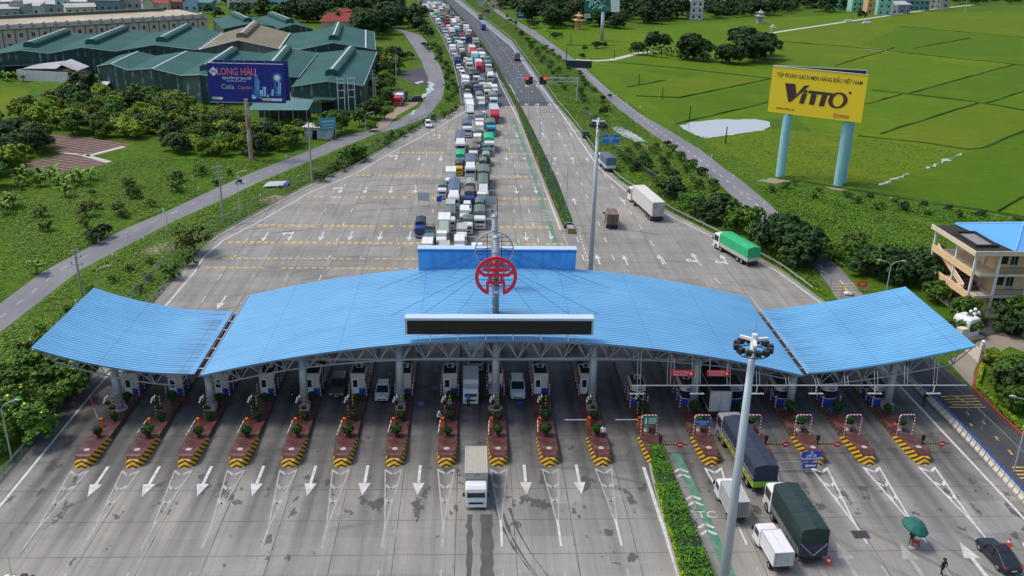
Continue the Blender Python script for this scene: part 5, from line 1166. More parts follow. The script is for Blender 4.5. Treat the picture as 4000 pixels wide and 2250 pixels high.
# ================================================================== trees, shrubs, hedges, undergrowth
LF = {'weed': leafmat('leaves_weed', (.065, .150, .010), (.145, .260, .016)), 'mid': leafmat('leaves_mid', (.030, .085, .008), (.095, .185, .012)), 'dark': leafmat('leaves_dark', (.014, .042, .010), (.040, .090, .016)), 'lime': leafmat('leaves_lime', (.10, .19, .008), (.23, .32, .012)), 'olive': leafmat('leaves_olive', (.065, .105, .014), (.140, .180, .024)), 'banana': leafmat('leaves_banana', (.075, .175, .014), (.165, .29, .022)), 'hedge': leafmat('leaves_hedge', (.035, .120, .008), (.100, .250, .012), .9), 'hedgeY': leafmat('leaves_hedge_yellow', (.16, .28, .008), (.28, .38, .012), .9)}
FLOWER = mat('yellow_flowers', (.80, .66, .02), .6, 0, .1); BARK = mat('trunk_bark', (.085, .065, .045), .9, 0, .25, 3)
def crown(name, R, Hh, lobes, n, lf, m, seed, flower=0.0, low=.15):
    """leaf clumps spread through the volume of several uneven lobes (crown base at z=0)"""
    rr = np.random.default_rng(seed); P = []; N = []
    cs = []
    for i in range(lobes):
        a = rr.random()*6.28; rad = R*.62*math.sqrt(rr.random()); z = Hh*(low+.72*rr.random()*(1-.35*rad/R))
        cs.append((rad*math.cos(a), rad*math.sin(a), z, R*(.30+.26*rr.random())))
    cs.append((0, 0, Hh*.5, R*.55))
    wts = np.array([c[3]**2 for c in cs]); wts /= wts.sum(); cnt = (wts*n).astype(int)
    for c, k in zip(cs, cnt):
        d = rr.normal(size=(k, 3)); d /= np.linalg.norm(d, axis=1)[:, None]; d[:, 2] = np.where(d[:, 2] < -.35, -d[:, 2], d[:, 2])
        # twig clumps: pull groups of leaves toward shared points so that gaps open between them
        hub = rr.normal(size=(max(4, k//16), 3)); hub /= np.linalg.norm(hub, axis=1)[:, None]; hub[:, 2] = np.where(hub[:, 2] < -.3, -hub[:, 2], hub[:, 2])
        d = d*.30+hub[rr.integers(0, len(hub), k)]; d /= np.linalg.norm(d, axis=1)[:, None]
        r = c[3]*(.72+.38*rr.random(k)); p = d*r[:, None]; p[:, 2] *= .85
        P.append(p+np.array(c[:3])); N.append(d+np.array([0, 0, .75])+rr.normal(size=(k, 3))*.55)
    p = np.concatenate(P); nn = np.concatenate(N); k = len(p)
    mi = (rr.random(k) < flower)*(p[:, 2] > Hh*.3)*1 if flower else None
    s_ = lf*(.55+.9*rr.random(k))
    if flower: s_ = np.where(mi > 0, s_*.6, s_)
    return quads(name, p, nn, s_, [m, FLOWER] if flower else m, rr, .7, mi)
def trunk(h, r, R, seed, nb=5):
    rr = random.Random(seed); b = MB(); pts = [Vector((0, 0, 0))]
    for i in range(3): pts.append(Vector((rr.uniform(-.12, .12)*h*.3, rr.uniform(-.12, .12)*h*.3, h*(i+1)/3)))
    for i in range(3): b.tube(pts[i], pts[i+1], r*(1-.2*i), r*(1-.2*(i+1)), 7)
    for k in range(nb):
        a = 6.28*k/nb+rr.random(); s_ = pts[2].lerp(pts[3], rr.random()); e = s_+Vector((math.cos(a)*R*.6, math.sin(a)*R*.6, h*.55+rr.random()*h*.3)); m_ = s_.lerp(e, .5)+Vector((0, 0, -.1*h))
        b.tube(s_, m_, r*.42, r*.3, 5); b.tube(m_, e, r*.3, r*.12, 5)
    return b.mesh('trunk', BARK)
# kind: crown radius, crown height, trunk height
TK = {}
def proto(k, R, Hh, th, lobes, n, lf, m, seeds, flower=0.0, low=.15, r=.16):
    TK[k] = [(crown('crown', R, Hh, lobes, n, lf, LF[m], s_, flower, low), trunk(th+Hh*.25, r, R, s_), th) for s_ in seeds]
proto('mid', 2.9, 4.2, .7, 12, 3000, .22, 'mid', (1, 2, 3), 0, .04); proto('dark', 3.0, 4.6, .7, 12, 3000, .22, 'dark', (4, 5, 6), 0, .04); proto('lime', 2.8, 3.8, .8, 12, 2800, .22, 'lime', (7, 8), 0, .06); proto('olive', 2.5, 3.5, .8, 10, 2200, .21, 'olive', (9, 10), 0, .06)
proto('flower', 1.9, 2.6, .9, 9, 1700, .19, 'mid', (11, 12, 13), .06, .1, .09); proto('bush', 1.5, 1.7, .25, 7, 1100, .14, 'mid', (14, 15, 16), 0, .05, .06); proto('dbush', 1.5, 1.6, .25, 7, 1100, .14, 'dark', (17, 18), 0, .05, .06); proto('obush', 1.4, 1.4, .2, 7, 1000, .13, 'olive', (21, 22), 0, .05, .05)
proto('big', 4.8, 7.0, .9, 18, 4500, .36, 'dark', (19, 20), 0, .03, .34); proto('round', 2.3, 3.3, 1.0, 12, 2400, .20, 'dark', (23,), 0, .12, .2)
def banana_mesh(seed):
    rr = random.Random(seed); b = MB(); n = 11
    for i in range(n):
        a = 6.28*i/n+rr.uniform(-.3, .3); L = rr.uniform(1.5, 2.5); up_ = rr.uniform(.6, 1.5); base = Vector((0, 0, rr.uniform(.9, 1.5))); d = Vector((math.cos(a), math.sin(a), 0)); sd_ = Vector((-d.y, d.x, 0)); prev = None
        for k in range(6):
            t = k/5; c = base+d*L*t*(.75)+Vector((0, 0, up_*t*2-1.9*t*t)); w_ = .34*math.sin(math.pi*min(1, .12+t*.88))+.02
            cur = [c-sd_*w_+Vector((0, 0, .07)), c, c+sd_*w_+Vector((0, 0, .07))]
            if prev: b.add(prev+cur, [(0, 1, 4, 3), (1, 2, 5, 4)])
            prev = cur
    c = MB(); c.tube((0, 0, 0), (.05, 0, 1.5), .14, .08, 7)
    return b.mesh('leaf_fan', LF['banana']), c.mesh('stem', mat('banana_stem', (.12, .14, .05), .8))
def palm_mesh(seed):
    rr = random.Random(seed); b = MB(); n = 14
    for i in range(n):
        a = 6.28*i/n+rr.uniform(-.2, .2); L = rr.uniform(1.7, 2.3); up_ = rr.uniform(.1, .9); d = Vector((math.cos(a), math.sin(a), 0)); sd_ = Vector((-d.y, d.x, 0)); prev = None
        for k in range(9):
            t = k/8; c = Vector((0, 0, 5.0))+d*L*t+Vector((0, 0, up_*t*1.6-1.9*t*t)); w_ = .30*math.sin(math.pi*min(1, .1+t*.9))+.02
            if prev is not None:
                for s_ in (-1, 1):
                    o_ = prev.lerp(c, .25); b.add([prev, o_, o_+sd_*s_*w_+Vector((0, 0, -.12)), prev+sd_*s_*w_*.9+d*.1+Vector((0, 0, -.1))], [(0, 1, 2, 3)])
                    q_ = prev.lerp(c, .6); r_ = prev.lerp(c, .85); b.add([q_, r_, r_+sd_*s_*w_+Vector((0, 0, -.12)), q_+sd_*s_*w_*.95+d*.1+Vector((0, 0, -.1))], [(0, 1, 2, 3)])
            prev = c
    c = MB(); c.tube((0, 0, 0), (.1, .05, 5.0), .14, .09, 8)
    return b.mesh('frond_crown', LF['olive']), c.mesh('trunk', BARK)
BAN = [banana_mesh(i) for i in (1, 2, 3)]; PALM = [palm_mesh(i) for i in (1, 2)]
KN = {'mid': ('leafy green tree', 'tree'), 'dark': ('dark green tree', 'tree'), 'lime': ('yellowish green tree', 'tree'), 'olive': ('olive green tree', 'tree'), 'flower': ('yellow flowering shrub', 'shrub'), 'bush': ('low green bush', 'bush'), 'dbush': ('low dark bush', 'bush'), 'obush': ('low olive bush', 'bush'), 'big': ('big spreading dark tree', 'tree'), 'round': ('round dense dark tree', 'tree'), 'banana': ('banana plant with broad leaves', 'banana plant'), 'palm': ('slim palm', 'palm')}
ONAME = {'flower': 'flowering_shrub', 'bush': 'bush', 'dbush': 'bush', 'obush': 'bush', 'banana': 'banana_plant', 'palm': 'palm_tree'}
GROVES = {}
def plant(kind, p, s_, place, rng):
    t = thing(ONAME.get(kind, 'tree'), '', KN[kind][1], p, rng.uniform(0, 6.28)); t.scale = (s_*rng.uniform(.9, 1.12), s_*rng.uniform(.9, 1.12), s_*rng.uniform(.88, 1.14))
    if kind == 'banana': a, c = rng.choice(BAN); ob('leaf_fan', a, t); ob('stem', c, t)
    elif kind == 'palm': a, c = rng.choice(PALM); ob('frond_crown', a, t); ob('trunk', c, t)
    else:
        a, c, th = rng.choice(TK[kind]); o = ob('crown', a, t); o.location = (0, 0, th); ob('trunk', c, t)
    GROVES.setdefault((KN[kind][0], place), []).append(t); t['group'] = 'plants '+place; return t
def one(kind, px, py, s_, place): return plant(kind, g(px, py), s_, place, RN)
def inside(x, y, poly):
    c = False; n = len(poly)
    for i in range(n):
        x1, y1 = poly[i]; x2, y2 = poly[(i+1) % n]
        if (y1 > y) != (y2 > y) and x < (x2-x1)*(y-y1)/(y2-y1)+x1: c = not c
    return c
TREEPTS = []
def grove(poly, kinds, sep, place, smin=.8, smax=1.25, maxn=80, seed=1, px=True):
    rng = random.Random(seed); P = [(q.x, q.y) for q in gl(poly)] if px else poly
    xs = [p[0] for p in P]; ys = [p[1] for p in P]; got = []
    for i in range(4000):
        x, y = rng.uniform(min(xs), max(xs)), rng.uniform(min(ys), max(ys))
        if not inside(x, y, P) or any((x-a)**2+(y-c)**2 < sep*sep for a, c in got): continue
        got.append((x, y)); plant(rng.choice(kinds), Vector((x, y, 0)), rng.uniform(smin, smax), place, rng)
        if len(got) >= maxn: break
    return got
# left of the plaza
pl_ = 'in the grove below the green warehouses'
grove([(40, 296), (110, 268), (200, 258), (330, 262), (420, 258), (470, 285), (560, 300), (620, 325), (560, 345), (420, 330), (330, 352), (190, 340), (80, 325)], ['mid', 'dark', 'mid', 'olive', 'lime', 'lime'], 4.5, pl_, .95, 1.35, 74, 3)
grove([(430, 345), (560, 345), (640, 345), (735, 350), (730, 375), (650, 392), (560, 392), (440, 392)], ['lime', 'mid', 'mid', 'dark', 'lime'], 3.9, 'in the grove round the blue billboard post', .85, 1.25, 46, 4)
grove([(-40, 345), (50, 340), (115, 368), (118, 388), (60, 392), (-40, 392)], ['dark', 'dark', 'mid'], 4.8, 'at the left edge above the ploughed plots', 1.0, 1.4, 14, 5)
grove([(-60, 400), (30, 400), (42, 440), (30, 470), (-60, 480)], ['mid', 'dark', 'lime'], 5.0, 'at the left edge beside the ploughed plots', 1.1, 1.5, 8, 6)
grove([(40, 440), (130, 438), (190, 440), (240, 452), (190, 475), (90, 470), (30, 485)], ['banana'], 3.0, 'beside the ploughed plots', .9, 1.4, 18, 7)
for q in ((18, 525), (35, 520), (95, 690), (165, 495), (10, 540), (40, 200), (20, 205), (60, 206), (8, 202)): one('banana', *q, 1.2, 'in the left meadow' if q[1] > 300 else 'by the far warehouses')
grove([(190, 500), (330, 470), (470, 455), (590, 430), (560, 462), (420, 520), (300, 575), (210, 620)], ['bush', 'obush', 'dbush'], 7.5, 'in the left meadow', .7, 1.25, 24, 8)
for q, k, s_ in (((300, 540), 'olive', .75), ((215, 545), 'olive', .7), ((262, 600), 'dbush', 1.3), ((240, 612), 'dbush', 1.2), ((120, 580), 'obush', 1.2), ((100, 545), 'obush', 1.4), ((330, 500), 'bush', 1.2), ((500, 440), 'bush', 1.2), ((95, 470), 'lime', .6)): one(k, *q, s_, 'in the left meadow')
grove([(0, 1180), (-40, 1090), (40, 960), (85, 905), (150, 905), (235, 960), (200, 1005), (130, 1070), (60, 1140)], ['flower'], 2.6, 'below the left canopy wing', .95, 1.35, 26, 9)
grove([(0, 915), (90, 825), (200, 755), (300, 690), (400, 650), (440, 660), (380, 715), (330, 770), (180, 880), (80, 900), (0, 980)], ['bush', 'obush', 'dbush', 'bush'], 4.4, 'on the left verge by the guardrail', .5, .9, 32, 10)
for q, k, s_ in (((492, 640), 'olive', 1.15), ((470, 668), 'bush', 1.1), ((440, 700), 'bush', 1.2), ((895, 404), 'mid', .95), ((870, 412), 'bush', 1.4), ((845, 428), 'obush', 1.3)): one(k, *q, s_, 'on the left verge by the guardrail')
grove([(790, 446), (860, 410), (905, 395), (905, 412), (800, 462)], ['bush', 'bush', 'obush'], 2.6, 'on the left verge by the guardrail', .8, 1.2, 14, 12)
grove([(945, 355), (1010, 338), (1100, 300), (1150, 275), (1150, 285), (1060, 320), (960, 375)], ['bush', 'obush'], 3.0, 'along the far left guardrail', .7, 1.0, 24, 13)
# round the transformer and the right hand warehouses
for q, k, s_ in (((842, 338), 'mid', 1.35), ((870, 330), 'dark', 1.1), ((812, 345), 'mid', 1.1), ((905, 318), 'mid', 1.1), ((930, 300), 'dark', 1.2), ((950, 280), 'mid', 1.15), ((968, 300), 'olive', 1.0), ((975, 262), 'dark', 1.1), ((955, 235), 'mid', 1.3), ((970, 215), 'lime', 1.25), ((985, 225), 'mid', 1.0), ((975, 180), 'lime', 1.75), ((992, 188), 'mid', 1.3), ((960, 198), 'dark', 1.2), ((1030, 148), 'mid', .8), ((1002, 152), 'dark', 1.2), ((985, 150), 'mid', 1.2), ((700, 348), 'mid', .9), ((752, 330), 'mid', .8), ((930, 330), 'bush', 1.3), ((1000, 262), 'bush', 1.4), ((1015, 245), 'bush', 1.3)): one(k, *q, s_, 'beside the nearest green warehouse')
for q in ((735, 275), (773, 276), (800, 290), (920, 300)): one('palm', *q, 1.0, 'beside the nearest green warehouse')
one('obush', 750, 312, .9, 'beside the nearest green warehouse')
grove([(1065, 118), (1098, 112), (1140, 190), (1150, 240), (1130, 262), (1122, 200), (1090, 140)], ['bush', 'obush', 'bush', 'dbush'], 4.0, 'on the bank left of the queue', .8, 1.3, 34, 14)
grove([(1030, 35), (1050, 30), (1078, 70), (1085, 95), (1040, 80)], ['big', 'dark', 'mid'], 7, 'between winding lane and queue', 1.0, 1.35, 12, 15)
grove([(650, 42), (720, 36), (820, 30), (900, 22), (985, 10), (1000, 60), (985, 85), (930, 100), (880, 70), (800, 62), (690, 55)], ['big', 'dark', 'mid', 'big'], 7.5, 'in the wood behind the warehouses', 1.35, 1.9, 64, 16)
grove([(590, 30), (650, 30), (680, 45), (610, 52)], ['mid', 'dark', 'lime'], 9.0, 'in the wood behind the warehouses', 1.2, 1.6, 10, 17)
for q, k, s_ in (((235, 86), 'dark', 1.5), ((210, 84), 'dark', 1.4), ((478, 18), 'dark', 1.6), ((360, 18), 'mid', 1.2), ((575, 12), 'mid', 1.4), ((525, 34), 'mid', 1.1), ((550, 44), 'dark', 1.2), ((0, 190), 'mid', 1.3), ((210, 225), 'dark', 1.5), ((228, 232), 'dark', 1.4), ((190, 222), 'dbush', 1.8)): one(k, *q, s_, 'among the far roofs on the left')
# right hand side
grove([(1230, 22), (1300, 30), (1330, 70), (1380, 78), (1460, 70), (1560, 72), (1640, 66), (1735, 52), (1740, 30), (1600, 2), (1400, -8), (1260, -6)], ['big', 'dark', 'big', 'mid'], 8.5, 'in the wood behind the green billboard', 1.3, 1.8, 120, 18)
grove([(1770, 48), (1880, 42), (1980, 34), (2010, 22), (1880, 14), (1770, 20)], ['mid', 'dark', 'big'], 8.5, 'before the far right houses', 1.2, 1.7, 44, 19)
grove([(1990, 30), (2080, 32), (2140, 28), (2170, 8), (2080, -5), (1990, 2)], ['dark', 'mid', 'big'], 9, 'before the far right houses', 1.3, 1.7, 34, 20)
grove([(2380, 12), (2480, 14), (2576, 6), (2620, -6), (2400, -10)], ['dark', 'mid', 'olive'], 10, 'at the far right beyond the paddies', 1.3, 1.8, 34, 21)
for q, s_ in (((2167, 54), 1.45),): one('round', *q, s_, 'alone by the pale path through the paddies')
for q, k, s_ in (((1605, 138), 'dark', 1.35), ((1640, 124), 'big', 1.05), ((1672, 120), 'big', 1.0), ((1745, 150), 'big', 1.65), ((1728, 150), 'dark', 1.7), ((1768, 155), 'dark', 1.7), ((1835, 160), 'big', 1.25), ((1858, 163), 'dark', 1.8), ((1895, 158), 'big', 1.5), ((1925, 150), 'big', 1.6), ((1815, 156), 'dark', 1.5), ((1875, 140), 'big', 1.7), ((1905, 138), 'big', 1.7)): one(k, *q, s_, 'in the clump standing amid the paddies')
grove([(1622, 142), (1720, 148), (1720, 140), (1640, 132)], ['banana'], 3.5, 'in the clump standing amid the paddies', 1.3, 1.8, 12, 22)
for q, k, s_ in (((1500, 122), 'dbush', 2.0), ((1520, 120), 'dbush', 1.6), ((1470, 128), 'dbush', 1.3), ((1395, 98), 'mid', .8), ((1375, 80), 'banana', 1.3), ((1465, 148), 'dbush', 1.3), ((1410, 95), 'bush', 1.5), ((1350, 66), 'bush', 1.6), ((1440, 72), 'bush', 1.4)): one(k, *q, s_, 'beside the far right service road')
grove([(1265, 32), (1300, 80), (1370, 175), (1430, 250), (1490, 330), (1520, 330), (1540, 250), (1440, 170), (1360, 110), (1300, 65)], ['bush', 'obush', 'dbush', 'bush'], 6.0, 'on the bank right of the highway', .7, 1.3, 52, 23)
grove([(1560, 400), (1620, 440), (1700, 510), (1790, 575), (1840, 590), (1900, 600), (1880, 560), (1800, 480), (1740, 420), (1680, 370), (1600, 372)], ['bush', 'obush', 'bush', 'dbush'], 4.2, 'on the verge right of the plaza', .8, 1.3, 60, 24)
for q, k, s_ in (((1690, 500), 'dark', 1.05), ((1668, 490), 'mid', .8), ((1725, 528), 'flower', 1.3), ((1750, 545), 'flower', 1.4), ((1775, 560), 'dark', .9), ((1815, 566), 'dark', 1.15), ((1800, 540), 'dark', .9), ((1850, 585), 'flower', 1.5), ((1885, 590), 'flower', 1.5), ((1905, 605), 'mid', .8), ((1925, 625), 'dark', 1.1), ((1950, 640), 'dark', 1.5), ((1980, 655), 'mid', 1.15), ((2010, 672), 'big', 1.0), ((2050, 660), 'mid', 1.0), ((2040, 640), 'dark', 1.1), ((1970, 612), 'mid', 1.0), ((2000, 630), 'dark', 1.0), ((2085, 650), 'bush', 1.4), ((1600, 430), 'dark', .7)): one(k, *q, s_, 'on the verge right of the plaza')
for q, k, s_ in (((2140, 665), 'mid', .9), ((2175, 690), 'dark', 1.1), ((2210, 700), 'mid', 1.1), ((2255, 712), 'big', .8), ((2290, 705), 'mid', 1.0), ((2320, 722), 'dark', 1.4), ((2345, 735), 'dark', 1.1), ((2150, 640), 'olive', .9), ((2130, 625), 'bush', 1.2), ((2310, 680), 'dark', .9), ((2360, 760), 'mid', .9), ((2240, 680), 'mid', 1.0), ((2270, 680), 'olive', .9), ((2190, 660), 'bush', 1.3)): one(k, *q, s_, 'left of the cream building')
for q, k, s_ in (((2418, 806), 'mid', .95), ((2396, 838), 'mid', .6), ((2432, 842), 'mid', .7), ((2565, 842), 'dark', 1.1), ((2525, 830), 'dark', .9), ((2585, 830), 'mid', 1.2)): one(k, *q, s_, 'in front of the cream building')
for q, k, s_ in (((2492, 912), 'lime', .55), ((2505, 955), 'bush', 1.0), ((2545, 985), 'mid', 1.0), ((2570, 1010), 'dark', 1.05), ((2540, 1035), 'mid', .75), ((2580, 970), 'mid', 1.1), ((2520, 985), 'obush', 1.0)): one(k, *q, s_, 'in the lower right bed')
grove([(1920, 470), (2000, 465), (2180, 495), (2330, 520), (2500, 545), (2576, 560), (2576, 570), (2300, 545), (2100, 510), (1940, 490)], ['bush', 'dbush', 'bush'], 4.6, 'in the ditch below the yellow billboard', .6, 1.05, 44, 25)
# the farthest trees read as one wood: past the 300 that show largest they are one object
TL = sorted([o for lst in GROVES.values() for o in lst if o['category'] == 'tree'], key=lambda o: -o.scale.x*(2 if o.children[0].data.vertices[0].co.length > 5 else 1)/o.location.y)
MV = []; gone = set(); rr_ = np.random.default_rng(5)
for o in TL[295:]:
    c = [q for q in o.children if q.name.startswith('crown')][0]; n = len(c.data.vertices); v = np.empty(n*3, np.float32); c.data.vertices.foreach_get('co', v); v = v.reshape(-1, 4, 3)[rr_.integers(0, 4)::5]
    m_ = v.mean(1, keepdims=True); v = m_+(v-m_)*1.9; th_ = o.rotation_euler.z; s3 = np.array(o.scale); v = (v+np.array(c.location))*s3; R2 = np.array([[math.cos(th_), -math.sin(th_), 0], [math.sin(th_), math.cos(th_), 0], [0, 0, 1]]); MV.append(v@R2.T+np.array(o.location)); gone.add(o.name)
for k, lst in GROVES.items():
    keep_ = [o for o in lst if o.name not in gone]
    for o in lst:
        if o.name in gone:
            for q in list(o.children): D.objects.remove(q)
            D.objects.remove(o)
    GROVES[k] = keep_
q = np.concatenate(MV).astype(np.float32); n = len(q); me = D.meshes.new('distant_trees'); me.vertices.add(4*n); me.vertices.foreach_set('co', q.reshape(-1)); me.loops.add(4*n); me.loops.foreach_set('vertex_index', np.arange(4*n, dtype=np.int32)); me.polygons.add(n); me.polygons.foreach_set('loop_start', np.arange(0, 4*n, 4, dtype=np.int32)); me.polygons.foreach_set('loop_total', np.full(n, 4, dtype=np.int32)); me.materials.append(LF['dark']); me.update(calc_edges=True)
tag(ob('distant_trees', me), 'distant trees behind the woods reading as one dark mass', 'trees', kind='stuff')
for (nm, place), lst in GROVES.items():
    if not lst: continue
    lst.sort(key=lambda o: o.location.x/max(1, o.location.y))
    for i, o in enumerate(lst):
        o['label'] = ('%s %s' % (nm, place)) if len(lst) == 1 else '%s %s, %s from left' % (nm, place, nth(i))
        if len(o['label'].split()) > 16: print('LONG', o['label'])
# ---- clipped hedges
def hedge(name, lab, left, right, h, m1, n, seed, z=.12):
    rr = np.random.default_rng(seed); L = [Vector(p) for p in left]; Rr = [Vector(p) for p in right]; k = len(L)-1
    t = thing(name, lab, 'hedge', (0, 0, 0)); seg = np.array([(L[i+1]-L[i]).length for i in range(k)]); seg = seg/seg.sum()
    def pt(u, v):
        c = np.cumsum(seg); i = int(np.searchsorted(c, min(u, .9999))); f = (u-(c[i]-seg[i]))/seg[i]; a = L[i].lerp(L[i+1], f); d = Rr[i].lerp(Rr[i+1], f); return a.lerp(d, v)
    P = []; N = []
    for i in range(n):
        u, f = rr.random(), rr.random(); hh = h*(.86+.10*math.sin(u*60+seed)+.08*math.sin(u*23)+.16*rr.random()*(1 if rr.random() < .9 else 1.8))
        if f < .62: v = rr.random(); q = pt(u, v); P.append((q.x, q.y, hh-.15*rr.random()+z)); N.append((rr.normal()*.5, rr.normal()*.5, 1))
        else:
            sd_ = rr.integers(0, 2); q = pt(u, sd_*1.0); P.append((q.x+rr.normal()*.05, q.y, z+hh*rr.random())); N.append(((1 if sd_ else -1), rr.normal()*.5, .4))
    P = np.array(P); N = np.array(N)
    ob('foliage', quads('foliage', P, N, .10*(.6+.9*rr.random(n)), m1, rr, .75), t)
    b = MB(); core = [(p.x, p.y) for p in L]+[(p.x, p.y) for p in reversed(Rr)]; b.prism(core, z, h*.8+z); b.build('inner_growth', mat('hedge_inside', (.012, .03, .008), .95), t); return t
def kerb(name, lab, pts, wd=.22, h=.2, m=None):
    b = MB(); P = [Vector((p[0], p[1], 0)) for p in pts]; secs = []
    for i, p in enumerate(P):
        d = (P[min(i+1, len(P)-1)]-P[max(i-1, 0)]).normalized(); n_ = Vector((-d.y, d.x, 0))*wd/2
        secs.append([p-n_, p-n_+Vector((0, 0, h)), p+n_+Vector((0, 0, h)), p+n_])
    b.loft(secs); return tag(b.build(name, m or CONC), lab, 'kerb')
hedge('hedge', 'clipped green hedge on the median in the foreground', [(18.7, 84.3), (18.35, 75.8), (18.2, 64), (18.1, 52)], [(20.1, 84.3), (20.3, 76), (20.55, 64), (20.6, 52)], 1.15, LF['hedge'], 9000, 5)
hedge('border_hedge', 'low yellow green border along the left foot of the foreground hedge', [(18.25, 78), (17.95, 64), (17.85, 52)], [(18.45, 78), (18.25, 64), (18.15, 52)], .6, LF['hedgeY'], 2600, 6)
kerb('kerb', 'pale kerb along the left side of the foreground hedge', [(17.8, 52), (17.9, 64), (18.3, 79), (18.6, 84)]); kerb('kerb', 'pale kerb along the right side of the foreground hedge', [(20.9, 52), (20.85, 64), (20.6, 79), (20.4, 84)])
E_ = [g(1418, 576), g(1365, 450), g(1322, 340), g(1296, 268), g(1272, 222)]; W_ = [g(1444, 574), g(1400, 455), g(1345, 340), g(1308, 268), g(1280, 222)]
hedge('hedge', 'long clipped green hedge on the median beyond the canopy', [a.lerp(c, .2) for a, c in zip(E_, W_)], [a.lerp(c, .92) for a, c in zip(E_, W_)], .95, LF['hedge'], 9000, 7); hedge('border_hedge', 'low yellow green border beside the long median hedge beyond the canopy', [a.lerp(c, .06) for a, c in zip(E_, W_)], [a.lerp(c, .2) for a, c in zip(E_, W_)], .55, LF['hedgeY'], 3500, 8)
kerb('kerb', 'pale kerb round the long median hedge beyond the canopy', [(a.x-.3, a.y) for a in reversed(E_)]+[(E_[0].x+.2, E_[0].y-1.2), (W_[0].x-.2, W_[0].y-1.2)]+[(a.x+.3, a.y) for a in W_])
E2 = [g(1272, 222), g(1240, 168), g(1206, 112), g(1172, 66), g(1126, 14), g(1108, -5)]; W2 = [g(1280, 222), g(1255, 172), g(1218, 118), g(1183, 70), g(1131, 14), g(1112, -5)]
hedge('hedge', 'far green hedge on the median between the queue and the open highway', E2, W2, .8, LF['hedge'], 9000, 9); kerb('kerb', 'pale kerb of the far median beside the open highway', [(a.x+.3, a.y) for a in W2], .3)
q1 = [g(2464, 985), g(2470, 960), g(2478, 950)]; hl_ = [g(2452, 975), g(2458, 930), g(2464, 925)]
LB = [g(2453, 982), g(2512, 1038), g(2576, 1092), g(2640, 1145)]; RB = [g(2460, 978), g(2520, 1034), g(2582, 1087), g(2645, 1140)]
hedge('border_hedge', 'bright low hedge along the bed beside the lower right lane', [g(2466, 925)]+LB, [g(2476, 926)]+RB, .6, LF['hedgeY'], 3500, 10); kerb('kerb', 'red kerb curving round the bed beside the lower right lane', [(p.x, p.y) for p in [g(2476, 905), g(2456, 940), g(2447, 978), g(2505, 1036), g(2570, 1095), g(2640, 1152)]], .3, .25, mat('kerb_red', (.30, .05, .04), .8))
# ---- undergrowth: nobody could count it
def tufts(name, polys, n, lf, m, seed, lab, h=.4, cat='undergrowth', thin=None):
    rr = np.random.default_rng(seed); P = []
    A = []
    for poly in polys:
        q = [(a.x, a.y) for a in gl(poly)]; xs = [a[0] for a in q]; ys = [a[1] for a in q]; A.append((q, min(xs), max(xs), min(ys), max(ys)))
    per = n//len(polys)
    for q, x0, x1, y0, y1 in A:
        c = 0; tries = 0
        while c < per and tries < per*14:
            k = 4000; X = rr.uniform(x0, x1, k); Y = rr.uniform(y0, y1, k); tries += k
            ins = np.zeros(k, bool)
            for i in range(len(q)):
                a, d = q[i], q[(i+1) % len(q)]
                if a[1] == d[1]: continue
                cr = ((a[1] > Y) != (d[1] > Y)) & (X < (d[0]-a[0])*(Y-a[1])/(d[1]-a[1])+a[0]); ins ^= cr
            den = np.sin(X*.21+seed)*np.cos(Y*.17)+np.sin(X*.53+Y*.31)*.7+rr.random(k)*1.4 > .15
            s_ = ins & den; P.append(np.stack([X[s_], Y[s_]], 1)); c += int(s_.sum())
    xy = np.concatenate(P)[:n]; k = len(xy)
    hh = h*(.25+.75*rr.random(k))*(1+.8*np.clip(np.sin(xy[:, 0]*.4)*np.sin(xy[:, 1]*.33+seed), 0, 1))
    p = np.concatenate([xy, hh[:, None]], 1); nn = np.array([0, 0, 2.2])+rr.normal(size=(k, 3))*.6
    o = ob(name, quads(name, p, nn, lf*(.5+rr.random(k)), m, rr, .6)); tag(o, lab, cat, kind='stuff'); return o
VERGE_L = [(-60, 1140), (0, 845), (100, 765), (200, 690), (290, 640), (365, 600), (445, 558), (515, 526), (580, 500), (645, 465), (752, 420), (865, 373), (945, 341), (1005, 326), (1075, 298), (1112, 252), (1122, 212), (1113, 172), (1075, 105), (1052, 82), (1046, 40), (1052, 10), (1112, 100), (1140, 165), (1154, 226), (1158, 266), (1110, 300), (1046, 324), (982, 360), (880, 416), (768, 464), (630, 540), (545, 586), (462, 672), (384, 764), (150, 1020), (-50, 1200)]
MEAD_L = [(-60, 480), (40, 475), (200, 450), (310, 400), (430, 398), (560, 400), (640, 405), (690, 400), (640, 428), (525, 478), (425, 526), (317, 570), (200, 630), (107, 680), (0, 758), (-60, 800)]
VERGE_R = [(1165, 0), (1216, 0), (1234, 22), (1284, 58), (1336, 92), (1404, 142), (1444, 176), (1510, 235), (1610, 322), (1660, 356), (1720, 398), (1785, 445), (1830, 488), (1870, 525), (1930, 572), (2055, 684), (2080, 750), (1965, 672), (1805, 588), (1690, 530), (1600, 478), (1555, 448), (1512, 404), (1458, 326), (1425, 285), (1405, 262), (1332, 158), (1292, 102)]
MEAD_R = [(1700, 335), (1850, 352), (1940, 330), (2180, 350), (2320, 366), (2420, 385), (2190, 470), (2000, 455), (1940, 450), (1870, 455), (1800, 400)]
MEAD_R2 = [(1900, 465), (2180, 492), (2520, 545), (2640, 560), (2640, 640), (2380, 600), (2350, 700), (2150, 670), (2110, 672), (1990, 555)]
tufts('undergrowth', [VERGE_L], 40000, .17, LF['weed'], 1, 'tangled green undergrowth on the verge left of the plaza', .40); tufts('undergrowth', [VERGE_L], 12000, .20, LF['olive'], 2, 'dry olive weeds on the verge left of the plaza', .35)
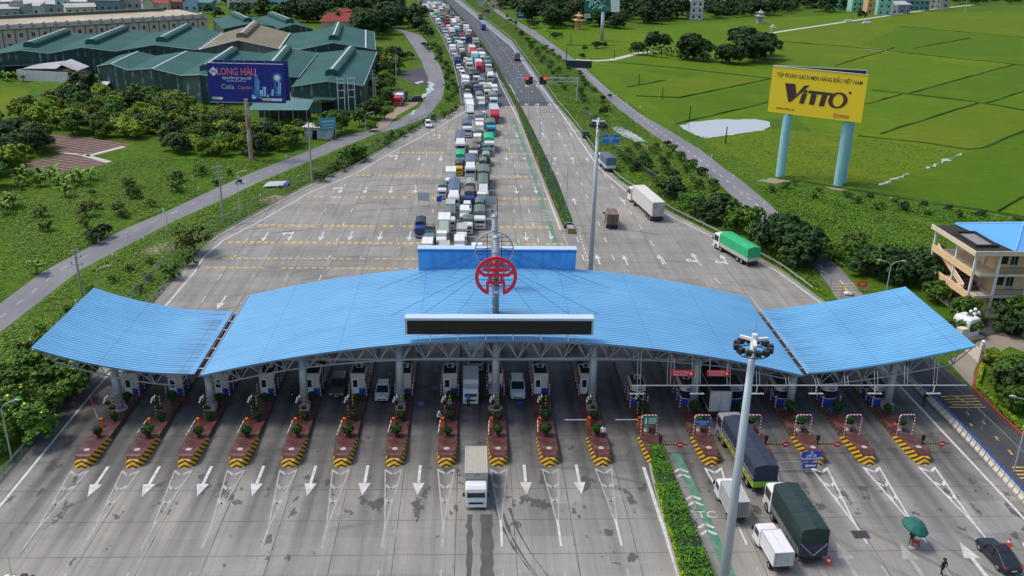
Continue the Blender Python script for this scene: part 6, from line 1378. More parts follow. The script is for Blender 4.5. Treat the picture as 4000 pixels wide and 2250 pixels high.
tufts('meadow_grass', [MEAD_L], 20000, .15, LF['banana'], 3, 'rough bright grass of the left meadow', .14, 'grass'); tufts('meadow_grass', [MEAD_L], 10000, .18, LF['weed'], 4, 'darker weeds in the left meadow', .35, 'grass')
tufts('undergrowth', [VERGE_R], 46000, .20, LF['weed'], 5, 'tangled green undergrowth between the highway and the right service road', .42); tufts('undergrowth', [VERGE_R], 12000, .24, LF['olive'], 6, 'dry olive weeds between the highway and the right service road', .4)
tufts('meadow_grass', [MEAD_R], 10000, .16, LF['banana'], 7, 'rough bright grass round the yellow billboard posts', .13, 'grass'); tufts('meadow_grass', [MEAD_R2], 34000, .17, LF['weed'], 8, 'dense green weeds of the right meadow', .35, 'grass'); tufts('meadow_grass', [MEAD_R2], 14000, .17, LF['hedge'], 9, 'bright weeds of the right meadow', .3, 'grass')
# ================================================================== buildings
def sheetmat(name, c, axis=0, period=.9, rough=.5):
    t = NT(name); v = t.coord(); x, y, z = t.sep(v)
    w_ = t.math('SINE', t.math('MULTIPLY', x, 6.283/period)); n = t.noise(v, .08, 5, .6); n2 = t.noise(t.coord((1, .15, .15)), .7, 4)
    col = t.mix(t.ramp(n, [(.3, 0.0), (.7, 1.0)]), tuple(q*.82 for q in c), tuple(q*1.15 for q in c)); col = t.mix(t.ramp(n2, [(.5, 0.0), (.78, .35)]), col, tuple(q*.6+.03 for q in c))
    t.bump(w_, .35, .06); MATS[name] = t.out(col, rough, 0, .2); return MATS[name]
def panelmat(name, c, c2):
    """wall sheeting with translucent strips let in at intervals"""
    t = NT(name); v = t.coord(); x, y, z = t.sep(v)
    h = t.math('ADD', x, t.math('MULTIPLY', y, .4)); f = t.math('FRACT', t.math('DIVIDE', h, 2.6)); st = t.math('MULTIPLY', t.math('LESS_THAN', f, .26), t.ramp(t.noise(v, .35, 3), [(.45, 0.0), (.62, .8)]))
    w_ = t.math('SINE', t.math('MULTIPLY', h, 12)); n = t.noise(v, .3, 4)
    col = t.mix(n, tuple(q*.75 for q in c), tuple(q*1.25 for q in c)); col = t.mix(st, col, c2); t.bump(w_, .3, .05)
    MATS[name] = t.out(col, .6); return MATS[name]
GROOF = sheetmat('green_roof_sheet', (.028, .100, .088), 0, .9, .7); GWALL = panelmat('green_wall_sheet', (.018, .056, .050), (.22, .30, .26)); TROOF = sheetmat('tan_roof_sheet', (.19, .165, .105), 0, .9, .7); TWALL = panelmat('tan_wall_sheet', (.12, .12, .105), (.2, .2, .18)); TRIM = mat('pale_trim', (.45, .50, .48), .6); DOORD = mat('doorway_shade_paint', (.008, .01, .01), .9)  # near-black door colour stands in for the shade inside an opening
def warehouse(label, front, back, rm, wm, vents=(), trims=(), doors=(), trimedge=True):
    F = [g(*p) for p in front]; B = [g(*p) for p in back]; O = Vector((F[0].x, F[0].y, 0))
    t = thing('warehouse', label, 'warehouse', O); F = [p-O for p in F]; B = [p-O for p in B]; n = len(F); nb = (n-1)//2
    b = MB(); dn = Vector((0, 0, -.18))
    fwd = [(F[i]-B[i]).normalized() for i in range(n)]
    b.loft([[p+f*.5+Vector((0, 0, .0)) for p, f in zip(F, fwd)], B], 0, False); b.loft([[p+f*.5+dn for p, f in zip(F, fwd)], [p+dn for p in B]], 0, False)
    for a, c in ((F, 1), (B, 0)):
        for i in range(n-1):
            p, q = (a[i]+(fwd[i]*.5 if c else Vector())), (a[i+1]+(fwd[i+1]*.5 if c else Vector())); b.add([p, q, q+dn, p+dn], [(0, 1, 2, 3)])
    b.build('roof', rm, t)
    b = MB(); z = lambda p: Vector((p.x, p.y, 0)); e = Vector((0, 0, -.2))
    for a in (F, B):
        for i in range(n-1): b.add([z(a[i]), z(a[i+1]), a[i+1]+e, a[i]+e], [(0, 1, 2, 3)])
    for i in (0, n-1): b.add([z(F[i]), z(B[i]), B[i]+e, F[i]+e], [(0, 1, 2, 3)])
    b.build('wall', wm, t)
    for i in vents:
        a, c = F[i], B[i]; ax = (c-a); L = ax.length; ax.normalize(); sd_ = Vector((-ax.y, ax.x, 0)); f0, f1 = .16, .93
        secs = []
        for f in (f0, f1): p = a+(c-a)*f; secs.append([p-sd_*1.9+Vector((0, 0, -.35)), p-sd_*1.9+Vector((0, 0, 1.0)), p-sd_*1.3+Vector((0, 0, 1.5)), p+Vector((0, 0, 1.75)), p+sd_*1.3+Vector((0, 0, 1.5)), p+sd_*1.9+Vector((0, 0, 1.0)), p+sd_*1.9+Vector((0, 0, -.35))])
        b = MB(); b.loft(secs); v = b.build('ridge_vent', rm, t)
        b = MB(); p, q = a+(c-a)*f0+Vector((0, 0, 1.79)), a+(c-a)*f1+Vector((0, 0, 1.79)); b.loft([[p-sd_*.35, p+sd_*.35], [q-sd_*.35, q+sd_*.35]], 0, False); b.build('ridge_strip', TRIM, v)
    b = MB()
    for i in trims: p, q = F[i]+Vector((0, 0, .05)), B[i]+Vector((0, 0, .05)); sd_ = Vector((.3, 0, 0)); b.loft([[p-sd_, p+sd_], [q-sd_, q+sd_]], 0, False)
    if trimedge:
        for i in range(n-1): p, q = F[i]+fwd[i]*.52, F[i+1]+fwd[i+1]*.52; b.tube(p+Vector((0, 0, .02)), q+Vector((0, 0, .02)), .13, None, 4)
        b.tube(F[-1]+Vector((.1, 0, 0)), B[-1]+Vector((.1, 0, 0)), .1, None, 4)
    if b.v: b.build('roof_trim', TRIM, t)
    for i, f, wd, h in doors:
        p = z(F[i].lerp(F[i+1], f)); d = (F[i+1]-F[i]); d.z = 0; d.normalize(); nrm = Vector((d.y, -d.x, 0)); b = MB()
        q0, q1 = p-d*wd/2+nrm*.06, p+d*wd/2+nrm*.06; b.add([q0, q1, q1+Vector((0, 0, h)), q0+Vector((0, 0, h))], [(0, 1, 2, 3)]); b.build('doorway', DOORD, t)
        b = MB(); h_ = Vector((0, 0, h+.5)); b.loft([[q0-d+h_, q1+d+h_], [q0-d+h_+nrm*2.2+Vector((0, 0, -.5)), q1+d+h_+nrm*2.2+Vector((0, 0, -.5))]], 0, False); b.build('door_canopy', rm, t)
    return t
warehouse('nearest big green warehouse with one wide gable beside the transformer', [(732.75, 217.5, 7), (821.5, 204, 9), (914, 215, 7)], [(801.5, 132.5, 7), (886, 124, 9), (948, 130, 7)], GROOF, GWALL, (1,), (), [(0, .95, 5, 4.0)])
warehouse('front row green warehouse of four bays behind the blue billboard', [(243.75, 166, 7.5), (280, 160, 9), (322.5, 176, 7.5), (384, 172, 9), (455, 189, 7.5), (502, 187.5, 9), (600, 199, 7.5), (668, 189, 9), (751, 194, 7.5)], [(300, 139, 7.5), (347, 129, 9), (394, 140, 7.5), (470, 128, 9), (542, 135, 7.5), (592, 126, 9), (665, 134, 7.5), (724, 122, 9), (800, 132.5, 7.5)], GROOF, GWALL, (5, 7), (1, 3), [])
warehouse('second row green warehouse of three bays with round ridge vents at left', [(-42, 140, 7.5), (51, 126, 9), (123, 134, 7.5), (208, 119, 9), (291, 129, 7.5), (390, 112.5, 9), (492.5, 125, 7.5)], [(70, 100, 7.5), (173, 80, 9), (232, 88, 7.5), (318, 72, 9), (385, 82, 7.5), (476, 67, 9), (557, 80, 7.5)], GROOF, GWALL, (1, 3, 5), (), [(0, .9, 9, 4), (2, .5, 6, 4)])
warehouse('tan roofed warehouse among the green ones', [(500, 125, 7.5), (599, 101, 9.5), (701.5, 122.5, 7.5)], [(560, 83, 7.5), (644, 60, 9.5), (730, 83, 7.5)], TROOF, TWALL, (1,), (0, 2), [])
warehouse('green warehouse with lean-to behind the nearest one', [(711, 118, 7), (757, 124, 7.5), (836, 107.5, 9.5), (920, 120, 7.5), (945, 125, 6.6)], [(730, 84, 7), (779, 79, 7.5), (853, 63, 9.5), (920, 75, 7.5), (940, 79, 6.6)], GROOF, GWALL, (2,), (3,), [])
warehouse('far green warehouse with slanting ridge below the wood', [(699, 72.5, 6.5), (740, 61, 8.5), (786, 72.5, 6.5)], [(642, 47, 6.5), (679, 36, 8.5), (730, 46, 6.5)], GROOF, GWALL, (1,), (), [], False)
warehouse('far green warehouse at the right end of the beige factory', [(562, 72.5, 6.5), (632, 58, 8.5), (700, 68, 6.5)], [(536, 50, 6.5), (586, 36, 8.5), (640, 44, 6.5)], GROOF, GWALL, (1,), (), [], False)
# beige factory
def factory():
    a, c = g(-60, 78, 9), g(520, 45, 9); d = (c-a); L = d.length; rz = math.atan2(d.y, d.x); t = thing('factory', 'long two storey beige factory with rows of small windows under a tan roof', 'factory', (a.x, a.y, 0), rz)
    BE = mat('beige_wall', (.66, .53, .43), .85, 0, .12, .25, .35); b = MB(); b.bb(0, L, 0, 29.5, 0, 9); b.build('wall', BE, t)
    b = MB(); b.loft([[(-1, -.8, 9), (-1, 3, 10.4), (-1, 3.05, 10.2), (-1, -.8, 8.8)], [(L+.5, -.8, 9), (L+.5, 3, 10.4), (L+.5, 3.05, 10.2), (L+.5, -.8, 8.8)]]); b.build('lower_roof', sheetmat('factory_skirt', (.085, .105, .09)), t)
    b = MB(); b.loft([[(-1, 3.1, 10.25), (-1, 15, 12.0), (-1, 30, 9.2)], [(L, 3.1, 10.25), (L-6, 15, 12.0), (L, 30, 9.2)]]); b.build('roof', sheetmat('factory_roof', (.50, .42, .30)), t)
    b = MB(); b.loft([[(-1, 13.8, 11.6), (-1, 13.8, 13.1), (-1, 16.2, 13.1), (-1, 16.2, 11.6)], [(L-14, 13.8, 11.6), (L-14, 13.8, 13.1), (L-14, 16.2, 13.1), (L-14, 16.2, 11.6)]]); b.build('ridge_vent', sheetmat('factory_ridge', (.10, .13, .10)), t)
    fr = mat('window_frame_pale', (.5, .46, .40), .7); n = 21
    fw = MB(); fw.bb(-.75, .75, -.07, .0, -.08, .02); fw.bb(-.75, -.6, -.06, 0, 0, 1.6); fw.bb(.6, .75, -.06, 0, 0, 1.6); fw.bb(-.06, .06, -.06, 0, 0, 1.6); fm = fw.mesh('frame', fr); pw = MB(); pw.bb(-.6, .6, -.03, 0, .02, 1.6); pm = pw.mesh('pane', GLASS)
    vb = MB(); vb.tube((0, 0, 0), (0, 0, .9), .5, .45, 10); vb.ball((0, 0, .95), .72, 10, 0, .7); vm = vb.mesh('roof_ventilator', mat('ventilator_zinc', (.5, .48, .44), .5, .2)); pil = MB(); pil.bb(-.25, .25, -.14, 0, 0, 8.8); pl_ = pil.mesh('pilaster', mat('pilaster_stained', (.26, .18, .13), .9))
    for i in range(n):
        x = L*(i+.5)/n
        for z in (1.6, 5.6):
            w_ = ob('window', pm, t, (x, -.005, z)); ob('frame', fm, w_)
        ob('roof_ventilator', vm, t, (x+.4, 1.4, 9.8)); ob('pilaster', pl_, t, (L*i/n, 0, 0))
    return t
factory()
# ---- town houses
RC = {'red': sheetmat('tile_red', (.30, .05, .035)), 'maroon': sheetmat('tile_maroon', (.20, .03, .045)), 'zinc': sheetmat('zinc_roof', (.42, .43, .43)), 'pale': sheetmat('pale_roof', (.55, .53, .45)), 'green': sheetmat('teal_roof', (.09, .20, .19)), 'blue': sheetmat('blue_house_roof', (.12, .26, .50)), 'slab': mat('concrete_slab', (.36, .35, .33), .9, 0, .2, .4, .3), 'dark': sheetmat('dark_roof', (.10, .10, .11))}
WC = {'white': (.62, .62, .60), 'cream': (.60, .54, .42), 'grey': (.36, .36, .37), 'blue': (.34, .50, .62), 'ochre': (.62, .38, .18), 'mint': (.30, .58, .46), 'pink': (.60, .42, .40), 'brick': (.34, .18, .13), 'teal': (.12, .26, .26), 'slate': (.20, .26, .30)}
HWIN = None
def house(px, py, W, Dp, h, roof, rc, wc, label, rz=0.0, floors=None, cat='house', win=True):
    p = g(px, py); t = thing(cat.replace(' ', '_'), label, cat, p, rz, 'town houses'); wm = mat('house_wall_'+wc, WC[wc], .85, 0, .1, .3, .3)
    b = MB(); b.bb(-W/2, W/2, 0, Dp, 0, h); b.build('wall', wm, t); b = MB(); o = .5
    if roof == 'gable':                                       # ridge runs across the picture
        r_ = min(Dp*.28, 3.2); b.loft([[(-W/2-o, -o, h), (-W/2-o, Dp/2, h+r_), (-W/2-o, Dp+o, h), (-W/2-o, Dp/2, h+r_-.2)], [(W/2+o, -o, h), (W/2+o, Dp/2, h+r_), (W/2+o, Dp+o, h), (W/2+o, Dp/2, h+r_-.2)]]); b.build('roof', RC[rc], t)
        c = MB()
        for s_ in (-1, 1): c.add([(s_*W/2, 0, h), (s_*W/2, Dp, h), (s_*W/2, Dp/2, h+r_-.2)], [(0, 1, 2)])
        c.build('gable', wm, t)
    elif roof == 'front':
        r_ = min(W*.5, 4.0); b.loft([[(-W/2-o, -o, h), (0, -o, h+r_), (W/2+o, -o, h), (0, -o, h+r_-.25)], [(-W/2-o, Dp+o, h), (0, Dp+o, h+r_), (W/2+o, Dp+o, h), (0, Dp+o, h+r_-.25)]]); b.build('roof', RC[rc], t); c = MB(); c.add([(-W/2, 0, h), (W/2, 0, h), (0, 0, h+r_-.25)], [(0, 1, 2)]); c.build('gable', wm, t)
    elif roof == 'shed': b.loft([[(-W/2-o, -o, h), (W/2+o, -o, h), (W/2+o, -o, h-.15), (-W/2-o, -o, h-.15)], [(-W/2-o, Dp+o, h+1.6), (W/2+o, Dp+o, h+1.6), (W/2+o, Dp+o, h), (-W/2-o, Dp+o, h)]]); b.build('roof', RC[rc], t)
    else:
        b.bb(-W/2-.2, W/2+.2, -.2, Dp+.2, h, h+.2); b.build('roof', RC['slab'], t); c = MB(); c.bb(-W/2, W/2, 0, .18, h+.2, h+1.1); c.bb(-W/2, -W/2+.18, .18, Dp, h+.2, h+1.1); c.bb(W/2-.18, W/2, .18, Dp, h+.2, h+1.1); c.build('parapet', wm, t)
        q = MB(); q.bb(-W/2+.4, 0, Dp*.55, Dp-.2, h+.2, h+2.6); q.build('stair_head', wm, t)
    fl = floors or max(1, int(h/3.3)); nw = max(1, int(W/3.4))
    if win:
        for f in range(fl):
            for i in range(nw):
                b = MB(); x = -W/2+W*(i+.5)/nw; z = f*h/fl+1.0; b.bb(x-.65, x+.65, -.04, .02, z, z+1.5); b.build('window', GLASS, t)
    return t
rg = random.Random(11); used_h = set()
HOUSES = [(20, 46, 12, 9, 5, 'shed', 'zinc', 'grey'), (48, 44, 9, 8, 6, 'flat', 'slab', 'grey'), (75, 38, 11, 9, 5, 'shed', 'zinc', 'white'), (20, 26, 8, 7, 5, 'shed', 'pale', 'cream'), (90, 24, 16, 8, 4.5, 'shed', 'pale', 'white'), (130, 33, 12, 8, 5, 'shed', 'zinc', 'grey'), (160, 33, 7, 8, 7.5, 'flat', 'slab', 'blue'), (165, 16, 26, 10, 6, 'gable', 'maroon', 'pink'), (200, 26, 9, 8, 5, 'gable', 'pale', 'blue'), (205, 36, 16, 7, 4, 'gable', 'pale', 'cream'),
          (235, 22, 14, 8, 5.5, 'shed', 'dark', 'grey'), (268, 28, 16, 9, 6, 'shed', 'dark', 'slate'), (262, 14, 8, 7, 7, 'flat', 'slab', 'white'), (315, 20, 12, 8, 5, 'shed', 'pale', 'cream'), (345, 22, 13, 9, 6.5, 'flat', 'slab', 'grey'), (375, 32, 6, 9, 6, 'front', 'red', 'cream'), (400, 30, 11, 9, 5, 'gable', 'red', 'cream'), (432, 26, 12, 9, 5, 'gable', 'red', 'brick'), (424, 16, 6, 7, 7, 'flat', 'slab', 'white'), (480, 28, 9, 8, 5, 'front', 'green', 'blue'), (505, 28, 13, 9, 5, 'shed', 'green', 'teal'),
          (520, 12, 14, 9, 5, 'gable', 'pale', 'white'), (590, 20, 9, 7, 7, 'flat', 'slab', 'white'), (610, 12, 10, 7, 6, 'shed', 'maroon', 'brick'), (640, 16, 18, 10, 5, 'gable', 'zinc', 'cream'), (700, 18, 20, 10, 5.5, 'gable', 'zinc', 'blue'), (742, 14, 18, 10, 6, 'gable', 'pale', 'grey'), (760, 6, 14, 9, 5, 'gable', 'zinc', 'white'), (60, 12, 12, 9, 5, 'shed', 'zinc', 'white'), (30, 6, 10, 8, 5, 'gable', 'red', 'pink'), (120, 8, 12, 9, 5, 'gable', 'pale', 'grey'), (330, 6, 12, 9, 6, 'shed', 'zinc', 'white'), (290, 4, 10, 9, 7, 'flat', 'slab', 'cream'), (390, 8, 14, 9, 5, 'shed', 'zinc', 'grey'), (450, 6, 12, 9, 6, 'flat', 'slab', 'pink'), (545, 2, 16, 10, 5, 'gable', 'blue', 'white'), (580, 4, 12, 9, 6, 'flat', 'slab', 'grey'), (660, 2, 14, 9, 5, 'shed', 'zinc', 'white'), (215, 2, 14, 9, 6, 'gable', 'pale', 'white'), (700, -2, 14, 9, 6, 'flat', 'slab', 'pink')]
for i, (px, py, W, Dp, h, ro, rc, wc) in enumerate(HOUSES):
    rn = {'red': 'red tile', 'maroon': 'maroon tile', 'zinc': 'zinc', 'pale': 'pale sheet', 'green': 'teal sheet', 'blue': 'blue sheet', 'slab': 'flat concrete', 'dark': 'dark sheet'}[rc]
    house(px, py, W, Dp, h, ro, rc, wc, 'H|%s house with %s roof in the far town at left' % (wc, rn), rg.uniform(-.1, .1)+.5*(i % 3 == 0))
RH = [(1250, 22, 9, 8, 6, 'gable', 'pale', 'cream'), (1416, 20, 8, 8, 9, 'flat', 'slab', 'blue'), (1452, 24, 11, 9, 6, 'shed', 'maroon', 'brick'), (1700, 26, 13, 10, 12, 'flat', 'slab', 'grey'), (1751, 50, 8, 9, 15, 'flat', 'slab', 'white'), (1772, 30, 9, 9, 12, 'flat', 'slab', 'grey'), (1806, 26, 10, 9, 13, 'flat', 'slab', 'cream'), (1850, 18, 10, 9, 12, 'flat', 'slab', 'slate'), (1880, 8, 10, 9, 12, 'flat', 'slab', 'pink'), (2155, 30, 8, 8, 10, 'flat', 'slab', 'mint'), (2173, 30, 6, 9, 10, 'flat', 'slab', 'slate'), (2194, 36, 8, 9, 12, 'flat', 'slab', 'ochre'), (2223, 38, 10, 9, 12, 'flat', 'slab', 'mint'), (2250, 36, 4, 5, 5, 'flat', 'slab', 'white'), (2268, 34, 12, 9, 6, 'shed', 'zinc', 'slate'), (2305, 26, 18, 12, 7, 'gable', 'green', 'teal'), (2345, 22, 12, 9, 7, 'flat', 'slab', 'cream'), (2370, 20, 9, 8, 8, 'flat', 'slab', 'grey'), (2110, 24, 8, 8, 9, 'flat', 'slab', 'mint'), (1960, 14, 9, 9, 9, 'flat', 'slab', 'white')]
for i, (px, py, W, Dp, h, ro, rc, wc) in enumerate(RH):
    place = 'beyond the wood at right of the highway' if px < 1600 else 'behind the trees left of the yellow billboard' if px < 2000 else 'at the far edge of the paddies'
    o = house(px, py, W, Dp, h, ro, rc, wc, 'H|%s %s %s' % (wc, 'narrow tall house' if h > 9 else 'house', place), rg.uniform(-.08, .08))
    if h > 9:
        for f in range(1, int(h/3.3)):
            b = MB(); b.bb(-W*.42, W*.42, -.9, 0, f*h/int(h/3.3)-.12, f*h/int(h/3.3)); b.bb(-W*.42, W*.42, -.9, -.84, f*h/int(h/3.3), f*h/int(h/3.3)+.8); b.build('balcony', mat('house_wall_'+wc, WC[wc], .85), o)
hl = {}
for o in D.objects:
    if str(o.get('label', '')).startswith('H|'): hl.setdefault(o['label'][2:], []).append(o)
for k, lst in hl.items():
    lst.sort(key=lambda o: o.location.x/o.location.y)
    for i, o in enumerate(lst): o['label'] = k if len(lst) == 1 else '%s, %s from left' % (k, nth(i))
# ---- small buildings near the left road
p = g(797, 350); t = thing('kiosk', 'small whitewashed kiosk with a blue signboard beside the left service road', 'kiosk', p, R_(-8)); b = MB(); b.bb(-3.2, 3.2, 0, 4, 0, 3); b.build('wall', mat('kiosk_white', (.56, .60, .62), .8, 0, .1, .5, .3), t); b = MB(); b.bb(-3.6, 3.6, -.8, 4.4, 3, 3.15); b.build('roof', RC['pale'], t); b = MB(); b.bb(-1.2, .1, -.03, .02, 0, 2.2); b.build('door', DOORD, t)
t2 = thing('signboard', 'blue signboard standing on top of the white kiosk', 'sign', (p.x+3.1, p.y-.6, 0), R_(28)); b = MB(); b.bb(-2.2, 2.2, 0, .12, 2.4, 5.6); b.build('panel', mat('board_cyan', (.06, .30, .42), .5), t2); b = MB(); b.bb(-1.8, 1.8, -.02, -.002, 4.5, 5.0); b.bb(-1.4, 1.4, -.02, -.002, 3.7, 4.0); b.bb(-1.6, 1.6, -.02, -.002, 3.0, 3.25); b.build('lettering', mat('board_text', (.35, .55, .62), .5), t2); b = MB(); b.tube((-2, .2, 0), (-2, .2, 5.6), .06); b.tube((2, .2, 0), (2, .2, 5.6), .06); b.build('post', STEEL, t2)
p = g(706, 310); t = thing('open_shed', 'open shed with a low teal roof below the blue billboard', 'shed', p, R_(4)); b = MB(); b.loft([[(-8, -3, 4.2), (8, -3, 4.2), (8, -3, 4.05), (-8, -3, 4.05)], [(-7.5, 9, 5.0), (8.5, 9, 5.0), (8.5, 9, 4.85), (-7.5, 9, 4.85)]]); b.build('roof', RC['green'], t); b = MB()
for x in (-7.5, -3.8, 0, 3.8, 7.5):
    for y in (-2.6, 8.4): b.tube((x, y, 0), (x, y, 4.2), .09)
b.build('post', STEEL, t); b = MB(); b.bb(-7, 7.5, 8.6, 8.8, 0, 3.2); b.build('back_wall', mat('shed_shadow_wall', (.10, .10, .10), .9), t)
p = g(762, 282); t = thing('open_shed', 'long low shed with patched grey roof in front of the nearest warehouse', 'shed', p, R_(8)); b = MB(); b.loft([[(-9, -2, 3.4), (9, -2, 3.4), (9, -2, 3.25), (-9, -2, 3.25)], [(-9, 8, 4.4), (9, 8, 4.4), (9, 8, 4.25), (-9, 8, 4.25)]]); b.build('roof', sheetmat('patched_roof', (.20, .24, .22)), t); b = MB(); b.bb(-8.7, 8.7, 0, 7.5, 0, 3.3); b.build('wall', mat('house_wall_teal', WC['teal'], .85), t)
p = g(130, 206); t = thing('shack', 'white sheet metal shack with a lean-to roof by the left green warehouse', 'shack', p, R_(-14)); b = MB(); b.bb(-13, 9, 0, .2, 0, 3.4); b.bb(-13, -12.8, 0, 9, 0, 3.4); b.build('fence_wall', mat('sheet_white', (.58, .60, .62), .6, 0, .12, .5, .2), t); b = MB(); b.loft([[(-12, 2, 3.6), (1, 2, 4.2), (1, 2, 4.05), (-12, 2, 3.45)], [(-12, 9, 4.2), (1, 9, 6.0), (1, 9, 5.85), (-12, 9, 4.05)]]); b.loft([[(1.2, 3, 5.8), (8, 3, 3.6), (8, 3, 3.5), (1.2, 3, 5.65)], [(1.2, 10, 6.4), (8, 10, 4.2), (8, 10, 4.1), (1.2, 10, 6.2)]]); b.build('roof', RC['zinc'], t); b = MB(); b.bb(-11, 8, 4, 8.5, 0, 3.3); b.build('wall', mat('house_wall_brick', WC['brick'], .85), t)
p = g(232, 234); t = thing('tarpaulin_shelter', 'ragged white tarpaulin shelter at the foot of the green warehouse', 'shelter', p, 0); b = MB(); b.loft([[(-5, 0, 2.4), (0, .5, 1.9), (5, 0, 2.6)], [(-5, 5, 3.2), (0, 5, 2.6), (5, 5, 3.4)]], 0, False); b.build('cover', mat('sheet_white', (.58, .60, .62)), t); b = MB()
for x in (-4.8, 4.8):
    for y in (.2, 4.8): b.tube((x, y, 0), (x, y, 2.5), .06)
b.build('post', STEEL, t)
p = g(868, 72); t = thing('temple', 'low house with two red tiled hip roofs behind the green warehouses', 'temple', p, R_(6)); b = MB(); b.bb(-12, 12, 0, 9, 0, 3.6); b.bb(-7, 6, 10, 18, 0, 4.4); b.build('wall', mat('house_wall_cream', WC['cream'], .85), t)
b = MB()
for x0, x1, y0, y1, z0, z1 in ((-13, 13, -1, 10, 3.6, 7.6), (-8, 7, 9.5, 19, 4.4, 9.0)): ym = (y0+y1)/2; b.loft([[(x0, y0, z0), (x1, y0, z0), (x1, y1, z0), (x0, y1, z0)], [(x0+4.5, ym-.1, z1), (x1-4.5, ym-.1, z1), (x1-4.5, ym+.1, z1), (x0+4.5, ym+.1, z1)]])
b.build('roof', RC['red'], t)
# ---- shrines in the paddies
def shrine(px, py, s_, m, label):
    t = thing('shrine', label, 'shrine', g(px, py), 0); b = MB(); b.bb(-1.5*s_, 1.5*s_, 0, 3*s_, 0, .5*s_); b.build('plinth', m, t); b = MB()
    for x in (-1.2, 1.2):
        for y in (.3, 2.7): b.bb((x-.2)*s_, (x+.2)*s_, (y-.2)*s_, (y+.2)*s_, .5*s_, 3.2*s_)
    b.bb(-1*s_, 1*s_, 2.4*s_, 2.6*s_, .5*s_, 3.2*s_); b.build('pillar', m, t)
    for z, w_ in ((3.2, 2.2), (4.9, 1.5)):
        b = MB(); n = 4
        prof = lambda k: [(-w_*k*s_, (1.5-w_*k)*s_), (w_*k*s_, (1.5-w_*k)*s_), (w_*k*s_, (1.5+w_*k)*s_), (-w_*k*s_, (1.5+w_*k)*s_)]
        b.loft([[(x, y, (z+dz)*s_) for x, y in prof(k)] for k, dz in ((1.0, .1), (1.05, .3), (.7, .45), (.35, 1.0), (.3, 1.1))])
        for sx in (-1, 1):
            for sy in (-1, 1): b.tube((sx*w_*s_, (1.5+sy*w_)*s_, (z+.2)*s_), (sx*w_*1.22*s_, (1.5+sy*w_*1.22)*s_, (z+.75)*s_), .14*s_, .04*s_, 5)
        b.build('tiered_roof', m, t)
    b = MB(); b.bb(-.6*s_, .6*s_, 1*s_, 2*s_, 4.2*s_, 5*s_); b.bb(-.3*s_, .3*s_, 1.2*s_, 1.8*s_, 6*s_, 6.7*s_); b.build('upper_storey', m, t)
SHO = mat('shrine_ochre', (.62, .36, .18), .8, 0, .15, .6, .2); SHG = mat('shrine_stone', (.42, .42, .43), .85, 0, .15, .6, .3)
shrine(1456, 74, 1.35, SHO, 'ochre two tiered shrine left of the green billboard post'); shrine(1913, 59, 1.2, SHG, 'grey stone two tiered shrine standing among the far paddies'); shrine(1944, 78, .55, mat('shrine_white', (.62, .58, .55), .8), 'small white shrine with reddish top by the pale path')
for px, py, l_ in ((2138, 56, 'left of the round tree'), (2184, 60, 'right of the round tree')):
    t = thing('tomb', 'low pale tomb slab '+l_, 'tomb', g(px, py)); b = MB(); b.bb(-3, 3, 0, 3.5, 0, .6); b.build('base', SHG, t); b = MB(); b.bb(-2, 2, 2, 3, .6, 1.4); b.build('headstone', mat('shrine_white', (.62, .58, .55), .8), t)
